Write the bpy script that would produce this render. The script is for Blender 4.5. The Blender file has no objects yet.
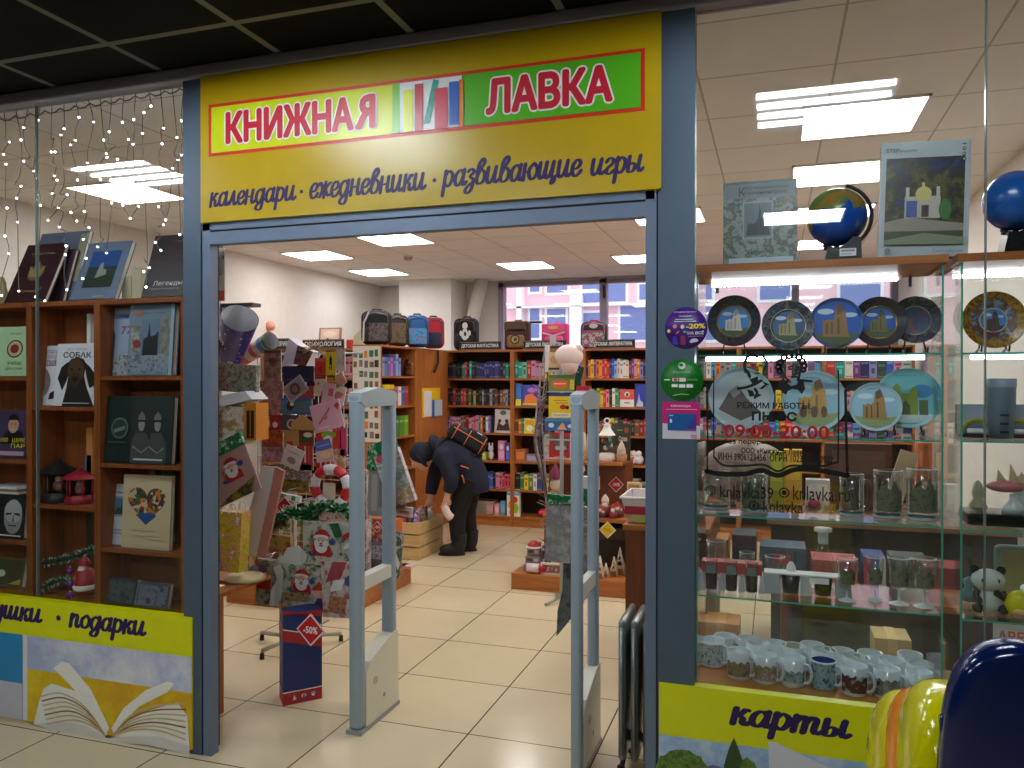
import bpy, bmesh, math, random
from mathutils import Vector, Matrix
PI = math.pi
random.seed(7)
scene = bpy.context.scene
COL = scene.collection

# camera
F_PX, YAW, PITCH, EYE = 795.0, math.radians(18.3), math.radians(0.3),1.55
cam_data = bpy.data.cameras.new('camera')
cam_data.sensor_width = 36.0
cam_data.lens = F_PX / 1024.0 * 36.0
cam_data.clip_start = 0.05
cam = bpy.data.objects.new('camera', cam_data)
cam.location = (0,0, EYE)
cam.rotation_euler = (PI / 2 - PITCH,0, YAW)
COL.objects.link(cam)
scene.camera = cam

# view, world, exposure
scene.view_settings.view_transform = 'Standard'
scene.view_settings.look = 'None'
scene.view_settings.gamma = 1.0
scene.view_settings.use_curve_mapping = False
scene.view_settings.exposure = 0.55
scene.cycles.max_bounces = 7
scene.cycles.diffuse_bounces = 4
scene.cycles.glossy_bounces = 3
scene.cycles.transmission_bounces = 4
scene.cycles.transparent_max_bounces = 40
scene.cycles.sample_clamp_indirect = 4.0
scene.cycles.caustics_reflective = False
scene.cycles.caustics_refractive = False
W = bpy.data.worlds.new('world')
scene.world = W
W.use_nodes = True
W.node_tree.nodes['Background'].inputs[0].default_value = (0.86,0.90,1.0,1)
W.node_tree.nodes['Background'].inputs[1].default_value = 1.3      # overcast daylight outside the window
PANEL_L, TUBE_L, STRIP_L, FAIRY_L = 8.5,44.0,17.0,12.0            # lamp strengths

# materials
def lin(c):
    c = c / 255.0
    return c / 12.92 if c <= 0.04045 else ((c + 0.055) / 1.055) ** 2.4
def rgb(c): return (lin(c[0]), lin(c[1]), lin(c[2]),1.0)
_M = {}
def mat(c, rough=0.5, metal=0.0, spec=0.5, coat=0.0):
    """plain material with a slight procedural tone variation"""
    k = (tuple(c), rough, metal, spec, coat)
    if k in _M: return _M[k]
    m = bpy.data.materials.new('paint_%d_%d_%d' % tuple(int(v) for v in c))
    m.use_nodes = True
    nt = m.node_tree; b = nt.nodes['Principled BSDF']
    tc = nt.nodes.new('ShaderNodeTexCoord'); n = nt.nodes.new('ShaderNodeTexNoise')
    n.inputs['Scale'].default_value = 14.0; n.inputs['Detail'].default_value = 2.0
    r = nt.nodes.new('ShaderNodeValToRGB')
    a = rgb(c)
    r.color_ramp.elements[0].position = 0.3; r.color_ramp.elements[1].position = 0.7
    r.color_ramp.elements[0].color = (a[0] * .975, a[1] * .975, a[2] * .975,1)
    r.color_ramp.elements[1].color = (min(1, a[0] * 1.02), min(1, a[1] * 1.02), min(1, a[2] * 1.02),1)
    nt.links.new(tc.outputs['Object'], n.inputs['Vector']); nt.links.new(n.outputs['Fac'], r.inputs[0])
    nt.links.new(r.outputs[0], b.inputs['Base Color'])
    b.inputs['Roughness'].default_value = rough; b.inputs['Metallic'].default_value = metal
    b.inputs['Specular IOR Level'].default_value = spec; b.inputs['Coat Weight'].default_value = coat
    _M[k] = m
    return m
def emat(name, c, s, sample=True):
    m = bpy.data.materials.new(name); m.use_nodes = True
    nt = m.node_tree; nt.nodes.remove(nt.nodes['Principled BSDF'])
    e = nt.nodes.new('ShaderNodeEmission'); e.inputs[0].default_value = (*c,1); e.inputs[1].default_value = s
    nt.links.new(e.outputs[0], nt.nodes['Material Output'].inputs['Surface'])
    if not sample: m.cycles.emission_sampling = 'NONE'
    return m
def glassmat(name, tint=(1,1,1), refl=1.0, rough=0.0):
    """thin clear sheet: passes light straight on, reflects by angle"""
    m = bpy.data.materials.new(name); m.use_nodes = True
    nt = m.node_tree; nt.nodes.remove(nt.nodes['Principled BSDF'])
    lw = nt.nodes.new('ShaderNodeLayerWeight'); lw.inputs['Blend'].default_value = 0.5
    p = nt.nodes.new('ShaderNodeMath'); p.operation = 'POWER'; p.inputs[1].default_value = 5
    q = nt.nodes.new('ShaderNodeMath'); q.operation = 'MULTIPLY_ADD'; q.inputs[1].default_value = .9 * refl; q.inputs[2].default_value = .045 * refl
    t = nt.nodes.new('ShaderNodeBsdfTransparent'); t.inputs[0].default_value = (*tint,1)
    g = nt.nodes.new('ShaderNodeBsdfGlossy'); g.inputs['Roughness'].default_value = rough
    x = nt.nodes.new('ShaderNodeMixShader')
    nt.links.new(lw.outputs['Facing'], p.inputs[0]); nt.links.new(p.outputs[0], q.inputs[0]); nt.links.new(q.outputs[0], x.inputs[0])
    nt.links.new(t.outputs[0], x.inputs[1]); nt.links.new(g.outputs[0], x.inputs[2])
    nt.links.new(x.outputs[0], nt.nodes['Material Output'].inputs['Surface'])
    return m
def woodmat(name, c1, c2, rough=0.35, axis=2):
    m = bpy.data.materials.new(name); m.use_nodes = True
    nt = m.node_tree; b = nt.nodes['Principled BSDF']
    tc = nt.nodes.new('ShaderNodeTexCoord'); mp = nt.nodes.new('ShaderNodeMapping')
    sc = [16,16,16]; sc[axis] = 1.2; mp.inputs['Scale'].default_value = sc
    n = nt.nodes.new('ShaderNodeTexNoise'); n.inputs['Scale'].default_value = 1.6; n.inputs['Detail'].default_value = 5
    n.inputs['Distortion'].default_value = 1.2
    r = nt.nodes.new('ShaderNodeValToRGB'); r.color_ramp.elements[0].position = .3; r.color_ramp.elements[1].position = .72
    r.color_ramp.elements[0].color = rgb(c1); r.color_ramp.elements[1].color = rgb(c2)
    for a, bb in ((tc.outputs['Object'], mp.inputs[0]),(mp.outputs[0], n.inputs['Vector']),(n.outputs['Fac'], r.inputs[0]),(r.outputs[0], b.inputs['Base Color'])): nt.links.new(a, bb)
    b.inputs['Roughness'].default_value = rough
    return m
def artmat(seed, cols, scale=18.0, rough=0.35, cell=False):
    """busy printed picture: patches of the given colours"""
    k = ('art', seed, tuple(map(tuple, cols)), scale, rough, cell)
    if k in _M: return _M[k]
    m = bpy.data.materials.new('printed_art_%d' % seed); m.use_nodes = True
    nt = m.node_tree; b = nt.nodes['Principled BSDF']
    tc = nt.nodes.new('ShaderNodeTexCoord'); mp = nt.nodes.new('ShaderNodeMapping')
    mp.inputs['Location'].default_value = (seed * 1.37, seed * .73, seed * 2.1)
    if cell:
        n = nt.nodes.new('ShaderNodeTexVoronoi'); n.inputs['Scale'].default_value = scale
        sp = nt.nodes.new('ShaderNodeSeparateColor'); nt.links.new(n.outputs['Color'], sp.inputs[0]); out = sp.outputs[0]
        lo, hi = 0.0,1.0
    else:
        n = nt.nodes.new('ShaderNodeTexNoise'); n.inputs['Scale'].default_value = scale; n.inputs['Detail'].default_value = 8; n.inputs['Roughness'].default_value = .72
        out = n.outputs['Fac']; lo, hi = 0.3,0.7
    r = nt.nodes.new('ShaderNodeValToRGB'); r.color_ramp.interpolation = 'CONSTANT' if cell else 'LINEAR'
    el = r.color_ramp.elements
    while len(el) < len(cols): el.new(0.5)
    for i, c in enumerate(cols):
        el[i].position = 0.0 if i == 0 else lo + (hi - lo) * i / len(cols)
        el[i].color = rgb(c)
    nt.links.new(tc.outputs['Object'], mp.inputs[0]); nt.links.new(mp.outputs[0], n.inputs['Vector'])
    nt.links.new(out, r.inputs[0]); nt.links.new(r.outputs[0], b.inputs['Base Color'])
    b.inputs['Roughness'].default_value = rough
    _M[k] = m
    return m
def gridmat(name, base, joint, sx, sy, ox, oy, mortar, rough=0.2, spec=.5, vary=0.03):
    """square tiles laid out in the object's own X and Y"""
    m = bpy.data.materials.new(name); m.use_nodes = True
    nt = m.node_tree; b = nt.nodes['Principled BSDF']
    tc = nt.nodes.new('ShaderNodeTexCoord'); mp = nt.nodes.new('ShaderNodeMapping')
    mp.inputs['Location'].default_value = (-ox,-oy,0)
    br = nt.nodes.new('ShaderNodeTexBrick'); br.offset = 0; br.squash = 1
    a = rgb(base)
    br.inputs['Color1'].default_value = a
    br.inputs['Color2'].default_value = (a[0] * (1 - vary), a[1] * (1 - vary), a[2] * (1 - vary),1)
    br.inputs['Mortar'].default_value = rgb(joint)
    br.inputs['Scale'].default_value = 1.0; br.inputs['Mortar Size'].default_value = mortar
    br.inputs['Mortar Smooth'].default_value = 0.0
    br.inputs['Brick Width'].default_value = sx; br.inputs['Row Height'].default_value = sy
    nz = nt.nodes.new('ShaderNodeTexNoise'); nz.inputs['Scale'].default_value = 5; nz.inputs['Detail'].default_value = 4
    mx = nt.nodes.new('ShaderNodeMix'); mx.data_type = 'RGBA'; mx.blend_type = 'MULTIPLY'; mx.inputs['Factor'].default_value = .1
    for u, v in ((tc.outputs['Object'], mp.inputs[0]),(mp.outputs[0], br.inputs['Vector']),(tc.outputs['Object'], nz.inputs['Vector'])): nt.links.new(u, v)
    nt.links.new(br.outputs['Color'], mx.inputs['A']); nt.links.new(nz.outputs['Fac'], mx.inputs['B'])
    nt.links.new(mx.outputs['Result'], b.inputs['Base Color'])
    b.inputs['Roughness'].default_value = rough; b.inputs['Specular IOR Level'].default_value = spec
    return m

GLASS = glassmat('shop_window_glass',(.97,.985,.98))
SHELFGLASS = glassmat('shelf_glass',(.95,.985,.975))
TABLEGLASS = glassmat('tableware_glass',(.93,.95,.955),1.6,.02)
FILM = glassmat('cellophane',(.93,.94,.94),1.5,.12)
GREENEDGE = mat((70,168,146),.15)
WOODL = woodmat('display_wood',(124,64,28),(158,86,40),.4)
WOODB = woodmat('bookcase_wood',(158,92,40),(188,116,56),.4)
WOODX = woodmat('bookcase_wood_lengthwise',(158,92,40),(188,116,56),.4,0)
BROWN = woodmat('brown_panel_wood',(104,54,26),(128,70,36),.45)
PINE = woodmat('pine_crate_wood',(196,162,108),(218,188,136),.6,0)
ALU = mat((80,97,115),.4,.2)
ALUL = mat((106,122,146),.4,.2)
BLACK = mat((14,14,16),.5)
GATE = mat((150,168,182),.45)
WHITE = mat((235,236,238),.45)
PAPER = mat((238,234,222),.8)
YELLOW = mat((190,160,10),.28)
LIME = mat((222,226,0),.32)
INK = mat((38,16,84),.5)
RED = mat((196,24,34),.5)
REDX = mat((205,30,36),.45)

# pixel -> place on a known plane
def _ray(x, y):
    a, b = (x - 512.0) / F_PX,-(y - 384.0) / F_PX
    Fv = Vector((-math.sin(YAW) * math.cos(PITCH), math.cos(YAW) * math.cos(PITCH),-math.sin(PITCH)))
    R = Vector((math.cos(YAW), math.sin(YAW),0)); U = R.cross(Fv)
    return Fv + a * R + b * U
def aty(x, y, Y):
    d = _ray(x, y); t = Y / d.y
    return Vector((d.x * t, Y, EYE + d.z * t))
def atz(x, y, Z):
    d = _ray(x, y); t = (Z - EYE) / d.z
    return Vector((d.x * t, d.y * t, Z))
def atx(x, y, X):
    d = _ray(x, y); t = X / d.x
    return Vector((X, d.y * t, EYE + d.z * t))
def box_at(x0, y0, x1, y1, Y):
    a, b = aty((x0 + x1) / 2, y1, Y), aty((x0 + x1) / 2, y0, Y)
    return aty(x0, y1, Y).x, aty(x1, y1, Y).x, a.z, b.z

# text
_T = {}
def text_geo(s, bold=0.0, align=None):
    k = (s, bold)
    if k in _T: return _T[k]
    c = bpy.data.curves.new('lettering_tmp', 'FONT'); c.body = s; c.size = 1; c.offset = bold; c.resolution_u = 3
    o = bpy.data.objects.new('lettering_tmp', c); COL.objects.link(o)
    dg = bpy.context.evaluated_depsgraph_get(); ev = o.evaluated_get(dg); me = ev.to_mesh()
    vs = [(v.co.x, v.co.y) for v in me.vertices]; fs = [tuple(p.vertices) for p in me.polygons]
    ev.to_mesh_clear(); bpy.data.objects.remove(o); bpy.data.curves.remove(c)
    x0 = min(v[0] for v in vs); x1 = max(v[0] for v in vs); y0 = min(v[1] for v in vs); y1 = max(v[1] for v in vs)
    vs = [((x - x0) / (x1 - x0),(y - y0) / (y1 - y0)) for x, y in vs]
    _T[k] = (vs, fs); return _T[k]

# brush-script letters: strokes in an em where the x-height is 1
SCRIPT = {
 'к': (.82,[[(.12,1),(.12,0)],[(.62,.93),(.5,.98),(.36,.68),(.16,.5)],[(.28,.55),(.46,.4),(.48,.12),(.62,0),(.78,.2)]]),
 'а': (.92,[[(.62,.8),(.4,1),(.14,.75),(.1,.3),(.28,0),(.5,.15),(.64,.6)],[(.66,1),(.64,.25),(.74,0),(.9,.2)]]),
 'л': (.85,[[(0,.14),(.1,.02),(.22,.25),(.42,.98)],[(.44,1),(.5,.3),(.6,0),(.8,.2)]]),
 'е': (.72,[[(.12,.42),(.42,.5),(.56,.78),(.38,1),(.14,.78),(.08,.35),(.26,0),(.5,.08),(.66,.3)]]),
 'н': (.95,[[(.12,1),(.12,0)],[(.12,.5),(.6,.55)],[(.62,1),(.6,.25),(.72,0),(.9,.2)]]),
 'д': (.92,[[(.62,.8),(.4,1),(.14,.75),(.1,.3),(.28,0),(.5,.15),(.64,.6)],[(.66,1),(.64,-.25),(.44,-.55),(.16,-.42),(.3,-.12),(.86,.22)]]),
 'р': (.85,[[(.14,1),(.12,-.58)],[(.14,.7),(.36,1),(.64,.75),(.62,.3),(.42,0),(.16,.18)]]),
 'и': (.98,[[(.1,1),(.1,.3),(.24,0),(.46,.18),(.6,.7)],[(.62,1),(.6,.28),(.72,0),(.92,.2)]]),
 'ж': (1.1,[[(.02,.85),(.16,.98),(.34,.55),(.2,.08),(.02,.04)],[(.54,1),(.52,0)],[(1.02,.95),(.86,.9),(.6,.52),(.84,.1),(1.06,.2)]]),
 'в': (.8,[[(.12,.5),(.16,1.25),(.38,1.6),(.52,1.38),(.34,1.0),(.14,.5),(.12,.2),(.3,0),(.58,.15),(.64,.6),(.44,.86),(.24,.8)]]),
 'з': (.7,[[(.1,.85),(.32,1),(.52,.8),(.28,.52),(.52,.3),(.48,-.3),(.24,-.55),(.06,-.36),(.24,-.06),(.66,.22)]]),
 'ю': (1.1,[[(.1,1),(.1,0)],[(.1,.5),(.44,.52)],[(.68,1),(.44,.7),(.44,.3),(.66,0),(.92,.25),(.94,.7),(.7,1)]]),
 'щ': (1.36,[[(.1,1),(.1,.3),(.22,0),(.4,.18),(.5,.7)],[(.52,1),(.5,.3),(.62,0),(.8,.18),(.94,.7)],[(.96,1),(.94,.1),(1.1,.06),(1.16,-.2),(1.0,-.36),(1.02,-.1),(1.32,.18)]]),
 'ш': (1.36,[[(.1,1),(.1,.3),(.22,0),(.4,.18),(.5,.7)],[(.52,1),(.5,.3),(.62,0),(.8,.18),(.94,.7)],[(.96,1),(.94,.28),(1.06,0),(1.28,.2)]]),
 'г': (.66,[[(.06,.78),(.22,1),(.48,.9),(.44,.62),(.16,.34),(.16,.06),(.38,0),(.6,.2)]]),
 'ы': (1.1,[[(.1,1),(.1,.2),(.22,0),(.46,.1),(.5,.42),(.3,.56),(.12,.44)],[(.76,1),(.74,.28),(.86,0),(1.04,.2)]]),
 'п': (.92,[[(.12,1),(.12,0)],[(.14,.6),(.36,1),(.56,.85),(.54,.25),(.66,0),(.86,.2)]]),
 'о': (.82,[[(.4,1),(.12,.72),(.1,.3),(.34,0),(.62,.25),(.66,.7),(.42,1)]]),
 'т': (1.3,[[(.12,1),(.12,0)],[(.14,.6),(.32,1),(.5,.85),(.5,0)],[(.52,.6),(.7,1),(.9,.85),(.88,.25),(1.0,0),(1.22,.2)]]),
 'у': (.92,[[(.1,1),(.1,.4),(.26,.14),(.48,.3),(.6,.8)],[(.64,1),(.62,-.25),(.42,-.55),(.14,-.42),(.28,-.12),(.84,.22)]]),
 '·': (.5,[[(.2,.42),(.22,.5)]]), ' ': (.42,[]),
}
def smooth_path(p, n=5):
    if len(p) < 3: return list(p)
    q = [p[0]] + list(p) + [p[-1]]; out = []
    for i in range(1, len(q) - 2):
        for j in range(n):
            t = j / n
            out.append(tuple(.5 * (2 * q[i][k] + (q[i + 1][k] - q[i - 1][k]) * t + (2 * q[i - 1][k] - 5 * q[i][k] + 4 * q[i + 1][k] - q[i + 2][k]) * t * t
                     + (3 * q[i][k] - q[i - 1][k] - 3 * q[i + 1][k] + q[i + 2][k]) * t ** 3) for k in range(len(p[0]))))
    out.append(tuple(p[-1])); return out
def ribbon(path, wfun, closed=False):
    vs, fs = [],[]
    n = len(path)
    for i in range(n):
        a, b = path[max(0, i - 1)], path[min(n - 1, i + 1)]
        dx, dy = b[0] - a[0], b[1] - a[1]; l = math.hypot(dx, dy) or 1e-9
        w = wfun(dx / l, dy / l, i / max(1, n - 1))
        vs += [(path[i][0] - dy / l * w, path[i][1] + dx / l * w),(path[i][0] + dy / l * w, path[i][1] - dx / l * w)]
        if i: k = 2 * i; fs.append((k - 2, k - 1, k + 1, k))
    for e in (0, n - 1):
        w = .5 * math.dist(vs[2 * e], vs[2 * e + 1]); b = len(vs)
        vs += [(path[e][0] + w * math.cos(j * PI / 4), path[e][1] + w * math.sin(j * PI / 4)) for j in range(8)]
        fs.append(tuple(range(b, b + 8)))
    return vs, fs
def script_geo(s, w=.1, shear=.16):
    vs, fs = [],[]; x = 0.0
    for ch in s:
        adv, strokes = SCRIPT[ch]
        for st in strokes:
            p = smooth_path(st)
            ww = (lambda dx, dy, t: .15) if ch == '·' else (lambda dx, dy, t: w * (.42 + .6 * abs(dy)))
            v, f = ribbon(p, ww); b = len(vs)
            vs += [(x + px + shear * py, py) for px, py in v]; fs += [tuple(i + b for i in q) for q in f]
        x += adv * .92
    x0 = min(v[0] for v in vs); x1 = max(v[0] for v in vs); y0 = min(v[1] for v in vs); y1 = max(v[1] for v in vs)
    return [((a - x0) / (x1 - x0),(b - y0) / (y1 - y0)) for a, b in vs], fs

def merge_rows(polys, vlen):
    """one clean outline from overlapping strokes: thin rows, each covering the strokes it crosses"""
    y0 = min(p[1] for f in polys for p in f); y1 = max(p[1] for f in polys for p in f)
    n = max(24, min(130, int((y1 - y0) * vlen / .0011))); dy = (y1 - y0) / n
    rows = [[] for _ in range(n)]
    for f in polys:
        lo, hi = min(p[1] for p in f), max(p[1] for p in f)
        for r in range(max(0, int((lo - y0) / dy - .5)), min(n, int((hi - y0) / dy + 1))):
            y = y0 + (r + .5) * dy; xs = []
            for (ax, ay),(bx, by) in zip(f, f[1:] + f[:1]):
                if (ay <= y) != (by <= y): xs.append(ax + (bx - ax) * (y - ay) / (by - ay))
            xs.sort()
            rows[r] += [(xs[i], xs[i + 1]) for i in range(0, len(xs) - 1,2)]
    P, F = [],[]
    for r, L in enumerate(rows):
        L.sort(); cur = None; out = []
        for a, b in L:
            if cur and a <= cur[1] + 1e-6: cur[1] = max(cur[1], b)
            else: cur = [a, b]; out.append(cur)
        for a, b in out:
            k = len(P); ya = y0 + r * dy; P += [(a, ya),(b, ya),(b, ya + dy),(a, ya + dy)]; F.append((k, k + 1, k + 2, k + 3))
    return P, F

# mesh builder (all in world metres)
class MB:
    def __init__(s): s.v = []; s.f = []; s.m = []; s.s = []; s.mats = []
    def mi(s, m):
        if m not in s.mats: s.mats.append(m)
        return s.mats.index(m)
    def add(s, vs, fs, m, smooth=False):
        b = len(s.v); k = s.mi(m)
        s.v += [Vector(v) for v in vs]
        for f in fs: s.f.append(tuple(i + b for i in f)); s.m.append(k); s.s.append(smooth)
        return s
    def box(s, x0, x1, y0, y1, z0, z1, m, front=None):
        vs = [(x0, y0, z0),(x1, y0, z0),(x1, y1, z0),(x0, y1, z0),(x0, y0, z1),(x1, y0, z1),(x1, y1, z1),(x0, y1, z1)]
        fs = [(0,3,2,1),(4,5,6,7),(1,2,6,5),(2,3,7,6),(3,0,4,7)]
        s.add(vs, fs, m); b = len(s.v) - 8
        s.f.append((b, b + 1, b + 5, b + 4)); s.m.append(s.mi(front or m)); s.s.append(False)
        return s
    def rbox(s, x0, x1, y0, y1, z0, z1, r, m, seg=3):
        bm = bmesh.new(); bmesh.ops.create_cube(bm, size=1)
        for v in bm.verts: v.co = Vector(((x0 + x1) / 2 + v.co.x * (x1 - x0),(y0 + y1) / 2 + v.co.y * (y1 - y0),(z0 + z1) / 2 + v.co.z * (z1 - z0)))
        r = min(r,.49 * min(x1 - x0, y1 - y0, z1 - z0))
        bmesh.ops.bevel(bm, geom=bm.edges[:], offset=r, segments=seg, affect='EDGES', profile=.5)
        bm.verts.index_update()
        s.add([v.co.copy() for v in bm.verts],[tuple(v.index for v in f.verts) for f in bm.faces], m, True); bm.free(); return s
    def tube(s, pts, r, m, n=8, closed=False):
        pts = [Vector(p) for p in pts]; vs, fs = [],[]; k = len(pts); up = None
        for i, p in enumerate(pts):
            if closed: d = pts[(i + 1) % k] - pts[i - 1]
            else: d = pts[min(k - 1, i + 1)] - pts[max(0, i - 1)]
            d = d.normalized() if d.length > 1e-9 else Vector((0,0,1))
            if up is None: up = Vector((0,0,1)) if abs(d.z) < .9 else Vector((1,0,0))
            a = d.cross(up)
            if a.length < 1e-5: a = d.orthogonal()
            a.normalize(); b = a.cross(d).normalized(); up = b
            rr = r[i] if isinstance(r,(list, tuple)) else r
            vs += [p + rr * (math.cos(2 * PI * j / n) * a + math.sin(2 * PI * j / n) * b) for j in range(n)]
        for i in range(k if closed else k - 1):
            for j in range(n):
                q = (j + 1) % n; i2 = (i + 1) % k
                fs.append((i * n + j, i * n + q, i2 * n + q, i2 * n + j))
        if not closed: fs += [tuple(range(n))[::-1], tuple(range((k - 1) * n, k * n))]
        s.add(vs, fs, m, True); return s
    def cyl(s, p0, p1, r0, r1, m, n=20, cap=True):
        p0, p1 = Vector(p0), Vector(p1); d = (p1 - p0).normalized(); a = d.orthogonal().normalized(); b = d.cross(a)
        vs = [p + r * (math.cos(2 * PI * j / n) * a + math.sin(2 * PI * j / n) * b) for p, r in ((p0, r0),(p1, r1)) for j in range(n)]
        s.add(vs,[(j,(j + 1) % n, n + (j + 1) % n, n + j) for j in range(n)], m, True)
        if cap:
            b0 = len(s.v) - 2 * n; k = s.mi(m)
            for f in (tuple(range(b0, b0 + n))[::-1], tuple(range(b0 + n, b0 + 2 * n))): s.f.append(f); s.m.append(k); s.s.append(False)
        return s
    def lathe(s, prof, c, m, n=24, M=None):
        vs, fs = [],[]; c = Vector(c)
        for r, z in prof:
            for j in range(n):
                p = Vector((r * math.cos(2 * PI * j / n), r * math.sin(2 * PI * j / n), z))
                vs.append(c + (M @ p if M else p))
        for i in range(len(prof) - 1):
            for j in range(n): q = (j + 1) % n; fs.append((i * n + j, i * n + q,(i + 1) * n + q,(i + 1) * n + j))
        s.add(vs, fs, m, True); return s
    def ell(s, c, r, m, nu=16, nv=10, M=None):
        prof = [(math.sin(PI * i / nv),-math.cos(PI * i / nv)) for i in range(nv + 1)]
        if isinstance(r,(int, float)): r = (r, r, r)
        S = Matrix.Diagonal(r); return s.lathe([(max(a,1e-4), b) for a, b in prof], c, m, nu,(M @ S) if M else S)
    def prism(s, pts, y0, y1, m, front=None):
        """outline in X and Z, given thickness in Y"""
        n = len(pts); ar = sum(pts[i][0] * pts[(i + 1) % n][1] - pts[(i + 1) % n][0] * pts[i][1] for i in range(n))
        if ar < 0: pts = pts[::-1]
        vs = [(x, y0, z) for x, z in pts] + [(x, y1, z) for x, z in pts]
        s.add(vs,[tuple(range(n,2 * n))[::-1]] + [(i, n + i, n + (i + 1) % n,(i + 1) % n) for i in range(n)], m)
        b = len(s.v) - 2 * n; s.f.append(tuple(range(b, b + n))); s.m.append(s.mi(front or m)); s.s.append(False)
        return s
    def art(s, O, U, V, items, step=.0007):
        """printed marks on a flat face: O lower corner, U and V its full width and height"""
        O, U, V = Vector(O), Vector(U), Vector(V); N = U.cross(V).normalized(); k = 0
        for it in items:
            k += 1; o = O + N * step * k; kind = it[0]; tx = None
            if kind == 'r': _, x0, y0, x1, y1, m = it; P = [(x0, y0),(x1, y0),(x1, y1),(x0, y1)]; F = [(0,1,2,3)]
            elif kind == 'e': _, cx, cy, rx, ry, m = it; P = [(cx + rx * math.cos(2 * PI * j / 20), cy + ry * math.sin(2 * PI * j / 20)) for j in range(20)]; F = [tuple(range(20))]
            elif kind == 'p': _, P, m = it; F = [tuple(range(len(P)))]
            elif kind == 't':
                _, x0, y0, x1, y1, tx, m = it[:7]; g, F = text_geo(tx, it[7] if len(it) > 7 else .0)
                P = [(x0 + (x1 - x0) * a, y0 + (y1 - y0) * b) for a, b in g]
                if len(it) > 8:                     # heavier letters: it[8] metres added all round
                    du, dv_ = it[8] / U.length, it[8] / V.length
                    P, F = merge_rows([[(P[i][0] + du * math.cos(j * PI / 6), P[i][1] + dv_ * math.sin(j * PI / 6)) for i in f] for f in F for j in range(12)], V.length)
            elif kind == 's':
                _, x0, y0, x1, y1, tx, m = it[:7]
                g, F = script_geo(tx, it[7] if len(it) > 7 else .1)
                P, F = merge_rows([[(x0 + (x1 - x0) * g[i][0], y0 + (y1 - y0) * g[i][1]) for i in f] for f in F], V.length)
            elif kind == 'l':                       # line of constant width (fraction of U), path in u,v
                _, path, w, m = it; asp = U.length / V.length
                g, F = ribbon([(a, b / asp) for a, b in path], lambda dx, dy, t: w); P = [(a, b * asp) for a, b in g]
            s.add([o + U * a + V * b for a, b in P], F, m)
        return s
    def xf(s, M):
        s.v = [M @ v for v in s.v]; return s
    def rot(s, angles, pivot):
        p = Vector(pivot)
        R = Matrix.Rotation(angles[2],4, 'Z') @ Matrix.Rotation(angles[1],4, 'Y') @ Matrix.Rotation(angles[0],4, 'X')
        return s.xf(Matrix.Translation(p) @ R @ Matrix.Translation(-p))
    def build(s, name, parent=None, loc=None):
        if parent is not None: L = parent['_w']
        elif loc is not None: L = loc
        else:
            xs = [v.x for v in s.v]; ys = [v.y for v in s.v]
            L = ((min(xs) + max(xs)) / 2,(min(ys) + max(ys)) / 2, min(v.z for v in s.v))
        L = Vector(L)
        me = bpy.data.meshes.new(name); me.from_pydata([v - L for v in s.v],[], s.f)
        for m in s.mats: me.materials.append(m)
        me.polygons.foreach_set('material_index', s.m); me.polygons.foreach_set('use_smooth', s.s)
        me.update()
        o = bpy.data.objects.new(name, me); COL.objects.link(o)
        if parent is not None: o.parent = parent
        else: o.location = L
        o['_w'] = L[:]; return o
LABELS = {}
def tag(o, label, cat, group=None, kind=None):
    n = len(label.split())
    if not 4 <= n <= 16: print('LABEL LENGTH', n, label)
    if label.lower() in LABELS and (group is None or LABELS[label.lower()] != group): print('LABEL TWICE', label)
    LABELS[label.lower()] = group
    o['label'] = label; o['category'] = cat
    if group: o['group'] = group
    if kind: o['kind'] = kind
    return o
def thing(name, loc, label, cat, group=None):
    o = bpy.data.objects.new(name, None); o.empty_display_size = .05; COL.objects.link(o)
    o.location = loc; o['_w'] = tuple(loc); return tag(o, label, cat, group)
def struct(mb, name, loc=None, parent=None):
    o = mb.build(name, parent, loc)
    if parent is None: o['kind'] = 'structure'
    return o
def dup(src, loc, label, group=None):
    r = src.copy(); COL.objects.link(r); r.location = loc; r['_w'] = tuple(loc)
    tag(r, label, src['category'], group or src.get('group'))
    for ch in list(src.children):
        c = ch.copy(); COL.objects.link(c); c.parent = r
        for g in ch.children: d = g.copy(); COL.objects.link(d); d.parent = c
    return r
ORD = 'first second third fourth fifth sixth seventh eighth ninth tenth eleventh twelfth thirteenth fourteenth fifteenth sixteenth seventeenth eighteenth nineteenth twentieth twenty-first twenty-second twenty-third twenty-fourth twenty-fifth twenty-sixth twenty-seventh twenty-eighth twenty-ninth thirtieth thirty-first thirty-second thirty-third thirty-fourth thirty-fifth thirty-sixth thirty-seventh thirty-eighth thirty-ninth fortieth'.split()
def shade(c, d): return tuple(max(0, min(255, v + d)) for v in c)
# ================================================================== SETTING
D = 2.72                     # shop front plane
ZC, XL, XR, YB = 2.82,-5.1,1.29,9.7
FLOORM = gridmat('floor_tiles',(226,209,174),(92,80,66),.5725,.565,-.70,3.235,.0035,.16,.5)
DARKCEIL = gridmat('dark_ceiling_tiles',(9,10,10),(120,122,112),.575,.58,-1.86,2.42,.015,.9,.2)
LIGHTCEIL = gridmat('pale_ceiling_tiles',(244,241,236),(196,188,176),.54,.54,-.31,3.99,.005,.9,.2)
WALLM = mat((226,221,215),.9); CORRM = mat((120,118,114),.9)
struct(MB().box(-9,7,-5,10,-.1,0, FLOORM), 'floor',(0,0,0))
struct(MB().box(-9,7,-5, D + .12,2.84,2.94, DARKCEIL), 'ceiling_corridor',(0,0,2.84))
struct(MB().box(XL - .1, XR + .1, D + .12, YB + .1, ZC, ZC + .1, LIGHTCEIL), 'ceiling_shop',(0,0, ZC))
struct(MB().box(XL - .12, XL, D + .05, YB + .12,0, ZC, WALLM), 'wall_left')
struct(MB().box(XR, XR + .12, D + .05, YB + .12,0, ZC, WALLM), 'wall_right')
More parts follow.
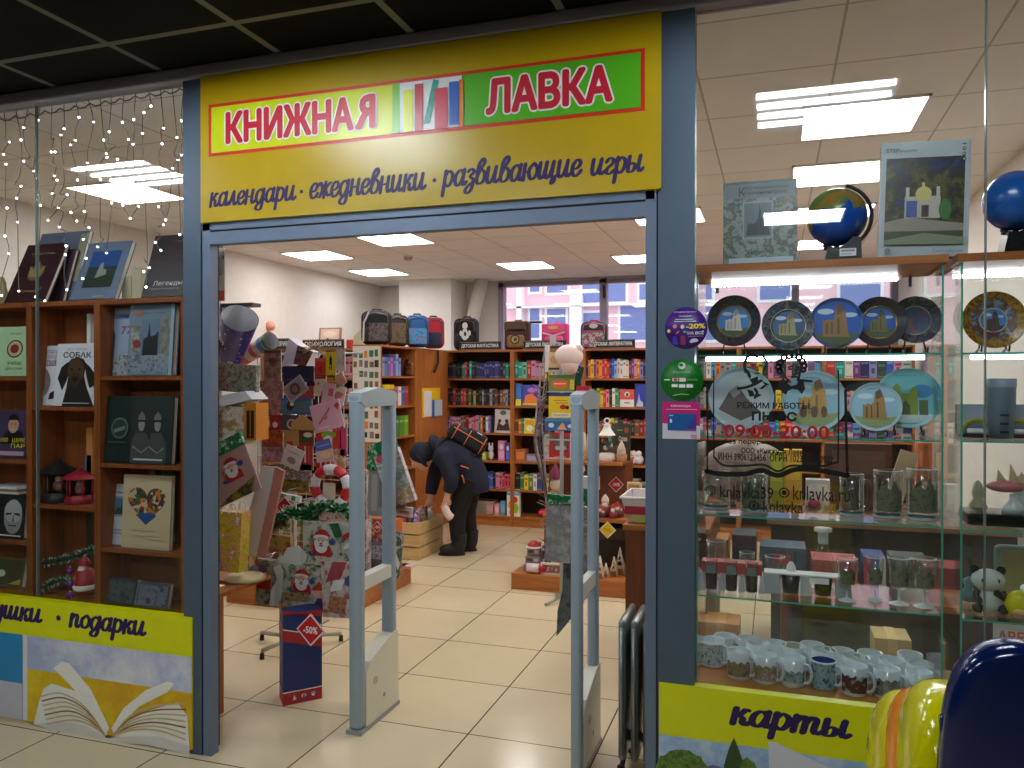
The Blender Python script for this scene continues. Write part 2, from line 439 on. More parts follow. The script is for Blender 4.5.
# back wall with the window opening
wx0, wx1 = aty(499,300, YB).x, XR
wz1, wz0 = aty(560,281, YB).z,1.05
bw = MB()
bw.box(XL, wx0, YB, YB + .15,0, ZC, WALLM); bw.box(wx0, wx1, YB, YB + .15,0, wz0, WALLM); bw.box(wx0, wx1, YB, YB + .15, wz1, ZC, WALLM)
struct(bw, 'wall_back')
struct(MB().box(-9,7,-5.1,-5,0,2.84, CORRM), 'wall_corridor')
struct(MB().box(-9.1,-9,-5, D,0,2.84, CORRM), 'wall_corridor_west')
struct(MB().box(7,7.1,-5, D,0,2.84, CORRM), 'wall_corridor_east')
struct(MB().box(-9, XL, D, D + .12,0,2.84, CORRM), 'wall_front_west')
struct(MB().box(XR + .4,7, D, D + .12,0,2.84, CORRM), 'wall_front_east')
# wall column, recess and sloping pipe by the window
c0, c1 = aty(399,300,9.2).x, aty(451,300,9.2).x
struct(MB().box(c0, c1,9.2, YB,0, ZC, mat((240,236,232),.9)), 'pillar_back')
pa, pb = aty(466,348,9.45), aty(481,283,9.45)
struct(MB().tube([pa - (pb - pa) * 3, pb + (pb - pa) * .4],.085, mat((214,206,194),.6),14), 'trim_1')
# window frame, mullion, panes
FR = mat((150,140,160),.5)
w = MB(); t = .07
m0, m1 = aty(600,300, YB).x, aty(607,300, YB).x
w.box(wx0, wx0 + t, YB - .03, YB + .1, wz0, wz1, FR); w.box(wx1 - t, wx1, YB - .03, YB + .1, wz0, wz1, FR)
w.box(wx0, wx1, YB - .03, YB + .1, wz1 - .05, wz1, FR); w.box(wx0, wx1, YB - .03, YB + .1, wz0, wz0 + t, FR)
w.box(m0, m1, YB - .03, YB + .1, wz0, wz1, FR)
for k in (1,2): xx = m0 + k * 1.12; w.box(xx, xx + .08, YB - .03, YB + .1, wz0, wz1, FR)
wn = struct(w, 'window_1')
g = MB(); g.box(wx0 + t, wx1 - t, YB + .03, YB + .036, wz0 + .05, wz1 - .05, GLASS); struct(g, 'pane', parent=wn)
hd = aty(604,291, YB - .05); MB().rbox(hd.x - .012, hd.x + .012, hd.y - .02, hd.y + .02, hd.z - .09, hd.z + .07,.01, BLACK).build('window_handle', wn)

# building across the street, seen through the window
BY = 17.0
bd = thing('apartment_building',(-2, BY + .3,-2), 'pale pink brick apartment building across the street outside the shop window', 'building')
BRK = gridmat('pale_brick',(250,196,202),(250,225,228),.5,.16,0,0,.02,.9,.2)
# facade pieces are built flat in X-Z with real thickness
MB().box(-14,12, BY, BY + .4,-2,12, mat((252,204,212),.9)).build('facade', bd)
WINB = mat((120,132,190),.25); WHT = mat((250,246,250),.7)
for (x0, y0, x1, y1) in ((531,285,540,292),(548,285,568,293),(531,309,540,321),(548,309,566,325),(531,324,540,338),(583,284,602,303),(583,313,600,330),(608,284,626,302),(621,306,648,340),(640,284,660,300),(690,282,712,300),(700,306,730,340),(760,284,790,300),(840,284,880,330)):
    a = aty(x0, y1, BY); b = aty(x1, y0, BY)
    wf = MB().box(a.x - .06, b.x + .06, BY - .06, BY + .02, a.z - .06, b.z + .06, WHT).build('window', bd)
    MB().box(a.x, b.x, BY - .075, BY - .05, a.z, b.z, WINB).build('pane', wf)
for (x0, y0, x1, y1) in ((505,303,700,307),(517,283,522,345),(570,295,582,345)):
    a = aty(x0, y1, BY - .2); b = aty(x1, y0, BY - .2)
    MB().box(a.x, b.x, BY - .25, BY, a.z, b.z, WHT).build('ledge' if x1 - x0 > 50 else 'pilaster', bd)
struct(MB().box(-14,12,11, BY + 4,-2.1,-2, mat((120,120,122),.9)), 'ground_outside')

# shop front
GASK = mat((16,18,22),.6)
xa, xb = aty(186,400, D).x, aty(203.5,400, D).x
lj = aty(212.5,500, D).x
ra, rb, rc = aty(646,400, D).x, aty(658.5,400, D).x, aty(695,400, D).x
zt = 2.788; zo = 2.105; zs = 2.19
p = MB(); p.box(xa, xb, D - .015, D + .05,0, zt, ALU)
p.box(xb, xb + .006, D - .005, D + .09,0, zt, GASK); p.box(xb + .006, lj, D - .012, D + .035,0, zs, ALUL)
struct(p, 'trim_2')
p = MB(); p.box(rb, rc, D - .015, D + .05,0, zt, ALU); p.box(rb - .006, rb, D - .005, D + .09,0, zs, GASK); p.box(ra, rb - .006, D - .012, D + .035,0, zs, ALUL)
struct(p, 'trim_3')
p = MB(); p.box(lj, ra, D - .012, D + .035, zo, zs - .035, ALUL); p.box(lj, ra, D - .005, D + .11, zs - .035, zs - .027, GASK); p.box(lj - .05, ra + .03, D - .012, D + .12, zs - .027, zs + .01, ALUL)
struct(p, 'trim_4')
struct(MB().rbox(-9,7, D - .035, D + .05, zt,2.84,.01, mat((118,115,128),.45)), 'trim_5')
struct(MB().box(xb, rb, D + .01, D + .10, zs, zt, ALU), 'wall_above_entrance')
# glazing
j1 = aty(32,200, D).x; j2 = aty(988,100, D).x
lx0 = XL + .02; rx1 = XR + .38
gl = [('window_2', lx0, j1 - .003),('window_3', j1 + .003, xa),('window_4', rc, j2 - .003),('window_5', j2 + .003, rx1)]
for nm, x0, x1 in gl:
    struct(MB().box(x0, x1, D + .02, D + .03,.03, zt, GLASS), nm)
EDGEG = mat((112,126,122),.2)
for k, jx in enumerate((j1, j2)): struct(MB().box(jx - .002, jx + .002, D + .018, D + .032,.55, zt, EDGEG), 'trim_%d' % (6 + k))

# ceiling lights in the shop
LAMP = emat('lamp_diffuser',(1.0,.972,.945), PANEL_L)
LF = mat((240,238,234),.5)
spots = [((318,255), 'in the row near the white wall, over the greeting cards'),((396,239), 'just inside the entrance, nearest the sign'),
         ((379,272), 'over the backpacks on the bookcase end'),((526,265), 'in front of the window, over the middle bookcase'),
         ((641,258), 'in front of the window, over the last bookcase'),((668,216), 'half behind the grey post beside the entrance'),
         ((860,118), 'large above the puzzle box on the cabinet'),((838,173), 'behind the puzzle box on the cabinet'),
         ((834,212), 'behind the small globe, second from the glass'),((828,243), 'low behind the small globe, farthest from the glass'),
         ((128,192), 'seen through the fairy lights above the albums'),((545,226), 'hidden by the entrance header')]
more = [((-2.95,4.0), 'above the greeting card spinner'),((-1.2,4.0), 'above the second security gate'),((-1.2,5.9), 'above the booklet spinner'),((-2.05,5.9), 'above the aisle to the bending person')]
for i,((px, py), where) in enumerate(spots[:11] + more):
    c = atz(px, py, ZC) if i < 11 else Vector((px, py, ZC)); s = .27
    q = thing('ceiling_light',(c.x, c.y, ZC - .012), 'square white LED ceiling panel ' + where, 'ceiling light', 'LED panels of the shop ceiling')
    fr = MB()
    for a0, a1, b0, b1 in ((-s, s,-s,-s + .012),(-s, s, s - .012, s),(-s,-s + .012,-s, s),(s - .012, s,-s, s)): fr.box(c.x + a0, c.x + a1, c.y + b0, c.y + b1, ZC - .012, ZC, LF)
    fr.build('frame', q)
    MB().box(c.x - s + .012, c.x + s - .012, c.y - s + .012, c.y + s - .012, ZC - .009, ZC, LAMP).build('diffuser', q)
c = atz(408,256, ZC)
q = thing('smoke_detector',(c.x, c.y, ZC - .04), 'small round smoke detector on the pale shop ceiling', 'smoke detector')
MB().lathe([(.0,-.045),(.03,-.045),(.045,-.03),(.05,0)],(c.x, c.y, ZC), mat((170,160,150),.5),20).build('housing', q)
MB().lathe([(.05,-.01),(.062,-.008),(.062,0)],(c.x, c.y, ZC), LF,20).build('base', q)

# corridor luminaires: four bare tubes in a tray, above and behind the viewer, mirrored in the glass
TUBE = emat('fluorescent_tube',(.88,.95,1.0), TUBE_L)
TRAY = mat((84,88,92),.5)
n = 0
for X in (.2,-1.9,-3.68):
    for Y in (1.6,-1.0):
        q = thing('tube_luminaire',(X, Y,2.78), 'four-tube luminaire on the dark corridor ceiling, ' + ('shop front row, ' if Y > 0 else 'second row, ') + {.2: 'above the globe window',-1.9: 'above the entrance',-3.68: 'above the album window'}[X], 'ceiling light', 'corridor tube luminaires')
        tr = MB(); tr.box(X - .3, X + .3, Y - .3, Y + .3,2.82,2.84, TRAY)
        for a in (-.3,.29): tr.box(X - .3, X + .3, Y + a, Y + a + .01,2.785,2.82, TRAY); tr.box(X + a, X + a + .01, Y - .3, Y + .3,2.785,2.82, TRAY)
        tr.build('tray', q)
        for k in range(4): MB().cyl((X - .28, Y - .21 + k * .14,2.80),(X + .28, Y - .21 + k * .14,2.80),.012,.012, TUBE,8).build('tube', q)

# sign over the entrance
SX0, SX1, SZ0, SZ1, SY = aty(200.5,150, D - .03).x, aty(661,100, D - .03).x,2.192,2.786, D - .03
sg = thing('shop_sign',((SX0 + SX1) / 2, SY, SZ0), 'yellow bookshop fascia sign with red lettering above the entrance', 'sign')
MB().box(SX0, SX1, SY, D + .01, SZ0, SZ1, YELLOW).build('panel', sg)
def sv(px, py):
    a = aty(px, py, SY); return ((a.x - SX0) / (SX1 - SX0),(a.z - SZ0) / (SZ1 - SZ0))
def sbox(x0, y0, x1, y1):
    (a, b),(c, d_) = sv(x0, y0), sv(x1, y1); return a, b, c, d_
lt, lb, rt, rbm = sv(209.8,107.6), sv(208.8,159), sv(645,44.5), sv(644,108.3)
fx0, fx1, fy0, fy1 = lb[0], rt[0],(lb[1] + rbm[1]) / 2,(lt[1] + rt[1]) / 2
LG = mat((205,218,10),.3); GRN = mat((84,178,28),.3); SRED = mat((196,30,52),.35); FRED = mat((208,44,22),.35)
ex, ey = .0075,.022
xm0, xm1 = sv(393,110)[0], sv(462,100)[0]
items = [('r', fx0, fy0, fx1, fy1, FRED),('r', fx0 + ex, fy0 + ey, xm0, fy1 - ey, LG),('r', xm0, fy0 + ey, xm1, fy1 - ey, mat((226,232,232),.3)),('r', xm1, fy0 + ey, fx1 - ex, fy1 - ey, GRN)]
bk = MB()
O, U, V = (SX0, SY, SZ0),(SX1 - SX0,0,0),(0,0, SZ1 - SZ0)
bk.art(O, U, V, items,.0008); bk.build('frame_field', sg)
# row of books
H = fy1 - fy0
def bu(f): return xm0 + (xm1 - xm0) * f
ic = MB()
ic.art(Vector(O) + Vector((0,-.0035,0)), U, V,[('r', bu(.0), fy0 + ey, bu(.11), fy1 - ey, mat((120,196,60),.3)),('r', bu(.16), fy0 + ey, bu(.30), fy1 - .2 * H, mat((214,222,30),.3)),
    ('r', bu(.33), fy0 + ey, bu(.45), fy1 - .12 * H, mat((190,30,44),.3)),('p',[(bu(.46), fy0 + .06),(bu(.54), fy0 + .06),(bu(.68), fy1 - .11 * H),(bu(.60), fy1 - .07 * H)], mat((0,150,136),.3)),
    ('r', bu(.62), fy0 + ey, bu(.80), fy1 - .24 * H, mat((206,52,84),.3)),('r', bu(.83), fy0 + .035, bu(.96), fy1 - .16 * H, mat((40,92,190),.3)),('r', bu(.975), fy0 + ey, bu(1.03), fy1 - .05, mat((224,128,60),.3))],.0006)
ic.build('book_emblem', sg)
W1 = sbox(226.5,146,376,100); W2 = sbox(486.5,116,613,67)
zc0, zc1 = fy0 + .2 * H, fy1 - .19 * H
tx = MB(); WT = mat((238,238,230),.3)
wk = W1[2] - W1[0]
for wd, a0, a1 in (('КНИЖНА', W1[0], W1[0] + wk * .862),('R', W1[2], W1[0] + wk * .872),('ЛАВКА', W2[0], W2[2])):   # the last letter of the first word is a mirrored R
    e_ = .003 if a1 > a0 else -.003
    tx.art(Vector(O) + Vector((0,-.003,0)), U, V,[('t', a0 + e_, zc0 + .01, a1 - e_, zc1 - .01, wd, WT,.0,.0125),('t', a0 + e_, zc0 + .01, a1 - e_, zc1 - .01, wd, SRED,.0,.0062)],.0012)
tx.build('lettering', sg)
tt = MB(); s1 = sv(208,190); s2 = sv(646,128)
z0, z1 = .038,.272
b = [(sv(209,180)[0], sv(297,175)[0], 'календари'),(sv(299,170)[0], sv(304,170)[0], '·'),(sv(309,170)[0], sv(427,165)[0], 'ежедневники'),(sv(432,165)[0], sv(437,165)[0], '·'),(sv(440.5,160)[0], sv(583,150)[0], 'развивающие'),(sv(590,150)[0], sv(645,140)[0], 'игры')]
LO = {'д': -.55, 'р': -.58, 'з': -.55, 'щ': -.36, 'у': -.55}
for a0, a1, wd in b:
    if wd == '·': tt.art(Vector(O), U, V,[('e',(a0 + a1) / 2,.155,.0042,.013, INK)]); continue
    lo = min([LO.get(ch,0) for ch in wd]); hi = 1.62 if 'в' in wd else 1.0
    xh = .098; base = .105
    tt.art(Vector(O), U, V,[('s', a0, base + xh * (lo - .05), a1, base + xh * (hi + .03), wd, INK,.13)])
tt.build('script_lettering', sg)

# printed panels below the windows
PY = D - .022
def panel_uv(X0, X1, Z0, Z1):
    return lambda px, py: ((aty(px, py, PY).x - X0) / (X1 - X0),(aty(px, py, PY).z - Z0) / (Z1 - Z0))
# left: open book
LX0, LX1, LZ1 = lx0, aty(192,680, PY).x,.567
q = thing('window_panel',((LX0 + LX1) / 2, PY,0), 'lime and photo panel with an open book under the album window', 'panel')
MB().box(LX0, LX1, PY, D + .018,.02, LZ1, LIME).build('board', q)
uv = panel_uv(LX0, LX1,.02, LZ1); O, U, V = (LX0, PY,.02),(LX1 - LX0,0,0),(0,0, LZ1 - .02)
SKY = artmat(3,[(150,160,206),(176,186,220),(204,210,228),(226,228,234)],4)
yb = (.404 - .02) / (LZ1 - .02)
px28 = uv(27.5,680)[0]; px24 = uv(23,680)[0]
FIELD = artmat(5,[(196,120,30),(222,170,20),(226,190,14),(236,206,30)],5)
im = MB()
im.art(O, U, V,[('r',0,0,1, yb, mat((225,226,230),.3)),('r', px28,.0,1, yb, FIELD),('r', px28,.43,1, yb, SKY),('r', uv(0,700)[0] - .3,0, px24, yb, mat((30,140,196),.3)),('r', uv(0,700)[0] - .3,.0, px24,.3, mat((196,196,210),.3))])
PG = mat((244,242,234),.35); PG2 = mat((206,188,140),.35); PG3 = mat((150,116,66),.35)
def pq(L): return [uv(x, y) for x, y in L]
pages = [('p', pq([(34,724),(40,700),(44,689),(52,683),(80,692),(98,710),(108,734),(104,737),(70,728)]), PG),
         ('p', pq([(54,668),(62,661),(70,663),(92,690),(110,728),(107,733),(90,706),(70,684)]), PG),
         ('p', pq([(112,728),(124,708),(146,690),(168,681),(175,683),(168,692),(140,706),(122,724),(114,733)]), PG),
         ('p', pq([(114,736),(126,722),(150,710),(178,702),(188,716),(190,748),(160,740)]), PG),
         ('p', pq([(36,724),(60,720),(88,726),(108,738),(128,736),(160,736),(190,746),(190,755),(150,745),(120,742),(60,733)]), mat((222,218,210),.35))]
for k in range(7):
    pages.append(('l', smooth_path(pq([(42 + k,696 + 4.6 * k),(62 + k * 2,693 + 4.4 * k),(86 + k,707 + 3 * k),(106,735)]),4),.0012, PG3 if k % 3 == 1 else PG2))
    pages.append(('l', smooth_path(pq([(114,735),(130 + k,716 + 2.2 * k),(154 + k,706 + 4 * k),(186,703 + 6 * k)]),4),.0012, PG3 if k % 3 == 1 else PG2))
im.art(Vector(O) + Vector((0,-.003,0)), U, V, pages,.00012)
im.build('open_book_picture', q)
lt_ = MB(); pw = uv(68.5,640), uv(147,640)
ztx = (.485 - .02) / (LZ1 - .02)
def lower(word, xs, xe, base, xh, M):
    lo = min([LO.get(ch,0) for ch in word]); lt_.art(O, U, V,[('s', xs, base + xh * (lo - .05), xe, base + xh * 1.03, word, INK,.145)])
base = (.468 - .02) / (LZ1 - .02); xh = .062 / (LZ1 - .02)
lower('подарки', pw[0][0], pw[1][0], base, xh, lt_)
e0 = uv(43,620)[0]; wdt = (pw[1][0] - pw[0][0]) * 1.12
lower('игрушки', e0 - wdt, e0, base, xh, lt_)
lt_.art(O, U, V,[('e', uv(58.5,615)[0], base + .5 * xh,.0045,.022, INK)])
lt_.build('script_lettering', q)
# right: map shop scene
RX0, RX1, RZ1 = aty(659,700, PY).x, rx1,.529
q = thing('window_panel',((RX0 + RX1) / 2, PY,0), 'lime and photo panel with trees and sky under the souvenir window', 'panel')
MB().box(RX0, RX1, PY, D + .018,.02, RZ1, LIME).build('board', q)
uv = panel_uv(RX0, RX1,.02, RZ1); O, U, V = (RX0, PY,.02),(RX1 - RX0,0,0),(0,0, RZ1 - .02)
im = MB(); yb = (.355 - .02) / (RZ1 - .02)
SK2 = artmat(9,[(110,150,206),(140,178,222),(170,198,228),(206,216,230)],6)
LEAF = artmat(12,[(34,62,22),(60,96,34),(90,124,44),(120,140,60)],46)
im.art(O, U, V,[('r',0,0,1, yb, SK2),('p', pq([(768,742),(776,742),(830,768),(860,790),(770,790)]), mat((214,218,226),.3))])
def blob(cx, cy, rx, ry, n=26, jag=.14, sd=1):
    r = random.Random(sd); return [uv(cx + rx * math.cos(2 * PI * j / n) * (1 + jag * r.uniform(-1,1)), cy + ry * math.sin(2 * PI * j / n) * (1 + jag * r.uniform(-1,1))) for j in range(n)][::-1]
im.art(Vector(O) + Vector((0,-.0015,0)), U, V,[('p', blob(680,768,26,17, sd=2), LEAF),('p', pq([(722,786),(724,765),(729,748),(734,737),(739,750),(745,768),(748,786)]), mat((50,78,34),.35)),('p', blob(714,772,12,7, sd=4), mat((120,110,150),.35)),('p', blob(748,770,9,12, sd=5), LEAF),('r',0,0,1,.12, mat((86,96,70),.35))])
im.build('landscape_picture', q)
lt_ = MB(); base = (.4225 - .02) / (RZ1 - .02); xh = .058 / (RZ1 - .02)
lower('карты', uv(729,710)[0], uv(853,725)[0], base, xh, lt_)
lt_.build('script_lettering', q)
# ================================================================== WINDOW DISPLAY BY THE ALBUMS
LY = 2.95                                      # front of the display bookcases
def lx(px): return aty(px,400, LY).x
def lz(px, py): return aty(px, py, LY).z
ztop = lz(90,300); tb = .022
dv = [(-26,-30),(25.5,32),(95,98.5)]
# three standing units and one end panel
def unit(name, px0, px1, shelves, label, ext=0):
    x0, x1 = (px0 if px0 < 0 and px0 > -9 and isinstance(px0, float) else lx(px0)), lx(px1)
    q = thing(name,((x0 + x1) / 2, LY + .1,0), label, 'bookcase', 'display bookcases in the album window')
    MB().box(x0, x0 + .018, LY, LY + .2,0, ztop - tb, WOODL).build('side_panel', q)
    MB().box(x1 - .018, x1, LY, LY + .2,0, ztop - tb, WOODL).build('side_panel', q)
    MB().box(x0, x1, LY, LY + .2, ztop - tb, ztop, WOODL).build('top_panel', q)
    return q, x0, x1
u1, a0, a1 = unit('display_bookcase',-4.6,29,[], 'orange-brown display bookcase with the pale green book, beside the album window edge')
u2, b0, b1 = unit('display_bookcase',29,97,[], 'orange-brown display bookcase holding the dog and cat books')
u3, c0_, c1_ = unit('display_bookcase',97,184,[], 'orange-brown display bookcase beside the grey post, with the heart book')
for q, x0, x1, ys in ((u1, a0, a1,[(12,378),(12,461),(12,542),(12,592)]),(u2, b0, b1,[(60,408),(60,507),(60,602)]),(u3, c0_, c1_,[(135,377.5),(135,466),(135,552),(135,612)])):
    for px, py in ys:
        z = lz(px, py); MB().box(x0 + .018, x1 - .018, LY + .004, LY + .19, z - .012, z + .006, WOODL).build('shelf', q)
    MB().box(x0 + .018, x1 - .018 - (0.10 if x1 - x0 > .3 else 0), LY + .185, LY + .195,.3, ztop - tb, WOODL).build('back_panel', q)
def zs_(px, py): return lz(px, py) + .0068

def book(name, rect, Y, th, label, cat, cover, items=[], lean=0.0, group=None, pages=True, title=None, cover_back=None):
    """face-out book, its lower edge at the given place, leaning back by lean"""
    x0, x1, z0, z1 = rect
    m = MB(); O = (x0, Y, z0); h = z1 - z0
    back = cover_back or cover
    if pages:
        m.box(x0, x1, Y, Y + .003, z0, z1, cover); m.box(x0 + .003, x1 - .004, Y + .003, Y + th - .003, z0 + .003, z1 - .004, PAPER)
        m.box(x0, x1, Y + th - .003, Y + th, z0, z1, back); m.box(x0, x0 + .003, Y + .003, Y + th - .003, z0, z1, back)
    else: m.box(x0, x1, Y, Y + th, z0, z1, back, cover)
    if items: m.art(O,(x1 - x0,0,0),(0,0, h), items)
    if lean: m.rot((-lean,0,0),(x0, Y, z0)); m.xf(Matrix.Translation((0,0, th * math.sin(lean) + .0006)))
    o = m.build(name); tag(o, label, cat, group); return o
def C(*c): return mat(c,.4)
def rr(x0, y0, x1, y1, Y, z=None):
    r = list(box_at(x0, y0, x1, y1, Y))
    if z is not None: r[3] += z - r[2]; r[2] = z
    return r
Y1 = LY + .03
# unit one
book('book', rr(-12,327,26,377, Y1, zs_(12,378)), Y1,.02, 'pale green book with a round brown emblem on the cover', 'book', C(176,206,160),
     [('e',.64,.55,.21,.18, C(60,40,30)),('e',.64,.55,.18,.155, C(196,170,140)),('e',.64,.55,.11,.09, C(130,50,30)),('t',.5,.22,.86,.29, 'Я ЧИТАЮ', C(60,84,60)),('t',.46,.12,.9,.17, 'ДЛЯ ДУШИ', C(60,84,60)),('t',.5,.84,.82,.87, 'МИР ВОКРУГ', C(70,110,70))],.12)
FACE = C(196,150,124)
book('magazine', rr(-10,411,25,459, Y1, zs_(12,461)), Y1,.008, 'purple magazine cover with a smiling man and yellow lettering', 'magazine', C(70,56,90),
     [('p',[(.28,.3),(.95,.3),(.86,.55),(.72,.6),(.5,.6),(.36,.52)], C(24,24,36)),('e',.6,.7,.15,.17, FACE),('p',[(.45,.74),(.47,.88),(.6,.93),(.74,.88),(.76,.74),(.7,.8),(.5,.8)], C(30,22,20)),('e',.55,.72,.02,.012, C(40,30,30)),('e',.66,.72,.02,.012, C(40,30,30)),('p',[(.54,.62),(.6,.6),(.67,.62),(.6,.585)], C(230,220,214)),
      ('t',.62,.34,.98,.43, 'ШИК', C(236,214,20)),('t',.6,.22,.98,.31, 'ПАР', C(236,214,20)),('t',.3,.34,.5,.43, '100', C(236,214,20)),('r',.3,.06,.98,.15, C(190,160,170))],.1)
book('book', rr(-12,497,23,540, Y1, zs_(12,542)), Y1,.03, 'black book with a large black and white portrait of a bald man', 'book', C(30,30,34),
     [('e',.68,.5,.26,.4, C(150,150,152)),('e',.68,.62,.25,.26, C(176,176,178)),('p',[(.48,.52),(.64,.55),(.64,.59),(.48,.58)], C(34,34,36)),('p',[(.72,.55),(.88,.52),(.88,.58),(.72,.59)], C(34,34,36)),('p',[(.66,.38),(.7,.55),(.74,.38)], C(110,110,112)),('r',.58,.28,.8,.31, C(70,70,72)),('r',.3,.05,.95,.08, C(220,220,222))],.08)
x0, x1, z0, z1 = rr(-12,491,22,497, LY + .06)
zz = zs_(12,542) + (lz(12,496) - lz(12,540)) + .004
for k, cc in enumerate(((206,212,196),(150,96,80),(224,226,230))):
    o = MB().box(x0 + .004 * k, x1 - .006 * k, LY + .04, LY + .18, zz + .012 * k, zz + .012 * k + .0115, C(*cc)).build('book')
    tag(o, '%s book lying flat in the small stack above the portrait book, %s' % (('pale grey', 'brown', 'white')[k],('bottom', 'middle', 'top')[k]), 'book')
book('photo_album', rr(-12,562,21,590, Y1, zs_(12,592)), Y1,.03, 'olive album with gold trim leaning on the lowest shelf by the glass edge', 'album', C(96,92,48),
     [('r',.05,.06,.95,.94, C(70,70,36)),('e',.35,.45,.12,.12, C(200,200,190)),('p',[(.6,.1),(.95,.1),(.95,.3)], C(190,170,60))],.2)
# unit two: cat book behind dog book
GREYF = C(130,116,112)
book('book', rr(33,345,58,405, LY + .06, zs_(60,408)), LY + .06,.02, 'white cat encyclopedia with a grey cat, half behind the dog book', 'book', C(214,212,218),
     [('t',.1,.86,.95,.93, 'ПОПУЛЯРНЫЕ', C(120,80,90)),('t',.3,.77,.95,.84, 'ПОРОДЫ', C(120,80,90)),('t',.3,.66,.98,.76, 'КОШЕК', C(110,60,80),.02),('e',.3,.38,.34,.24, GREYF),('p',[(.02,.5),(.08,.68),(.26,.58)], GREYF),('e',.24,.17,.2,.12, C(170,160,156)),('p',[(.62,.1),(.66,.2),(.8,.24),(.95,.18),(.95,.12)], C(40,36,40))],.1)
DOG = C(36,28,28)
book('book', rr(53,342,94.5,405, LY + .02, zs_(60,408)), LY + .02,.025, 'white dog encyclopedia with a dark brown hound on the cover', 'book', C(220,220,224),
     [('t',.26,.885,.72,.925, 'ВСЕ ПОРОДЫ', C(150,150,156)),('t',.16,.77,.84,.865, 'СОБАК', C(30,34,42),.02),
      ('p',[(.22,0),(.3,.3),(.33,.5),(.28,.68),(.36,.75),(.5,.78),(.66,.75),(.74,.66),(.7,.48),(.78,.3),(.9,.12),(.98,0)], DOG),('p',[(.28,.7),(.14,.62),(.07,.44),(.2,.24),(.3,.42),(.36,.62)], DOG),('p',[(.7,.7),(.84,.62),(.97,.5),(.97,.34),(.86,.28),(.76,.48)], DOG),('e',.5,.56,.2,.2, C(84,60,38)),('e',.5,.42,.13,.13, C(66,46,32)),('e',.41,.58,.035,.02, C(14,12,12)),('e',.6,.58,.035,.02, C(14,12,12)),('e',.51,.43,.075,.04, C(16,14,16)),('l',[(.51,.4),(.51,.35),(.43,.32)],.008, C(16,14,16)),('r',.22,.035,.9,.05, C(190,190,196))],.1)
# snow globe, black lantern, red lantern
zsh = zs_(60,507); c = aty(46,480, LY + .12); zc = c.z
q = thing('snow_globe',(c.x, c.y, zsh), 'glass snow globe with silver figures on a black base behind the lantern', 'snow globe')
MB().lathe([(.045,0),(.05,.01),(.038,.05),(.026, zc - zsh - .045)],(c.x, c.y, zsh), C(24,34,26),20).build('base', q)
MB().ell((c.x, c.y, zc),.052, SHELFGLASS,20,12).build('globe', q)
fg = MB(); r = random.Random(4)
for k in range(14): fg.ell((c.x + r.uniform(-.026,.026), c.y + r.uniform(-.02,.02), zc + r.uniform(-.03,.03)), r.uniform(.006,.013), C(*r.choice([(220,220,224),(150,120,80),(60,130,110)])),8,6)
fg.build('figures', q)
def lantern(px, py0, py1, wpx, base, body, roof, label):
    c = aty(px, py0, LY + .09); z1 = aty(px, py1, LY + .09).z; z0 = zsh; H = z1 - z0; w_ = (aty(px + wpx / 2, py0, LY + .09).x - c.x)
    q = thing('lantern',(c.x, c.y, z0), label, 'lantern')
    hexa = lambda r0: [(r0 * math.cos(PI / 6 + j * PI / 3), r0 * math.sin(PI / 6 + j * PI / 3)) for j in range(6)]
    MB().lathe([(w_ * .95,0),(w_, H * .06),(w_ * .9, H * .22),(w_ * .8, H * .24)],(c.x, c.y, z0), mat(base,.5),6).build('base', q)
    fr = MB()
    for x, y in hexa(w_ * .8): fr.tube([(c.x + x, c.y + y, z0 + H * .22),(c.x + x, c.y + y, z0 + H * .7)],.0045, mat(body,.5),6)
    fr.build('frame', q)
    MB().lathe([(w_ * .76, H * .24),(w_ * .76, H * .7)],(c.x, c.y, z0), SHELFGLASS,6).build('glass', q)
    MB().lathe([(w_ * 1.25, H * .69),(w_ * 1.1, H * .74),(w_ * .5, H * .86),(w_ * .18, H * .93),(w_ * .12, H),(.0005, H)],(c.x, c.y, z0), mat(roof,.5),6).build('roof', q)
    fi = MB(); fi.ell((c.x, c.y, z0 + H * .38),(w_ * .35, w_ * .3, H * .14), C(200,120,110)); fi.ell((c.x, c.y, z0 + H * .54), w_ * .22, C(230,220,210)); fi.build('figure', q)
lantern(59,507,459,25,(24,26,26),(90,60,40),(20,20,22), 'black candle lantern with a flared roof between snow globe and red lantern')
lantern(80,507,467,23,(150,24,36),(170,30,44),(160,24,40), 'red hexagonal lantern on the shelf under the dog book')
# slivers of books standing beyond, at the open back of unit two
for k,(px0, py0, px1, py1, cc, nm) in enumerate(((88.5,314,92,336,(226,226,226), 'white'),(88,428,94,460,(196,130,70), 'orange'),(88,512,92,545,(60,50,30), 'black and yellow'),(87,455,93,480,(80,140,220), 'blue'))):
    x0, x1, z0, z1 = rr(px0, py0, px1, py1, LY + .13, zs_(60,(408,507,602,507)[k]) if k != 0 else zs_(60,408) + .0)
    zt_ = aty(90, py0, LY + .13).z
    o = MB().box(x0, x1, LY + .12, LY + .175, z0, zt_, C(*cc)).build('book'); tag(o, '%s book spine at the rear of the dog book unit' % nm, 'book')
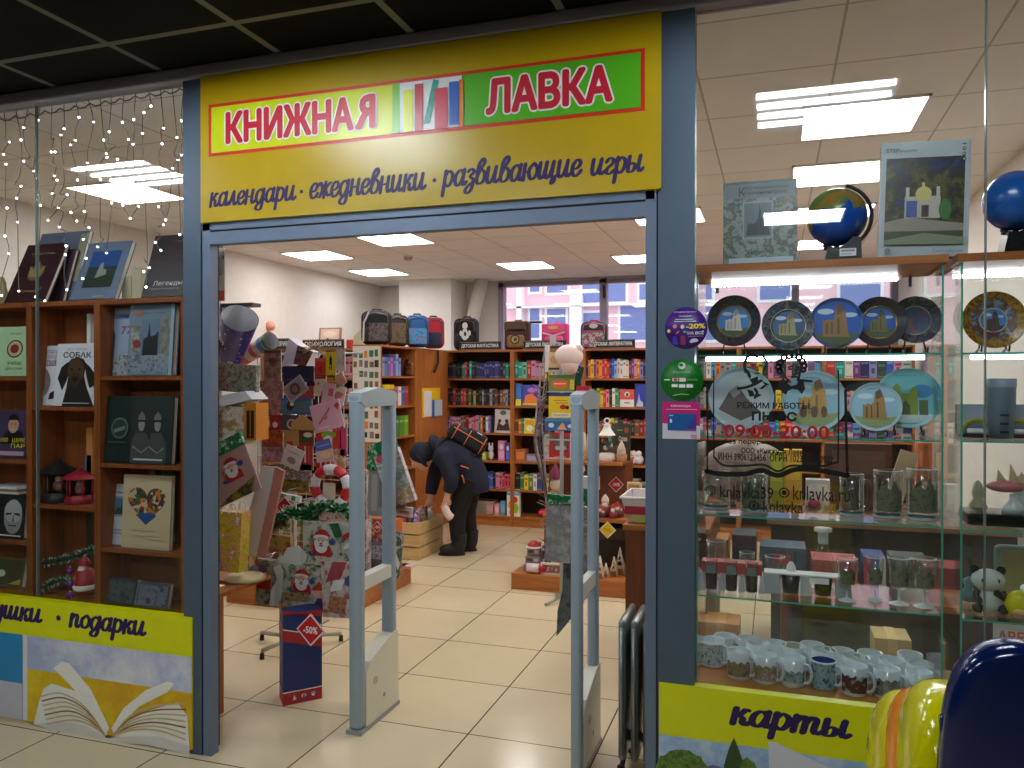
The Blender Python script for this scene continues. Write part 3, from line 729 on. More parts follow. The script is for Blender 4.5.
# garland and santa at the bottom of unit two
zb = zs_(60,602)
q0 = aty(30,590, LY + .05); q1 = aty(94,552, LY + .05)
for k,(pts, lab) in enumerate((([(42,563),(60,560),(76,556),(93,549)], 'green tinsel garland, upper strand above the lilac baubles'),([(42,589),(52,583),(64,580),(76,583)], 'green tinsel garland, lower strand beside the santa'))):
    P = [aty(x, y, LY + .06) for x, y in pts]; P = [Vector(p) for p in smooth_path([tuple(p) for p in P],6)]
    m = MB(); rnd = random.Random(k); m.tube(P,.012, C(20,60,36),6)
    for p in P:
        for j in range(16):
            d = Vector((rnd.uniform(-1,1), rnd.uniform(-1,1), rnd.uniform(-1,1))).normalized() * .034
            e = d.orthogonal().normalized() * .004
            m.add([p - e, p + e, p + d],[(0,1,2)], C(*rnd.choice([(26,90,50),(20,66,44),(40,120,70),(190,200,196)])))
    o = m.build('tinsel_garland'); tag(o, lab, 'garland')
for k,(px, py) in enumerate(((70,571),(70,583.5),(70,595.5))):
    c = aty(px, py, LY + .045); o = MB().ell(c,.017, mat((120,40,150),.15),16,10).build('bauble')
    MB().cyl(c + Vector((0,0,.016)), c + Vector((0,0,.024)),.005,.004, C(190,180,120),8).build('cap', o)
    tag(o, 'lilac bauble beside the felt santa, %s of three in a column' % ('top', 'middle', 'bottom')[k], 'bauble', 'lilac baubles')
c = aty(85,588, LY + .05); R_ = C(170,24,34)
q = thing('santa_figure',(c.x, c.y, c.z - .02), 'red felt santa figure standing beside the lilac baubles', 'figurine')
zt = aty(85,556, LY + .05).z; h_ = zt - c.z
MB().lathe([(.0005,-.02),(.045,-.02),(.05,.0),(.04, h_ * .55),(.02, h_ * .66)], c, R_,18).build('coat', q)
MB().lathe([(.05,-.004),(.055,.008),(.048,.02)], c, PAPER,18).build('fur_trim', q)
MB().ell(c + Vector((0,-.006, h_ * .66)),.024, C(220,180,160)).build('head', q)
MB().lathe([(.027, h_ * .7),(.029, h_ * .76),(.018, h_ * .9),(.0005, h_)], c, R_,16).build('hat', q)
MB().ell(c + Vector((0,-.02, h_ * .58)),(.02,.014,.022), PAPER).build('beard', q)
for k,(px0, py0, px1, py1) in enumerate(((26,557,41,569),(27,570,42,581),(26,582,41,594))):
    x0, x1, z0, z1 = rr(px0, py0, px1, py1, LY + .06)
    m = MB(); m.rbox(x0, x1, LY + .06, LY + .14, z0, z1,.008, mat((206,212,216),.35)); o = m.build('gift_box')
    MB().box(x0 - .001, x1 + .001, LY + .059, LY + .141,(z0 + z1) / 2 - .004,(z0 + z1) / 2 + .004, C(150,160,170)).build('ribbon', o)
    tag(o, 'small pale grey gift box beside the green garland, %s of the column' % ('top', 'middle', 'bottom')[k], 'gift box', 'pale grey gift boxes')
# unit three
book('photo_album', rr(104,306,133,375, LY + .06, zs_(135,377.5)), LY + .06,.02, 'pale city album with blue lettering, half behind the skyline album', 'album', C(150,166,190),
     [('r',0,.0,1,.3, artmat(21,[(60,56,50),(110,110,110),(176,180,190),(90,80,60)],40)),('t',.26,.82,.95,.9, 'КАЛИНИНГРАД', C(30,60,170),.02),('p',[(.05,0),(.05,.62),(.18,.72),(.3,.6),(.3,0)], C(70,66,70)),('t',.5,.6,.85,.72, '77', C(150,40,60))],.1)
ART1 = artmat(22,[(30,34,40),(70,78,84),(120,130,140),(150,160,170),(60,50,40)],30)
book('photo_album', rr(126.5,303,172,375.5, LY + .02, zs_(135,377.5)), LY + .02,.03, 'grey city album with a dark tower skyline beside the grey post', 'album', C(116,134,150),
     [('r',.03,.03,.93,.3, ART1),('r',.7,.3,.93,.84, artmat(23,[(60,66,64),(110,112,104),(140,140,128)],40)),('r',.05,.3,.26,.7, artmat(24,[(60,56,50),(120,116,100),(170,170,170)],34)),('r',.28,.3,.68,.78, C(104,124,146)),('p',[(.32,.28),(.34,.5),(.43,.54),(.46,.74),(.5,.54),(.6,.56),(.66,.62),(.66,.28)], C(34,38,44)),('e',.2,.87,.12,.04, C(160,110,100)),('t',.34,.85,.8,.88, 'ВИДЫ ГОРОДА', C(70,80,100)),('e',.2,.44,.08,.06, C(150,50,50)),('r',.93,0,1,1, C(150,170,186))],.08)
MIL = C(70,78,74); SKN = C(132,138,132)
def soldier(cx, s): return [('p',[(cx - .13,0),(cx - .13,.3),(cx - .08,.46),(cx + .06,.46),(cx + .13,.3),(cx + .13,0)], MIL),('e', cx,.58,.045,.1, SKN),('p',[(cx - .05,.64),(cx - .05,.7),(cx,.78),(cx + .05,.7),(cx + .05,.64)], C(110,116,110)),('r', cx - .055,.62, cx + .055,.65, C(30,34,34)),('l',[(cx - .1,.25),(cx + .02,.16),(cx + .1,.24)],.008, SKN)]
book('book', rr(99.5,397,171,464, LY + .02, zs_(135,466)), LY + .02,.03, 'wide dark green book with two officers in field caps on the cover', 'book', C(24,40,38),
     [('r',.42,.0,1,1, C(40,50,48))] + soldier(.57,1) + soldier(.8,1) + [('e',.28,.52,.12,.16, C(90,104,96)),('e',.28,.52,.1,.13, C(40,56,52)),('p',[(.2,.5),(.36,.56),(.36,.5),(.2,.44)], C(110,120,112)),('r',.12,.3,.38,.315, C(70,90,84)),('r',.5,.05,.9,.075, C(190,196,190))],.08)
book('photo_album', rr(102,489,128,549, LY + .07, zs_(135,552)), LY + .07,.02, 'white souvenir album with a small castle photo, behind the heart book', 'album', C(206,210,218),
     [('r',.3,.46,.96,.8, C(150,160,176)),('r',.36,.5,.96,.76, C(90,130,176)),('p',[(.38,.5),(.5,.62),(.62,.6),(.66,.72),(.7,.6),(.96,.62),(.96,.5)], C(60,80,40)),('t',.3,.83,.95,.89, 'Калининград', C(80,90,120)),('r',.2,.24,.9,.255, C(140,150,170)),('r',.2,.18,.8,.195, C(140,150,170))],.1)
HEART = artmat(31,[(150,60,50),(60,110,60),(196,120,50),(70,60,60),(200,180,150)],62,.4, True)
hp = [(.5 + .42 * (16 * math.sin(t) ** 3) / 17,.62 + .3 * (13 * math.cos(t) - 5 * math.cos(2 * t) - 2 * math.cos(3 * t) - math.cos(4 * t)) / 17) for t in [2 * PI * k / 40 for k in range(40)]][::-1]
book('book', rr(121,480,169,553.5, LY + .03, zs_(135,552)), LY + .03,.022, 'cream book with a colourful heart made of tiny pictures', 'book', C(206,186,150),
     [('p', hp, HEART),('p',[(.28,.46),(.5,.33),(.72,.46),(.6,.5),(.4,.48)], C(40,80,140)),('r',.2,.24,.7,.25, C(170,150,120)),('r',.3,.17,.8,.18, C(170,150,120)),('r',.55,.13,.85,.14, C(170,150,120))],.06)
book('postcard_set', rr(100,583,133,609, LY + .03, zs_(135,612)), LY + .03,.03, 'dark green landscape postcard box at the bottom of the heart book unit', 'postcard set', C(44,54,58),
     [('r',.05,.1,.95,.9, artmat(41,[(30,40,36),(40,56,50),(90,100,110),(40,60,50)],26))],.25)
book('postcard_set', rr(135,585,166,610, LY + .03, zs_(135,612)), LY + .03,.03, 'blue-grey cloudy sky postcard box at the bottom, nearest the grey post', 'postcard set', C(66,78,96),
     [('r',.05,.1,.95,.9, artmat(42,[(50,60,84),(70,84,110),(120,130,150),(50,50,70)],22))],.25)
for k,(px0, py0, px1, py1, cc, lab) in enumerate(((152,470,158,481,(220,206,206), 'pale pink'),(159,470,164,481,(60,60,60), 'dark grey'),(164,470,168,481,(130,170,40), 'lime green'))):
    x0, x1, z0, z1 = rr(px0, py0, px1, py1, LY + .13)
    o = MB().box(x0, x1, LY + .11, LY + .175, zs_(135,552), z1, C(*cc)).build('book'); tag(o, lab + ' book spine showing above the heart book', 'book')
# albums standing on top of the units
MAR = C(52,16,26)
za = ztop
def tilt_book(px0, py0, px1, py1, Y, th, lean,*a,**k): return book('photo_album', rr(px0, py0, px1, py1, Y, za + .001), Y, th,*a, lean=lean,**k)
def rt(px0, px1, pyt, Y, lean):
    r = rr(px0, pyt, px1,303, Y, za + .002); d = (aty(px0, pyt, Y).z - za); r[3] = za + d / max(.2, math.cos(lean)) * 1.02; return r
STRAP = C(120,100,60)
book('photo_album', rt(22,71,233, LY + .17,.3), LY + .17,.025, 'slate blue album standing behind the maroon album with coat of arms', 'album', C(96,104,124),[('r',.84,.3,1,.96, C(150,146,120))],.3)
book('photo_album', rt(4,44,244, LY + .06,.42), LY + .06,.022, 'maroon album with a gilt coat of arms leaning back over the cat book unit', 'album', MAR,
     [('e',.5,.5,.2,.14, C(110,90,50)),('p',[(.36,.42),(.3,.62),(.42,.54),(.5,.7),(.58,.54),(.7,.62),(.64,.42)], C(150,130,80)),('t',.2,.8,.8,.84, 'АЛЬБОМ ГОРОДА', C(170,150,140)),('r',.3,.16,.7,.19, C(140,100,60))],.42)
book('photo_album', rt(40,62,250, LY + .14,.3), LY + .14,.022, 'dark purple album standing between the maroon and the castle albums', 'album', C(58,40,52),[('e',.7,.5,.1,.08, C(120,40,40))],.3)
book('photo_album', rt(70,114,243, LY + .07,.38), LY + .07,.028, 'slate album with a framed castle photo, leaning on the bookcase top', 'album', C(108,124,150),
     [('r',.18,.2,.84,.84, C(40,60,60)),('r',.18,.56,.84,.84, C(40,80,150)),('p',[(.4,.34),(.44,.6),(.5,.64),(.54,.52),(.62,.5),(.66,.34)], C(150,150,140)),('p',[(.18,.2),(.18,.42),(.4,.36),(.84,.46),(.84,.2)], C(40,54,36)),('r',.5,.03,.75,.05, C(180,170,120))],.38)
book('photo_album', rt(141,188,236, LY + .06,.3), LY + .06,.03, 'dark maroon album with white script lettering beside the grey post', 'album', C(40,14,22),
     [('t',.2,.16,.82,.25, 'Легенды', C(220,210,210)),('t',.16,.11,.78,.135, 'КЁНИГСБЕРГА', C(190,176,176)),('r',.5,.88,.95,.895, C(120,70,70))],.3)
for k,(px, py, h_) in enumerate(((128,274,24),(138,266,32))):
    x0, x1, z0, z1 = rr(px - 4.5, py, px + 4.5, py + h_, LY + .15, za); m = MB(); m.box(x0, x1, LY + .14, LY + .19, z0, z1, C(200,190,160))
    for j in range(3): m.box(x0 + (x1 - x0) * (.02 + .36 * j), x0 + (x1 - x0) * (.26 + .36 * j), LY + .14, LY + .19, z1, z1 + .012, C(200,190,160))
    o = m.build('castle_tower_figure'); tag(o, '%s cream castle tower figure on the bookcase top between the albums' % ('shorter', 'taller')[k], 'figurine')
c = aty(2,285, LY + .12)
o = MB().lathe([(.0005,0),(.03,0),(.036,.03),(.03,.07),(.02,.1),(.022,.12),(.012,.15),(.0005,.155)],(c.x, c.y, za), C(176,160,110),16).build('figurine'); tag(o, 'beige figurine on the bookcase top at the window edge', 'figurine')

# fairy light curtain hung inside the glass
FY = D + .06
BULB = emat('fairy_bulb',(.86,.93,1.0), FAIRY_L, False); CABLE = mat((112,112,104),.6)
q = thing('fairy_light_curtain',(aty(95,100, FY).x, FY,2.3), 'curtain of white fairy lights hanging inside the album window', 'fairy lights')
rnd = random.Random(11)
top = lambda px: aty(px,112 - .17 * px + 2, FY)
main = [top(px) + Vector((0,0,-.02 - .018 * abs(math.sin(px * .21)))) for px in range(-30,186,5)]
MB().tube(main,.0032, CABLE,5).build('cable', q)
bulb_pts = [(152,481),(95,511),(37,568),(84,560),(15,618),(24,657),(95,645),(84,745),(135,684),(217,703),(228,721),(220,608),(205,608),(256,515),(244,540),(316,470),(374,488),(283,580),(301,561),(350,652),(437,527),(415,560),(425,614),(428,629),(470,637),(489,489),(535,479),(576,450),(604,425),(570,534),(514,558),(532,577),(648,575),(655,513),(708,550),(725,483),(725,620),(712,640),(691,673),(644,682),(402,718),(310,720)]
bulb_pts = [(a / 4, b / 4) for a, b in bulb_pts]
bulb_pts += [(a / 5.12,190 + b / 5.12) for a, b in ((85,42),(36,92),(90,165),(25,236),(45,326),(8,541),(96,517),(268,18),(344,24),(207,78),(299,91),(246,155),(304,190),(363,115),(431,110),(393,158),(427,253),(338,286),(335,331),(456,192),(500,291),(544,322),(441,350),(424,453),(342,510),(667,145),(708,84),(848,153),(838,178),(813,86),(920,228),(796,268),(824,309),(764,398),(735,418),(748,497),(572,66),(629,78),(228,568),(182,547))]
bl = None
for px, py in bulb_pts:
    c = aty(px, py, FY + rnd.uniform(-.01,.01))
    if bl is None: bl = MB().ell((0,0,0),.0042, BULB,8,6).build('bulb', q, None); bl.location = c - Vector(q['_w']) + Vector(q['_w']); first = bl; bl.data.transform(Matrix.Translation(Vector(q['_w']))); bl.location = c - Vector(q['_w'])
    else: b2 = first.copy(); COL.objects.link(b2); b2.location = c - Vector(q['_w'])
for px in range(4,186,12):
    L = [b for b in bulb_pts if abs(b[0] - px) < 6.5]; L.sort(key=lambda b: b[1])
    if not L: continue
    P = [tuple(top(px))]
    for x, y in L:
        P.append(tuple(aty((x + px) / 2 + rnd.uniform(-2,2),(y + 30) if y < 60 else y - 14, FY))) if y > 140 else None
        P.append(tuple(aty(x, y, FY)))
    P.sort(key=lambda p: -p[2])
    MB().tube(smooth_path(P,4),.002, CABLE,5).build('strand', q)
# ================================================================== SOUVENIR SHOWCASES
CY, CB = 2.82,3.16                             # front and back of the glass cabinets
def cx(px, py=450): return aty(px, py, CY).x
ztopw = aty(760,267, CY).z
zsh = [aty(820,353.7, CY).z, aty(820,438, CY).z, aty(820,520.5, CY).z, aty(820,605, CY).z]
zbase = aty(760,693, CY).z
STRIP = emat('led_strip',(.92,.95,1.0), STRIP_L)
STEEL = mat((150,156,160),.3,.8)
zsh2 = [aty(985, y_, CY).z for y_ in (352.3,441,531,621)]
def showcase(x0, x1, label, levels):
    q = thing('glass_showcase',((x0 + x1) / 2,(CY + CB) / 2,0), label, 'showcase', 'glass souvenir showcases')
    MB().box(x0 - .012, x1 + .012, CY - .012, CB + .01, ztopw - .012, ztopw + .014, WOODX).build('top_board', q)
    MB().box(x0 - .005, x1 + .005, CY - .008, CB + .005, zbase - .03, zbase, WOODX).build('base_board', q)
    m = MB(); m.box(x0, x1, CY, CB,.04, zbase - .03, BROWN); m.box(x0 + .02, x1 - .02, CY + .03, CB - .02,0,.04, BLACK); m.build('plinth', q)
    for a, b in ((x0, x0 + .006),(x1 - .006, x1)):
        g = MB(); g.box(a, b, CY, CB, zbase, ztopw - .012, SHELFGLASS, GREENEDGE); g.build('side_pane', q)
    MB().box(x0 + .006, x1 - .006, CB - .006, CB, zbase, ztopw - .012, SHELFGLASS).build('back_pane', q)
    for k, z in enumerate(levels):
        MB().box(x0 + .007, x1 - .007, CY + .006, CB - .008, z - .006, z, SHELFGLASS, GREENEDGE).build('shelf', q)
        if k < 1:
            s_ = MB().box(x0 + .03, x1 - .05, CY + .022, CY + .036, z - .022, z - .0065, mat((222,226,230),.4)).build('led_profile', q)
            MB().box(x0 + .032, x1 - .052, CY + .0195, CY + .0225, z - .021, z - .008, STRIP).build('led_strip', s_)
    s_ = MB().box(x0 + .03, x1 - .08, CB - .05, CB - .03, ztopw - .03, ztopw - .012, mat((222,226,230),.4)).build('led_profile', q)
    m = MB(); n = int((x1 - x0 - .11) / .014)
    for k in range(n): m.box(x0 + .032 + k * .014, x0 + .041 + k * .014, CB - .0525, CB - .0495, ztopw - .030, ztopw - .016, STRIP)
    m.build('led_strip', s_)
    for a in (x0 + .05, x1 - .05):
        MB().cyl((a, CB - .02, ztopw - .05),(a, CB - .02, ztopw - .012),.006,.006, STEEL,10).build('clamp', q)
    return q
sx0, sx1 = cx(696), cx(943.5)
tx0, tx1 = cx(960.5), XR + .02
showcase(sx0, sx1, 'tall glass showcase of plates, glasses and mugs beside the grey post', zsh)
showcase(tx0, tx1, 'second glass showcase with the panda figure and the ochre plate', zsh2)
T = ztopw + .015

# on top of the cabinets
book('photo_album', rr(723,183,797,270,2.93, T),2.93,.03, 'grey city guide album with a castle engraving standing on the showcase top', 'album', C(96,112,118),
     [('r',.0,.0,1,.9, artmat(51,[(70,84,84),(110,124,120),(150,160,156),(60,70,66),(130,124,100)],34)),('r',.02,.8,.98,.97, C(120,134,140)),('r',.27,.32,.68,.76, C(150,160,166)),('r',.29,.34,.66,.74, C(104,118,126)),('p',[(.32,.36),(.34,.5),(.44,.5),(.48,.56),(.5,.72),(.53,.56),(.62,.5),(.64,.36)], C(50,56,60)),('t',.3,.895,.88,.93, 'По ГОРОДАМ и весям', C(60,50,56)),('t',.28,.83,.86,.88, 'Калининград', C(80,40,46)),('t',.22,.82,.3,.93, 'К', C(90,40,40)),('r',.08,.02,.95,.1, C(176,196,206))],.06)
ppz = rr(878,145,968,262,2.90, T)
m = MB(); x0, x1, z0, z1 = ppz
m.box(x0, x1,2.90,2.955, z0, z1, C(150,120,104), C(176,186,190))
BX = artmat(52,[(14,20,46),(22,36,96),(26,30,24),(50,48,20),(96,88,26),(24,20,30)],15)
m.art((x0,2.90, z0),(x1 - x0,0,0),(0,0, z1 - z0),[('r',.06,.1,.94,.86, BX),('r',.06,.1,.94,.3, C(70,74,56)),('p',[(.06,.3),(.3,.34),(.94,.28),(.94,.22),(.06,.22)], C(150,140,130)),('r',.28,.33,.68,.52, C(186,180,164)),('e',.49,.54,.09,.065, C(206,190,120)),('r',.47,.59,.5,.64, C(206,190,120)),('r',.29,.5,.33,.6, C(190,184,170)),('r',.63,.5,.67,.6, C(190,184,170)),('r',.3,.34,.42,.48, C(60,90,160)),('r',.47,.34,.55,.44, C(70,40,46)),('e',.73,.4,.07,.09, C(60,110,50)),('p',[(.06,.1),(.94,.1),(.94,.16),(.5,.2),(.06,.14)], C(130,136,110)),
   ('t',.05,.905,.2,.94, 'STEP', C(30,32,40),.01),('t',.21,.9,.4,.93, 'puzzle', C(60,66,76)),('t',.6,.03,.93,.06, 'Travel collection', C(110,120,130)),('e',.1,.05,.035,.022, C(120,130,140)),('l',[(.97,.98),(.97,.8)],.0016, C(120,130,136))])
for k in range(4):      # 1000 printed up the side
    a = .965 - .045 * k
    if k == 0: m.art((x0,2.899, z0),(x1 - x0,0,0),(0,0, z1 - z0),[('r',.905, a - .008,.945, a, C(30,32,40))])
    else: m.art((x0,2.899, z0),(x1 - x0,0,0),(0,0, z1 - z0),[('e',.925, a,.021,.016, C(30,32,40)),('e',.925, a,.012,.008, C(176,186,190))])
m.rot((-.05,.035,0),(x0,2.9, z0)); m.xf(Matrix.Translation((0,0,.012)))
o = m.build('puzzle_box'); tag(o, 'tall grey puzzle box showing a domed white pavilion, beside the small globe', 'puzzle')
LAND = bpy.data.materials.new('globe_map'); LAND.use_nodes = True
nt = LAND.node_tree; b = nt.nodes['Principled BSDF']; tc = nt.nodes.new('ShaderNodeTexCoord'); n1 = nt.nodes.new('ShaderNodeTexNoise'); n1.inputs['Scale'].default_value = 9; n1.inputs['Detail'].default_value = 6
r1 = nt.nodes.new('ShaderNodeValToRGB'); e = r1.color_ramp.elements; r1.color_ramp.interpolation = 'CONSTANT'
e[0].color = rgb((20,76,170)); e[1].position = .5; e[1].color = rgb((110,120,50)); e2 = e.new(.56); e2.color = rgb((150,110,50)); e3 = e.new(.64); e3.color = rgb((90,120,60))
nt.links.new(tc.outputs['Object'], n1.inputs['Vector']); nt.links.new(n1.outputs['Fac'], r1.inputs[0])
sp = nt.nodes.new('ShaderNodeSeparateXYZ'); nt.links.new(tc.outputs['Object'], sp.inputs[0])
ad = nt.nodes.new('ShaderNodeMath'); ad.operation = 'MULTIPLY_ADD'; ad.inputs[1].default_value = 1.4; ad.inputs[2].default_value = -.19
nt.links.new(sp.outputs['Z'], ad.inputs[0]); a2 = nt.nodes.new('ShaderNodeMath'); a2.operation = 'ADD'; nt.links.new(ad.outputs[0], a2.inputs[0]); nt.links.new(n1.outputs['Fac'], a2.inputs[1])
nt.links.new(a2.outputs[0], r1.inputs[0]); nt.links.new(r1.outputs[0], b.inputs['Base Color']); b.inputs['Roughness'].default_value = .2
SEA = mat((26,92,176),.2)
def globe(px0, py0, px1, py1, Y, m_, label, barcode):
    a = aty(px0,(py0 + py1) / 2, Y); b_ = aty(px1,(py0 + py1) / 2, Y); c = (a + b_) / 2; r = (b_.x - a.x) / 2
    q = thing('globe',(c.x, c.y, T), label, 'globe')
    MB().ell(c, r, m_,32,20).build('ball', q)
    arc = [c + Vector((math.cos(t) * (r + .012),.0, math.sin(t) * (r + .012))) for t in [math.radians(d_) for d_ in range(-112,76,11)]]
    MB().tube(arc,.0065, BLACK,8).build('meridian_arm', q)
    MB().cyl(c + Vector((0,0,-r - .012)), c + Vector((0,0,-r + .004)),.012,.008, BLACK,10).build('pivot', q)
    m = MB(); zt = c.z - r - .01; w_ = r * .62
    m.prism([(c.x - w_ * .75, T),(c.x + w_ * 1.25, T),(c.x + w_ * 1.2, zt + .03),(c.x + w_ * .8, zt + .035),(c.x + w_ * .2, zt - .004),(c.x - w_ * .5, zt + .002)], Y - .045, Y + .05, mat((18,18,22),.3))
    m.tube([c + Vector((-r * .45,0,-r * .95)), c + Vector((0,0,-r - .012)), c + Vector((r * .6,0,-r * .9))],.006, BLACK,8)
    m.build('base', q)
    if barcode:
        s_ = MB().box(c.x + w_ * .1, c.x + w_ * .95, Y - .047, Y - .0445, T + .02, T + .045, WHITE); s_.art((c.x + w_ * .1, Y - .047, T + .02),(w_ * .85,0,0),(0,0,.025),[('r',.08,.55,.92,.85, mat((150,154,160),.5)),('r',.08,.2,.7,.32, mat((150,154,160),.5))]); s_.build('price_label', q)
globe(806,186,868,249,2.94, LAND, 'small political globe on a black base beside the puzzle box', True)
globe(982,167,1050,235,2.94, SEA, 'plain blue globe above the second showcase', False)

# picture plates on stands
EASEL = mat((12,12,14),.4)
def plate(px, py, rpx, Y, zs, label, art, rim, rimw, lean=.1, group=None, gold=None):
    py += 2.5; c = aty(px, py, Y); r = aty(px + rpx, py, Y).x - c.x
    q = thing('souvenir_plate',(c.x, Y, zs), label, 'plate', group)
    M = Matrix.Rotation(-lean,3, 'X') @ Matrix.Rotation(PI / 2,3, 'X')   # dish axis towards the viewer
    c = Vector((c.x, Y, max(c.z, zs + .014 + r * math.cos(lean) * .99)))
    pr = [(.0005,0),(r * .55,0),(r * .68,.006),(r * .97,.016),(r,.0175),(r * .985,.0145),(r * .66,-.002),(r * .5,-.006),(.0005,-.006)]
    m = MB(); m.lathe(pr, c, rim,40, M)
    U = M @ Vector((1,0,0)); V = M @ Vector((0,1,0)); N = U.cross(V)
    k = rimw
    O = c + N * .0012 - U * r - V * r
    m2 = []
    for it in art: m2.append(it)
    m.build('dish', q)
    # centre picture as a thin printed disc inside the well, and a gilt ring
    p = MB(); U2, V2 = U * (2 * r * k), V * (2 * r * k)
    p.art(c + N * (.001 if k < .72 else .012) - U2 / 2 - V2 / 2, U2, V2, art,.0006); p.build('picture', q)
    if gold: MB().tube([c + N * (.004 if k < .72 else .013) + (U * math.cos(t) + V * math.sin(t)) * r * k for t in [2 * PI * j / 32 for j in range(32)]],.0022, gold,6, True).build('gilt_ring', q)
    e_ = MB(); zz = zs + .002
    for sgn in (-1,1):
        x = c.x + sgn * r * .42
        e_.tube([(x, Y - .035, zz + .022),(x, Y - .03, zz + .004),(x, Y + .01, zz + .012),(x, Y + .045, zz + .003)],.0032, EASEL,6)
        e_.tube([(x, Y + .005, zz + .012),(x * .7 + c.x * .3, Y + .03, zz + r * .9)],.003, EASEL,6)
    e_.build('stand', q); return q
SKYB = C(30,90,190); CLD = C(190,214,236); OCH = C(150,110,60); OCHD = C(104,72,40); GRS = C(70,84,40)
def castle(sky, wall, dark, ground, cl=CLD):
    return [('e',.5,.5,.5,.5, sky),('e',.3,.74,.16,.06, cl),('e',.76,.66,.14,.05, cl),('p',[(.06,.3),(.3,.26),(.7,.26),(.94,.3),(.8,.12),(.5,0.01),(.2,.12)], ground),
            ('p',[(.24,.22),(.24,.56),(.3,.54),(.34,.58),(.42,.56),(.46,.6),(.5,.84),(.6,.88),(.68,.7),(.72,.3),(.76,.2)], wall),('p',[(.5,.84),(.6,.9),(.66,.74),(.52,.66)], dark),('r',.3,.26,.34,.5, dark),('r',.4,.26,.43,.52, dark),('r',.52,.26,.56,.6, dark)]
ROUND = lambda *c: [('e',.5,.5,.5,.5, c[0])]
RIM1 = artmat(61,[(34,26,26),(54,44,46),(80,60,60),(60,72,84),(30,30,40)],34,.2)
RIM2 = artmat(62,[(40,60,100),(70,84,110),(120,124,120),(50,44,46),(90,110,140)],30,.2)
RIM3 = artmat(63,[(20,30,60),(34,70,140),(60,110,180),(60,56,46)],22,.2)
GILT = mat((186,160,84),.25,.7)
z1_ = zsh[0] + .0008
plate(734,319,27,2.97, z1_, 'dark rimmed souvenir plate with a blue sky and white castle, first by the grey post', castle(C(60,130,210), C(220,214,206), C(180,160,140), GRS), RIM1,.62, gold=GILT)
plate(788,325,27,2.95, z1_, 'blue-grey souvenir plate showing a low fortress, second from the grey post', castle(C(60,90,140), C(170,160,120), C(130,110,70), C(70,80,60)), RIM2,.66, gold=mat((170,176,160),.3,.4))
plate(836,321,27.5,2.96, z1_, 'bright blue souvenir plate with a large ruined castle tower', castle(SKYB, OCH, OCHD, GRS), RIM3,.96)
plate(879,320,28,2.99, z1_, 'dark rimmed souvenir plate with a castle tower inside a gilt ring', castle(SKYB, C(120,110,60), C(80,70,40), GRS), RIM1,.64, gold=GILT)
plate(915,318,26.5,3.04, z1_, 'souvenir plate half hidden behind the last dark plate, with red roofs',[('e',.5,.5,.5,.5, artmat(64,[(120,50,50),(150,90,80),(60,90,140),(90,100,110)],40))], RIM2,.6, gold=mat((190,190,186),.3,.4))
AMB = artmat(65,[(150,112,40),(176,136,56),(120,86,30)],70,.25)
q = plate(993,318,33,2.97, z1_, 'ochre plate with ten picture segments round a castle, in the second showcase', castle(C(70,130,200), C(90,70,60), C(60,44,44), C(90,60,60)), AMB,.42, gold=mat((200,196,180),.3,.4))
c = aty(993,318,2.97); r_ = aty(1026,318,2.97).x - c.x; c.z = aty(993,320.5,2.97).z; M = Matrix.Rotation(-.1,3, 'X') @ Matrix.Rotation(PI / 2,3, 'X'); c.z = max(c.z, z1_ + .014 + r_ * math.cos(.1) * .99)
U = M @ Vector((1,0,0)); V = M @ Vector((0,1,0)); N = U.cross(V); m = MB(); rnd = random.Random(3)
for k in range(8):
    t0, t1 = k * PI / 4 + .06,(k + 1) * PI / 4 - .06
    P = [c + N * (.008 if rad > r_ * .5 else .003) + (U * math.cos(t) + V * math.sin(t)) * rad for rad, t in ((r_ * .47, t0),(r_ * .72, t0),(r_ * .74,(t0 + t1) / 2),(r_ * .72, t1),(r_ * .47, t1))]
    m.add(P,[(0,1,2,3,4)], artmat(66 + k % 3,[(50,90,160),(120,150,190),(90,70,60),(120,60,60)],40))
m.build('rim_pictures', q)
plate(1054,320,26,2.99, z1_, 'second ochre plate at the far edge of the second showcase', castle(C(70,130,200), C(90,70,60), C(60,44,44), C(90,60,60)), AMB,.42)
PALE = mat((176,206,216),.2); PALES = C(150,196,220)
z2_ = zsh[1] + .0008
def pale(wall, dark): return castle(PALES, wall, dark, C(150,170,110), C(206,226,234)) + [('t',.3,.9,.6,.925, 'замок', C(90,90,110))]
plate(741,402,33,2.97, z2_, 'pale plate with a grey rocky hill behind the opening hours lettering',[('e',.5,.5,.5,.5, C(196,206,212)),('p',[(.12,.3),(.3,.62),(.44,.74),(.6,.5),(.84,.26),(.5,.1)], C(96,84,80)),('p',[(.3,.62),(.44,.74),(.5,.6),(.38,.5)], C(150,140,140))], PALE,.9,.2)
plate(814,408,33,2.95, z2_, 'pale blue plate with a yellow brick gate and three arches, behind the lettering', pale(C(196,150,70), C(140,96,50)) + [('e',.32,.3,.06,.1, C(90,60,40)),('e',.5,.3,.06,.1, C(90,60,40)),('e',.66,.3,.05,.1, C(90,60,40))], PALE,.92,.2)
plate(875,405,27,2.93, z2_, 'smaller pale blue plate with a brown fortress gate', pale(C(170,130,70), C(110,70,50)), PALE,.92,.2)
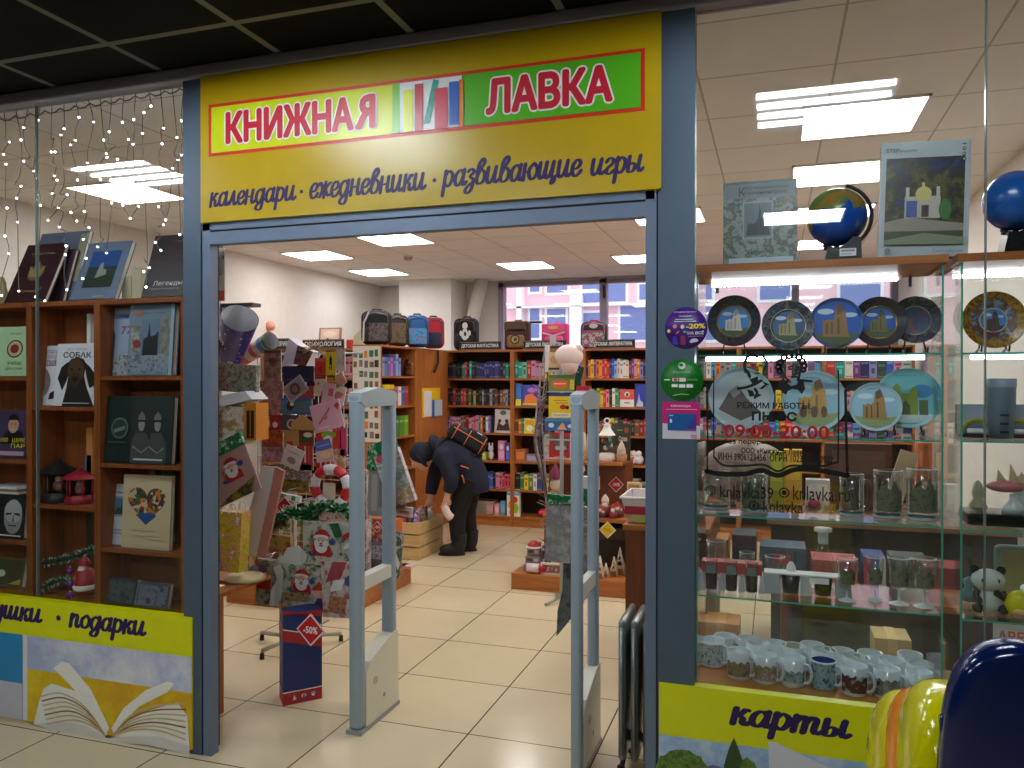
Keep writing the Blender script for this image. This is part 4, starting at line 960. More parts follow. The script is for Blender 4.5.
plate(908,396,34,2.99, z2_, 'large pale turquoise plate with a green twin-towered gate',[('e',.5,.5,.5,.5, C(120,196,206)),('e',.72,.62,.16,.12, C(70,150,210)),('e',.5,.16,.4,.1, C(196,220,220)),('p',[(.26,.2),(.26,.7),(.32,.76),(.38,.7),(.38,.56),(.52,.56),(.52,.64),(.58,.7),(.64,.64),(.64,.2)], C(140,160,40)),('p',[(.38,.2),(.38,.36),(.45,.46),(.52,.36),(.52,.2)], C(80,90,40)),('r',.66,.2,.8,.46, C(90,110,60)),('t',.3,.88,.62,.905, 'ворота', C(60,80,90))], mat((150,206,210),.2),.94,.2)

# glass mugs, third shelf
z3_ = zsh[2] + .0008
def lathe_thing(name, c, prof, m, n=24): return MB().lathe(prof, c, m, n)
ETCH = artmat(71,[(50,56,40),(84,88,60),(110,116,96),(60,60,44)],46,.4)
def beer(px0, px1, pyt, pyb, Y, label, dark, group):
    a = aty(px0, pyb, Y); b_ = aty(px1, pyb, Y); r = (b_.x - a.x) / 2; H = aty(px0, pyt, Y).z - aty(px0, pyb, Y).z; cxx = (a.x + b_.x) / 2
    q = thing('glass_mug',(cxx, Y, z3_), label, 'glass mug', group)
    MB().lathe([(.0005,.004),(r * .92,.004),(r,.012),(r * .98, H * .5),(r, H),(r * .93, H),(r * .9,.022),(.0005,.018)],(cxx, Y, z3_), TABLEGLASS,28).build('bowl', q)
    MB().lathe([(r * .7,.0012),(r,.004),(r * 1.02,.01),(r * .9,.014)],(cxx, Y, z3_), mat((170,186,186),.1),28).build('foot_ring', q)
    MB().lathe([(r * .985, H * .992),(r * 1.01, H),(r * .94, H * 1.003)],(cxx, Y, z3_), mat((200,210,214),.1),28).build('rim', q)
    th = [math.radians(d_) for d_ in range(215,326,10)]
    if dark:
        m = MB(); vs, fs = [],[]
        for t in th:
            jz = .72 + .12 * math.sin(t * 9) + .08 * math.sin(t * 17)
            vs += [(cxx + r * 1.012 * math.cos(t), Y + r * 1.012 * math.sin(t), z3_ + H * .18),(cxx + r * 1.012 * math.cos(t), Y + r * 1.012 * math.sin(t), z3_ + H * jz)]
        for k in range(len(th) - 1): fs.append((2 * k,2 * k + 2,2 * k + 3,2 * k + 1))
        m.add(vs, fs, ETCH, True); m.build('city_print', q)
    hd = [(cxx + r * .95, Y + .01, z3_ + H * .82),(cxx + r * 1.35, Y + .012, z3_ + H * .8),(cxx + r * 1.5, Y + .014, z3_ + H * .5),(cxx + r * 1.35, Y + .012, z3_ + H * .25),(cxx + r * .95, Y + .01, z3_ + H * .2)]
    if not dark or px0 > 800: MB().tube(smooth_path(hd,4),.006, TABLEGLASS,8).build('handle', q)
    return q
beer(702,730,474,512,2.93, 'plain glass beer mug by the grey post, behind the web address lettering', False, 'glass mugs')
beer(740,768,476,515,2.93, 'glass beer mug with a dark castle print under the lettering', True, 'glass mugs')
beer(839,864,478,521,2.93, 'glass beer mug with a small green print beside the red ornament', False, 'glass mugs')
beer(873,903,475,523,2.93, 'glass tumbler with a dark skyline print, second from the showcase edge', True, 'glass mugs')
beer(906,938,475,527,2.92, 'glass tumbler with a dark skyline print, at the showcase edge', True, 'glass mugs')
c = aty(814,497,2.97)
q = thing('glass_ornament',(c.x, c.y, z3_), 'clear bell ornament filled with red on the glass mug shelf', 'ornament')
MB().lathe([(.02,.0),(.03,.01),(.032,.05),(.02,.08),(.006,.09),(.0005,.1)],(c.x, c.y, z3_), TABLEGLASS,18).build('bell', q)
MB().ell((c.x, c.y, z3_ + .03),(.022,.022,.018), C(180,20,70),14,8).build('filling', q)
c = aty(832,505,2.95)
q = thing('shot_bottle',(c.x, c.y, z3_), 'tiny bottle with an amber label beside the red ornament', 'bottle')
MB().lathe([(.0005,.001),(.011,.001),(.011,.05),(.005,.062),(.005,.08),(.0005,.08)],(c.x, c.y, z3_), TABLEGLASS,14).build('bottle', q)
MB().lathe([(.0115,.014),(.0115,.036)],(c.x, c.y, z3_), C(200,140,40),14).build('label', q)

# fourth shelf: shot glasses in holders, bottle, stemware
z4_ = zsh[3] + .0008
PINKR = mat((190,70,66),.4); SMOKE = mat((40,34,32),.25)
a, b_ = aty(702,595,2.92), aty(762,600,2.92); hx = aty(702,558,2.92).z - z4_ - .005
q = thing('shot_glass_set',((a.x + b_.x) / 2,2.93, z4_), 'boxed set of three shot glasses in a red and white holder', 'shot glass set')
m = MB(); m.box(a.x, b_.x,2.90,2.96, z4_ + hx * .62, z4_ + hx, PINKR)
for k in range(4): xx = a.x + (b_.x - a.x) * k / 3; m.prism([(xx - .012, z4_),(xx + .012, z4_),(xx + .004, z4_ + hx * .62),(xx - .004, z4_ + hx * .62)],2.898,2.962, C(196,200,206))
m.build('holder', q)
for k in range(3):
    xx = a.x + (b_.x - a.x) * (k + .5) / 3
    MB().lathe([(.0005,.004),(.018,.004),(.022, hx * 1.1),(.020, hx * 1.1),(.016,.012),(.0005,.01)],(xx,2.896, z4_), TABLEGLASS,18).build('shot_glass', q)
    MB().lathe([(.0186,.008),(.0205, hx * .58)],(xx,2.896, z4_), SMOKE,18).build('dark_base', q)
    MB().box(xx - .016, xx + .016,2.875,2.8756, z4_ + hx * .64, z4_ + hx * .92, C(120,134,136)).build('print', q)
a, b_ = aty(764,600,2.94), aty(852,606,2.94); hx = aty(770,571,2.94).z - z4_
q = thing('shot_glass_set',((a.x + b_.x) / 2,2.95, z4_), 'white gift holder with two dark glasses, bottle standing behind it', 'shot glass set')
m = MB(); m.box(a.x, b_.x,2.92,2.98, z4_ + hx * .93, z4_ + hx, WHITE)
for f0, f1 in ((.0,.2),(.42,.55),(.82,1.0)):
    m.prism([(a.x + (b_.x - a.x) * f0, z4_),(a.x + (b_.x - a.x) * f1, z4_),(a.x + (b_.x - a.x) * (f1 - .03), z4_ + hx * .93),(a.x + (b_.x - a.x) * f0, z4_ + hx * .93)],2.918,2.98, C(176,184,192))
m.build('holder', q)
for f in (.31,.68):
    MB().lathe([(.0005,.002),(.026,.002),(.031, hx * .88),(.029, hx * .88),(.024,.01)],(a.x + (b_.x - a.x) * f,2.952, z4_), SMOKE,20).build('dark_glass', q)
s_ = MB().box(a.x + (b_.x - a.x) * .52, a.x + (b_.x - a.x) * .74,2.9165,2.9185, z4_ + hx * .62, z4_ + hx * .9, WHITE); s_.build('price_tag', q)
c = aty(823,575,3.03)
q = thing('glass_bottle',(c.x, c.y, z4_), 'clear glass carafe bottle with a white cap behind the gift holder', 'bottle')
Hb = aty(823,541,3.03).z - z4_
MB().lathe([(.0005,.001),(.046,.001),(.048,.05),(.046, Hb * .5),(.03, Hb * .72),(.018, Hb * .85),(.016, Hb * 1.15),(.0005, Hb * 1.15)],(c.x, c.y, z4_), TABLEGLASS,22).build('bottle', q)
MB().lathe([(.017, Hb * .95),(.0175, Hb * 1.2)],(c.x, c.y, z4_), mat((206,218,226),.3),18).build('neck_label', q)
MB().lathe([(.03, Hb * 1.2),(.03, Hb * 1.27),(.0005, Hb * 1.27)],(c.x, c.y, z4_), WHITE,18).build('cap', q)
def tumbler(px, pyt, Y, r, label):
    c = aty(px, pyt, Y); H = c.z - z4_; q = thing('glass_tumbler',(c.x, Y, z4_), label, 'glass')
    MB().lathe([(.0005,.002),(r * .9,.002),(r, H),(r * .94, H),(r * .84,.01),(.0005,.008)],(c.x, Y, z4_), TABLEGLASS,22).build('bowl', q)
    MB().lathe([(r * .985, H * .985),(r * 1.012, H),(r * .94, H * 1.003)],(c.x, Y, z4_), mat((206,214,218),.1),22).build('rim', q)
tumbler(716,540,3.06,.036, 'clear tumbler behind the red and white shot glass holder')
tumbler(747,552,3.05,.028, 'low clear tumbler behind the third shot glass')
tumbler(775,556,3.05,.036, 'clear tumbler behind the white gift holder')
c = aty(791,573,2.975)
q = thing('bell_souvenir',(c.x, c.y, z4_), 'small white souvenir bell with a gold loop beside the tumbler', 'bell')
zt = aty(791,562,2.975).z - z4_
m = MB(); m.lathe([(.018, zt - .03),(.014, zt - .012),(.006, zt),(.0005, zt + .002)],(c.x, c.y, z4_), WHITE,16); m.lathe([(.017,0),(.017, zt - .03)],(c.x, c.y, z4_), WHITE,16); m.build('bell', q)
MB().tube([(c.x + .006 * math.cos(t) - .004, c.y, z4_ + zt + .016 + .016 * math.sin(t)) for t in [2 * PI * j / 14 for j in range(14)]],.0012, GILT,5, True).build('loop', q)
def stem(px, pyt, pyb, w_, Y, kind, label):
    c = aty(px, pyb, Y); H = aty(px, pyt, Y).z - c.z; r = (aty(px + w_ / 2, pyt, Y).x - c.x)
    q = thing('wine_glass',(c.x, Y, z4_), label, 'wine glass', 'stemmed glasses')
    if kind == 'cup': pr = [(r * .1, H * .3),(r * .5, H * .34),(r * .8, H * .46),(r, H),(r * .95, H),(r * .72, H * .48),(.0005, H * .38)]
    elif kind == 'tall': pr = [(r * .1, H * .22),(r * .6, H * .3),(r * .86, H * .5),(r, H),(r * .95, H),(r * .8, H * .5),(.0005, H * .3)]
    else: pr = [(r * .09, H * .5),(r * .5, H * .56),(r * .9, H * .74),(r, H),(r * .95, H),(r * .84, H * .76),(.0005, H * .6)]
    MB().lathe(pr,(c.x, Y, z4_), TABLEGLASS,26).build('bowl', q)
    MB().lathe([(r * .985, H * .985),(r * 1.015, H),(r * .95, H * 1.003)],(c.x, Y, z4_), mat((206,214,218),.1),26).build('rim', q)
    MB().lathe([(r * .85,.0012),(r * .8,.004),(r * .12,.012),(r * .09, pr[0][1])],(c.x, Y, z4_), mat((214,224,224),.08),22).build('stem', q)
    m = MB(); th = [math.radians(d_) for d_ in range(220,321,10)]; vs = []
    for t in th:
        f0 = .42 if kind != 'flute' else .66; f1 = .74 + .06 * math.sin(t * 9); rr_ = r * (.8 + .1)
        vs += [(c.x + rr_ * .97 * math.cos(t), Y + rr_ * .97 * math.sin(t), z4_ + H * f0),(c.x + rr_ * 1.02 * math.cos(t), Y + rr_ * 1.02 * math.sin(t), z4_ + H * f1)]
    m.add(vs,[(2 * k,2 * k + 2,2 * k + 3,2 * k + 1) for k in range(len(th) - 1)], ETCH, True); m.build('city_print', q)
stem(847,562,605,22,2.90, 'tall', 'stemmed glass nearest the white gift holder, with a pale print')
stem(875,564,608,19,2.93, 'tall', 'narrow stemmed glass with a pink reflection, second from the gift holder')
stem(899,565,612,25,2.91, 'cup', 'wide stemmed glass with a green print, second from the showcase edge')
stem(924,567,616,26,2.90, 'cup', 'wide stemmed glass with a dark print, at the showcase edge')

# mugs on the base board
HM = .096
MUGW = mat((206,218,224),.15); INSW = mat((226,236,240),.15)
def mug(px, py, wpx, label, wrap, inside=None, flip=1, body=None):
    c = atz(px, py, zbase + HM); a = atz(px - wpx / 2, py, zbase + HM); r = min(.043,(c - a).length)
    if c.y < CY + r + .012: c = c * ((CY + r + .012) / c.y)
    c.y = min(c.y, CB - .055)
    q = thing('mug',(c.x, c.y, zbase), label, 'mug', 'souvenir mugs on the base board')
    B = body or MUGW; cc = (c.x, c.y, zbase)
    MB().lathe([(.0005,.001),(r * .94,.001),(r,.006),(r, HM),(r * .92, HM),(r * .9,.01),(.0005,.008)], cc, B,28).build('body', q)
    MB().lathe([(r * .918, HM * .96),(r * .902,.0105),(.0005,.0095)], cc, inside or INSW,28).build('inside', q)
    ang = -.55 if flip > 0 else PI + .55
    u = Vector((math.cos(ang), math.sin(ang),0))
    hp_ = [Vector(cc) + u * r * f + Vector((0,0, z)) for f, z in ((.97, HM * .84),(1.42, HM * .82),(1.62, HM * .52),(1.4, HM * .24),(.97, HM * .18))]
    MB().tube(smooth_path([tuple(p) for p in hp_],4),.0055, B,8).build('handle', q)
    if wrap:
        w_m, f0, f1 = wrap; m = MB(); th = [math.radians(d_) for d_ in range(200,331,10)]; vs = []
        for t in th:
            j = f1 + .05 * math.sin(t * 11 + px) if f1 < .85 else f1
            vs += [(c.x + r * 1.008 * math.cos(t), c.y + r * 1.008 * math.sin(t), zbase + HM * f0),(c.x + r * 1.008 * math.cos(t), c.y + r * 1.008 * math.sin(t), zbase + HM * j)]
        m.add(vs,[(2 * k,2 * k + 2,2 * k + 3,2 * k + 1) for k in range(len(th) - 1)], w_m, True); m.build('picture', q)
P = lambda s,*c: artmat(s, c,44,.2)
# back rows first
for args in [
 (726,631,22, 'plain white mug in the back row nearest the grey post', None),
 (750,631,24, 'white mug with a brown print in the back row, second from the post',(P(81,(90,60,44),(150,130,100),(180,190,190)),.2,.7)),
 (775,642,22, 'plain white mug behind the green landscape mug', None),
 (758,642,24, 'pale blue-grey mug behind the city panorama mug', None),
 (793,645,24, 'cream rimmed mug behind the cross mug', None, C(196,196,176)),
 (812,642,24, 'plain pale mug in the back row behind the blue rimmed mug', None),
 (842,650,26, 'white mug with a glass stopper showing beside it', None),
 (824,649,26, 'pale mug with a green-grey inside, right behind the blue rimmed mug', None, C(160,176,170)),
 (856,656,25, 'mug with a greenish inside behind the red castle mug',(P(82,(60,60,50),(110,110,90)),.2,.7), C(170,184,160)),
 (870,652,24, 'plain white mug behind the black skyline mug', None),
 (892,659,25, 'white mug with a rose inside spot, second row near the showcase edge', None),
 (909,651,23, 'plain white mug in the back row nearest the showcase edge', None),
 (920,663,28, 'white mug behind the last front mug at the showcase edge', None)]: mug(*args)
for args in [
 (713,639,24, 'tall white mug with black town sketches and lettering by the grey post',(P(83,(190,200,206),(60,66,70),(190,200,206),(120,124,124)),.12,.9)),
 (739.5,650,24.5, 'mug with a red and brown city panorama, second in the front row',(P(84,(120,60,44),(90,90,84),(150,130,100),(70,70,50)),.14,.66)),
 (765.5,654,25, 'mug with a green park landscape, third in the front row',(P(85,(96,110,40),(130,130,60),(150,110,80),(170,190,200)),.14,.68)),
 (793,657,26, 'pale mug with a small dark cross, fourth in the front row',(P(86,(160,180,190),(172,190,200),(90,110,120)),.2,.6)),
 (823.5,659,25, 'mug with blue lace pattern, blue inside and a round blue badge',(P(87,(150,180,186),(40,90,130),(170,196,200),(70,120,140)),.06,.95), C(20,60,140)),
 (854.5,665,27.5, 'mug with a red castle on green, sixth in the front row',(P(88,(90,96,50),(140,60,50),(60,60,44),(180,190,190)),.14,.72)),
 (887,668,31, 'mug with a black skyline silhouette, seventh in the front row',(P(89,(40,40,40),(70,70,60),(150,156,150)),.14,.7)),
 (919,671,32, 'mug with a dark horse print, last in the front row',(P(90,(60,66,64),(150,170,180),(170,186,196)),.2,.6))]: mug(*args)
c = atz(823.5,678, zbase + .05)
cr = atz(890,644, zbase + .07); cr.y = min(cr.y, CB - .06)
q = thing('glass_bowl',(cr.x, cr.y + .01, zbase), 'small glass bowl with a wooden base behind the mugs', 'bowl')
MB().lathe([(.0005,.001),(.03,.001),(.034,.035),(.0005,.035)],(cr.x, cr.y + .01, zbase), WOODX,20).build('base', q)
MB().lathe([(.034,.035),(.042,.075),(.04,.075),(.032,.036)],(cr.x, cr.y + .01, zbase), TABLEGLASS,20).build('bowl', q)
cr = atz(926,654, zbase + .03); cr.y = min(cr.y, CB - .06); cr.x = min(cr.x, sx1 - .05)
q = thing('crown_souvenir',(cr.x + .01, cr.y, zbase), 'small pale yellow crown souvenir at the end of the mug shelf', 'souvenir')
m = MB(); m.lathe([(.022,0),(.024,.02),(.022,.02),(.02,0)],(cr.x + .01, cr.y, zbase), C(200,190,120),12)
for k in range(6): t = k * PI / 3; m.cyl((cr.x + .01 + .022 * math.cos(t), cr.y + .022 * math.sin(t), zbase + .018),(cr.x + .01 + .026 * math.cos(t), cr.y + .026 * math.sin(t), zbase + .045),.008,.002, C(206,196,120),6)
m.build('crown', q)

# second showcase
c = aty(1001,450,2.95)
q = thing('thermos_mug',(c.x, c.y, zsh2[1]), 'grey steel thermos mug on the second showcase', 'thermos')
Ht = aty(1001,379,2.95).z - zsh2[1]
MB().lathe([(.0005,.001),(.034,.001),(.04, Ht * .4),(.042, Ht * .85),(.042, Ht * .86)],(c.x, c.y, zsh2[1]), mat((116,134,150),.3,.3),26).build('cup', q)
MB().lathe([(.0435, Ht * .86),(.0435, Ht),(.04, Ht * 1.01),(.0005, Ht * 1.01)],(c.x, c.y, zsh2[1]), mat((140,156,170),.35),26).build('lid', q)
m = MB()
for k in range(3): m.box(c.x - .012, c.x + .012, c.y - .0405, c.y - .0395, zsh2[1] + Ht * (.1 + .14 * k), zsh2[1] + Ht * (.14 + .14 * k), C(40,50,66))
m.build('badge', q)
for k,(px, lab) in enumerate(((977, 'yellow arched bracelet on a white card, nearer the showcase divider'),(1018, 'yellow arched bracelet on a white card, behind the thermos'))):
    c = aty(px,436,2.98); q = thing('amber_bracelet',(c.x, c.y, zsh2[1]), lab, 'bracelet', 'amber bracelets on cards')
    w_ = .06
    MB().box(c.x - w_, c.x + w_, c.y + .02, c.y + .026, zsh2[1] + .001, zsh2[1] + .11, C(176,190,206)).build('card', q)
    MB().box(c.x - w_, c.x + w_, c.y - .02, c.y + .02, zsh2[1] + .001, zsh2[1] + .012, C(60,26,36)).build('base', q)
    MB().tube([(c.x + .044 * math.cos(t), c.y, zsh2[1] + .014 + .044 * math.sin(t)) for t in [PI * j / 14 for j in range(15)]],.007, C(170,160,40),8).build('band', q)
    MB().rbox(c.x - .03, c.x + .03, c.y - .006, c.y + .01, zsh2[1] + .012, zsh2[1] + .03,.006, WHITE).build('cushion', q)
a = aty(966,500,2.93); b_ = aty(1040,500,2.93)
zb3 = zsh2[2] + .0008
q = thing('souvenir_ship',((a.x + b_.x) / 2,2.95, zb3), 'shell boat souvenir with a white base on a long black stand', 'souvenir')
MB().rbox(a.x, b_.x,2.90,3.05, zb3 + .001, zb3 + .04,.008, mat((14,18,20),.2)).build('stand', q)
m = MB(); cs = aty(1003,470,2.96); k0 = zb3 + .04
m.lathe([(.0005,0),(.035,.0),(.03,.02),(.012,.04),(.012,.06)],(cs.x + .03,2.96, k0), mat((206,214,214),.3),14)
m.ell((cs.x + .01,2.96, k0 + .085),(.06,.026,.02), C(196,120,120),16,8); m.build('hull', q)
m = MB()
for s_, hgt in ((-.02,.05),(.015,.07),(.045,.045)): m.prism([(cs.x + s_, k0 + .09),(cs.x + s_ + .035, k0 + .095),(cs.x + s_ + .005, k0 + .09 + hgt)],2.955,2.962, C(214,196,150))
m.build('sail', q)
for k,(px, h_, cc, lab) in enumerate(((978,.13,(196,186,150), 'cream bottle shaped figure standing behind the boat souvenir'),(1019,.15,(206,210,214), 'white layered figure behind the boat souvenir'))):
    c = aty(px,470,3.09)
    o = MB().lathe([(.0005,.001),(.026,.001),(.03, h_ * .3),(.014, h_ * .5),(.02, h_ * .65),(.012, h_ * .9),(.0005, h_)],(c.x, c.y, zb3), C(*cc),18).build('figurine'); tag(o, lab, 'figurine')
# panda
c = aty(989,612,2.93); Zp = zsh2[3] + .0008; PW = mat((206,214,206),.15); PB = mat((22,24,22),.15)
q = thing('panda_figurine',(c.x, c.y, Zp), 'glossy white and black panda figurine sitting on the second showcase shelf', 'figurine')
Hp = aty(989,567,2.93).z - Zp
MB().ell((c.x, c.y, Zp + Hp * .28),(Hp * .28, Hp * .24, Hp * .3), PW,20,12).build('body', q)
hd = MB().ell((c.x - .004, c.y - .006, Zp + Hp * .72),(Hp * .34, Hp * .27, Hp * .25), PW,22,14).build('head', q)
for sg_ in (-1,1):
    MB().ell((c.x + sg_ * Hp * .26 - .004, c.y, Zp + Hp * .93),(Hp * .1, Hp * .06, Hp * .1), PB,12,8).build('ear', hd)
    MB().ell((c.x + sg_ * Hp * .13 - .004, c.y - Hp * .255, Zp + Hp * .74),(Hp * .055, Hp * .03, Hp * .07), PB,12,8).build('eye_patch', hd)
    MB().ell((c.x + sg_ * Hp * .24, c.y - Hp * .12, Zp + Hp * .11),(Hp * .12, Hp * .16, Hp * .115), PB,14,8).build('foot', q)
    P_ = [(c.x + sg_ * Hp * .24, c.y - Hp * .06, Zp + Hp * .48),(c.x + sg_ * Hp * .28, c.y - Hp * .14, Zp + Hp * .36),(c.x + sg_ * Hp * (.2 if sg_ < 0 else .08), c.y - Hp * .22, Zp + Hp * (.24 if sg_ < 0 else .5))]
    MB().tube(smooth_path(P_,4),[Hp * .07] * 4 + [Hp * .075] * 5, PB,10).build('arm', q)
MB().ell((c.x - .004, c.y - Hp * .27, Zp + Hp * .65),(Hp * .04, Hp * .025, Hp * .03), PB,10,6).build('nose', hd)
c = aty(1017,606,2.90)
q = thing('yellow_figurine',(c.x + .005, c.y, Zp), 'round yellow headed figurine with a white tip beside the panda', 'figurine')
MB().ell((c.x + .01, c.y, c.z + .006),(.045,.04,.045), mat((210,206,10),.12),20,12).build('head', q)
MB().ell((c.x + .022, c.y, c.z + .056),.015, mat((230,234,230),.15),12,8).build('pompom', q)
MB().lathe([(.0005,.001),(.03,.001),(.03,.02),(.02, c.z - Zp - .03)],(c.x + .015, c.y, Zp), mat((190,170,206),.2),16).build('body', q)
MB().ell((c.x + .0, c.y - .036, c.z - .012),(.02,.01,.012), C(220,170,110),10,6).build('face', q)
x0, x1, z0, z1 = rr(1000,562,1040,617,3.05, Zp)
MBp = MB().rbox(x0, x1,3.05,3.09, z0, z1,.02, C(176,166,120)); MBp.rbox(x0 - .012, x1 + .012,3.06,3.10, z0, z1 + .012,.02, C(150,160,160)); o = MBp.build('beige_plaque'); tag(o, 'rounded grey frame with a beige centre behind the yellow figurine', 'picture frame')
x0, x1, z0, z1 = rr(958,590,972,612,3.02, Zp)
o = MB().lathe([(.0005,.001),(.024,.001),(.026,.03),(.012,.045),(.02,.07),(.0005,.085)],((x0 + x1) / 2 + .02,3.06, Zp), C(120,150,160),14).build('figurine'); tag(o, 'blue and white china figure half hidden behind the panda', 'figurine')
x0, x1, z0, z1 = rr(993,623,1050,660,2.88, zbase)
z1 = aty(1010,624,2.88).z; z0 = zbase + .001
m = MB(); m.box(x0, x1,2.88,2.884, z0, z1, C(214,206,206)); RO = C(220,90,60)
m.art((x0,2.88, z0),(x1 - x0,0,0),(0,0, z1 - z0),[('t',.08,.8,.9,.92, 'АВЕКН', RO,.02),('t',.16,.62,.8,.74, 'ТОЖЕ', RO,.02)])
m.box(x0 + .02, x0 + .1,2.884,2.93, z0, z0 + .004, C(214,206,206))
o = m.build('price_card'); tag(o, 'white price card with orange lettering below the panda figurine', 'price card')
rnd = random.Random(31)
for k in range(5):
    cc = ((200,190,170),(150,90,60),(90,100,110),(196,150,60),(180,186,190))[k]
    x = tx0 + .05 + .075 * k; o = MB().lathe([(.0005,.001),(.024,.001),(.028,.05),(.022,.085),(.0005,.085)],(x,3.06 - .03 * (k % 2), zbase), C(*cc),16).build('candle_jar')
    tag(o,('cream', 'brown', 'slate', 'amber', 'silver')[k] + ' candle jar on the base board of the second showcase', 'candle jar')

# stickers on the post and glass
def sticker(name, px, py, Y, label, cat): c = aty(px, py, Y); return c
SYY = D - .0165
c = aty(686,328, SYY); r_ = aty(707.5,328, SYY).x - c.x
m = MB(); m.lathe([(r_,0),(r_,.001),(.0005,.001)],(c.x, SYY + .001, c.z), C(74,28,130),36, Matrix.Rotation(PI / 2,3, 'X'))
WH = C(236,236,240)
m.art((c.x - r_, SYY - .0003, c.z - r_),(2 * r_,0,0),(0,0,2 * r_),[('t',.22,.86,.74,.9, 'СОЦИАЛЬНАЯ', WH,.01),('t',.34,.76,.64,.8, 'СКИДКА', WH,.01),('r',.25,.7,.66,.715, WH),('r',.22,.65,.74,.665, WH),('t',.5,.48,.95,.6, '-20%', C(240,214,60),.03),('t',.54,.34,.92,.43, 'НА ВСЁ', WH,.02),('r',.55,.29,.9,.305, C(150,130,190)),('e',.24,.54,.05,.05, C(230,140,140)),('e',.42,.53,.045,.05, C(220,200,190)),('e',.1,.43,.04,.045, C(240,190,140)),('p',[(.26,.38),(.34,.44),(.35,.41),(.28,.35)], C(230,90,120)),('r',.44,.38,.52,.43, C(90,160,150)),('p',[(.2,.3),(.28,.3),(.32,.1),(.18,.12)], C(50,50,170)),('p',[(.38,.32),(.48,.32),(.5,.1),(.38,.1)], C(130,30,90)),('e',.7,.2,.09,.045, C(206,196,226)),('e',.64,.17,.05,.03, C(206,196,226))],.0005)
tag(m.build('round_sticker'), 'round purple discount sticker on the grey post', 'sticker')
c = aty(682,380, SYY); r_ = aty(703.5,380, SYY).x - c.x
m = MB(); m.lathe([(r_,0),(r_,.001),(.0005,.001)],(c.x, SYY + .001, c.z), C(16,118,30),36, Matrix.Rotation(PI / 2,3, 'X'))
m.art((c.x - r_, SYY - .0003, c.z - r_),(2 * r_,0,0),(0,0,2 * r_),[('e',.5,.84,.085,.085, WH),('e',.48,.86,.05,.04, C(16,118,30)),('t',.3,.66,.7,.71, 'СБЕРБАНК', C(170,220,170)),('r',.08,.49,.22,.52, WH),('r',.27,.47,.42,.55, C(200,190,190)),('r',.44,.46,.59,.55, C(226,220,220)),('e',.35,.51,.04,.03, C(200,60,60)),('r',.62,.48,.86,.53, C(70,140,80)),('r',.26,.33,.4,.4, WH),('r',.43,.32,.58,.4, WH),('r',.61,.32,.76,.4, WH),('l',[(.3,.13),(.5,.17),(.66,.15)],.008, C(150,210,150))],.0005)
tag(m.build('round_sticker'), 'round green payment sticker below the purple one', 'sticker')
x0, x1, z0, z1 = box_at(662.5,402,700,439, SYY)
m = MB().box(x0, x1, SYY, SYY + .001, z0, z1, C(214,210,220))
m.art((x0, SYY, z0),(x1 - x0,0,0),(0,0, z1 - z0),[('p',[(0,.42),(0,1),(1,1),(1,.36)], C(206,20,120)),('t',.22,.86,.76,.92, 'СВОБОДА', WH,.02),('r',.1,.79,.92,.81, C(240,170,210)),('r',.14,.23,.9,.69, C(16,90,156)),('p',[(.62,.23),(.9,.23),(.9,.69)], C(60,60,150)),('r',.18,.62,.3,.65, C(170,200,230)),('r',.2,.44,.26,.54, WH),('r',.64,.24,.88,.28, C(140,60,170)),('r',.76,.04,.92,.13, C(220,150,170))],.0005)
tag(m.build('bank_card_sticker'), 'pink and white sticker picturing a blue bank card, below the green one', 'sticker')

# vinyl on the glass: opening hours, book outline, two heads
GY = D + .0185
VB, VR = mat((10,10,12),.4), mat((176,22,36),.4)
g0 = aty(705,480, GY); g1 = aty(850,345, GY)
GO, GU, GV = (g0.x, GY, g0.z),(g1.x - g0.x,0,0),(0,0, g1.z - g0.z)
def gp(px, py): a = aty(px, py, GY); return ((a.x - g0.x) / (g1.x - g0.x),(a.z - g0.z) / (g1.z - g0.z))
def gz(x, y): return gp(690 + x / 5.906,340 + y / 5.907)           # from the close-up view
q = thing('window_lettering',(g0.x, GY, g0.z), 'black and red opening hours lettering with two curly heads on the souvenir window', 'lettering')
m = MB()
m.art(GO, GU, GV,[('l', smooth_path([gz(*p) for p in ((100,300),(104,500),(102,775))],4),.006, VB),('l', smooth_path([gz(*p) for p in ((918,300),(922,520),(930,800))],4),.009, VB),
    ('l', smooth_path([gz(*p) for p in ((98,775),(190,792),(330,790),(420,770),(520,800),(620,765),(760,770),(930,800))],5),.018, VB),
    ('l', smooth_path([gz(*p) for p in ((140,180),(140,450),(142,690))],4),.0045, VB),('l', smooth_path([gz(*p) for p in ((876,180),(878,400),(874,720))],4),.005, VB),
    ('l', smooth_path([gz(*p) for p in ((142,690),(200,740),(330,742),(440,738),(520,775),(600,742),(760,748),(874,720))],5),.0075, VB)],.0002)
m.build('book_outline', q)
m = MB()
def T_(x0, y0, x1, y1, s, M_, d=.0): (a, b),(c, e_) = gz(x0, y1), gz(x1, y0); return ('t', a, b, c, e_, s, M_,.0, d) if d else ('t', a, b, c, e_, s, M_)
m.art(GO, GU, GV,[T_(280,372,715,402, 'РЕЖИМ РАБОТЫ:', VB,.0006), T_(368,428,628,474, 'ПН-ВС', VB,.0016), T_(205,510,820,572, '09:00-20:00', VR,.0014), T_(200,596,790,618, 'без перерыва и выходных', VB,.0004), T_(304,646,706,668, 'ООО «Книжная Лавка»', VB,.0003), T_(168,684,845,706, 'ИНН 3906123456  ОГРН 1023900600922', VB,.0003)],.0002)
def gy(x, y): return gp(690 + x / 5.906,470 + y / 5.907)
def T2(x0, y0, x1, y1, s): (a, b),(c, e_) = gy(x0, y1), gy(x1, y0); return ('t', a, b, c, e_, s, VB)
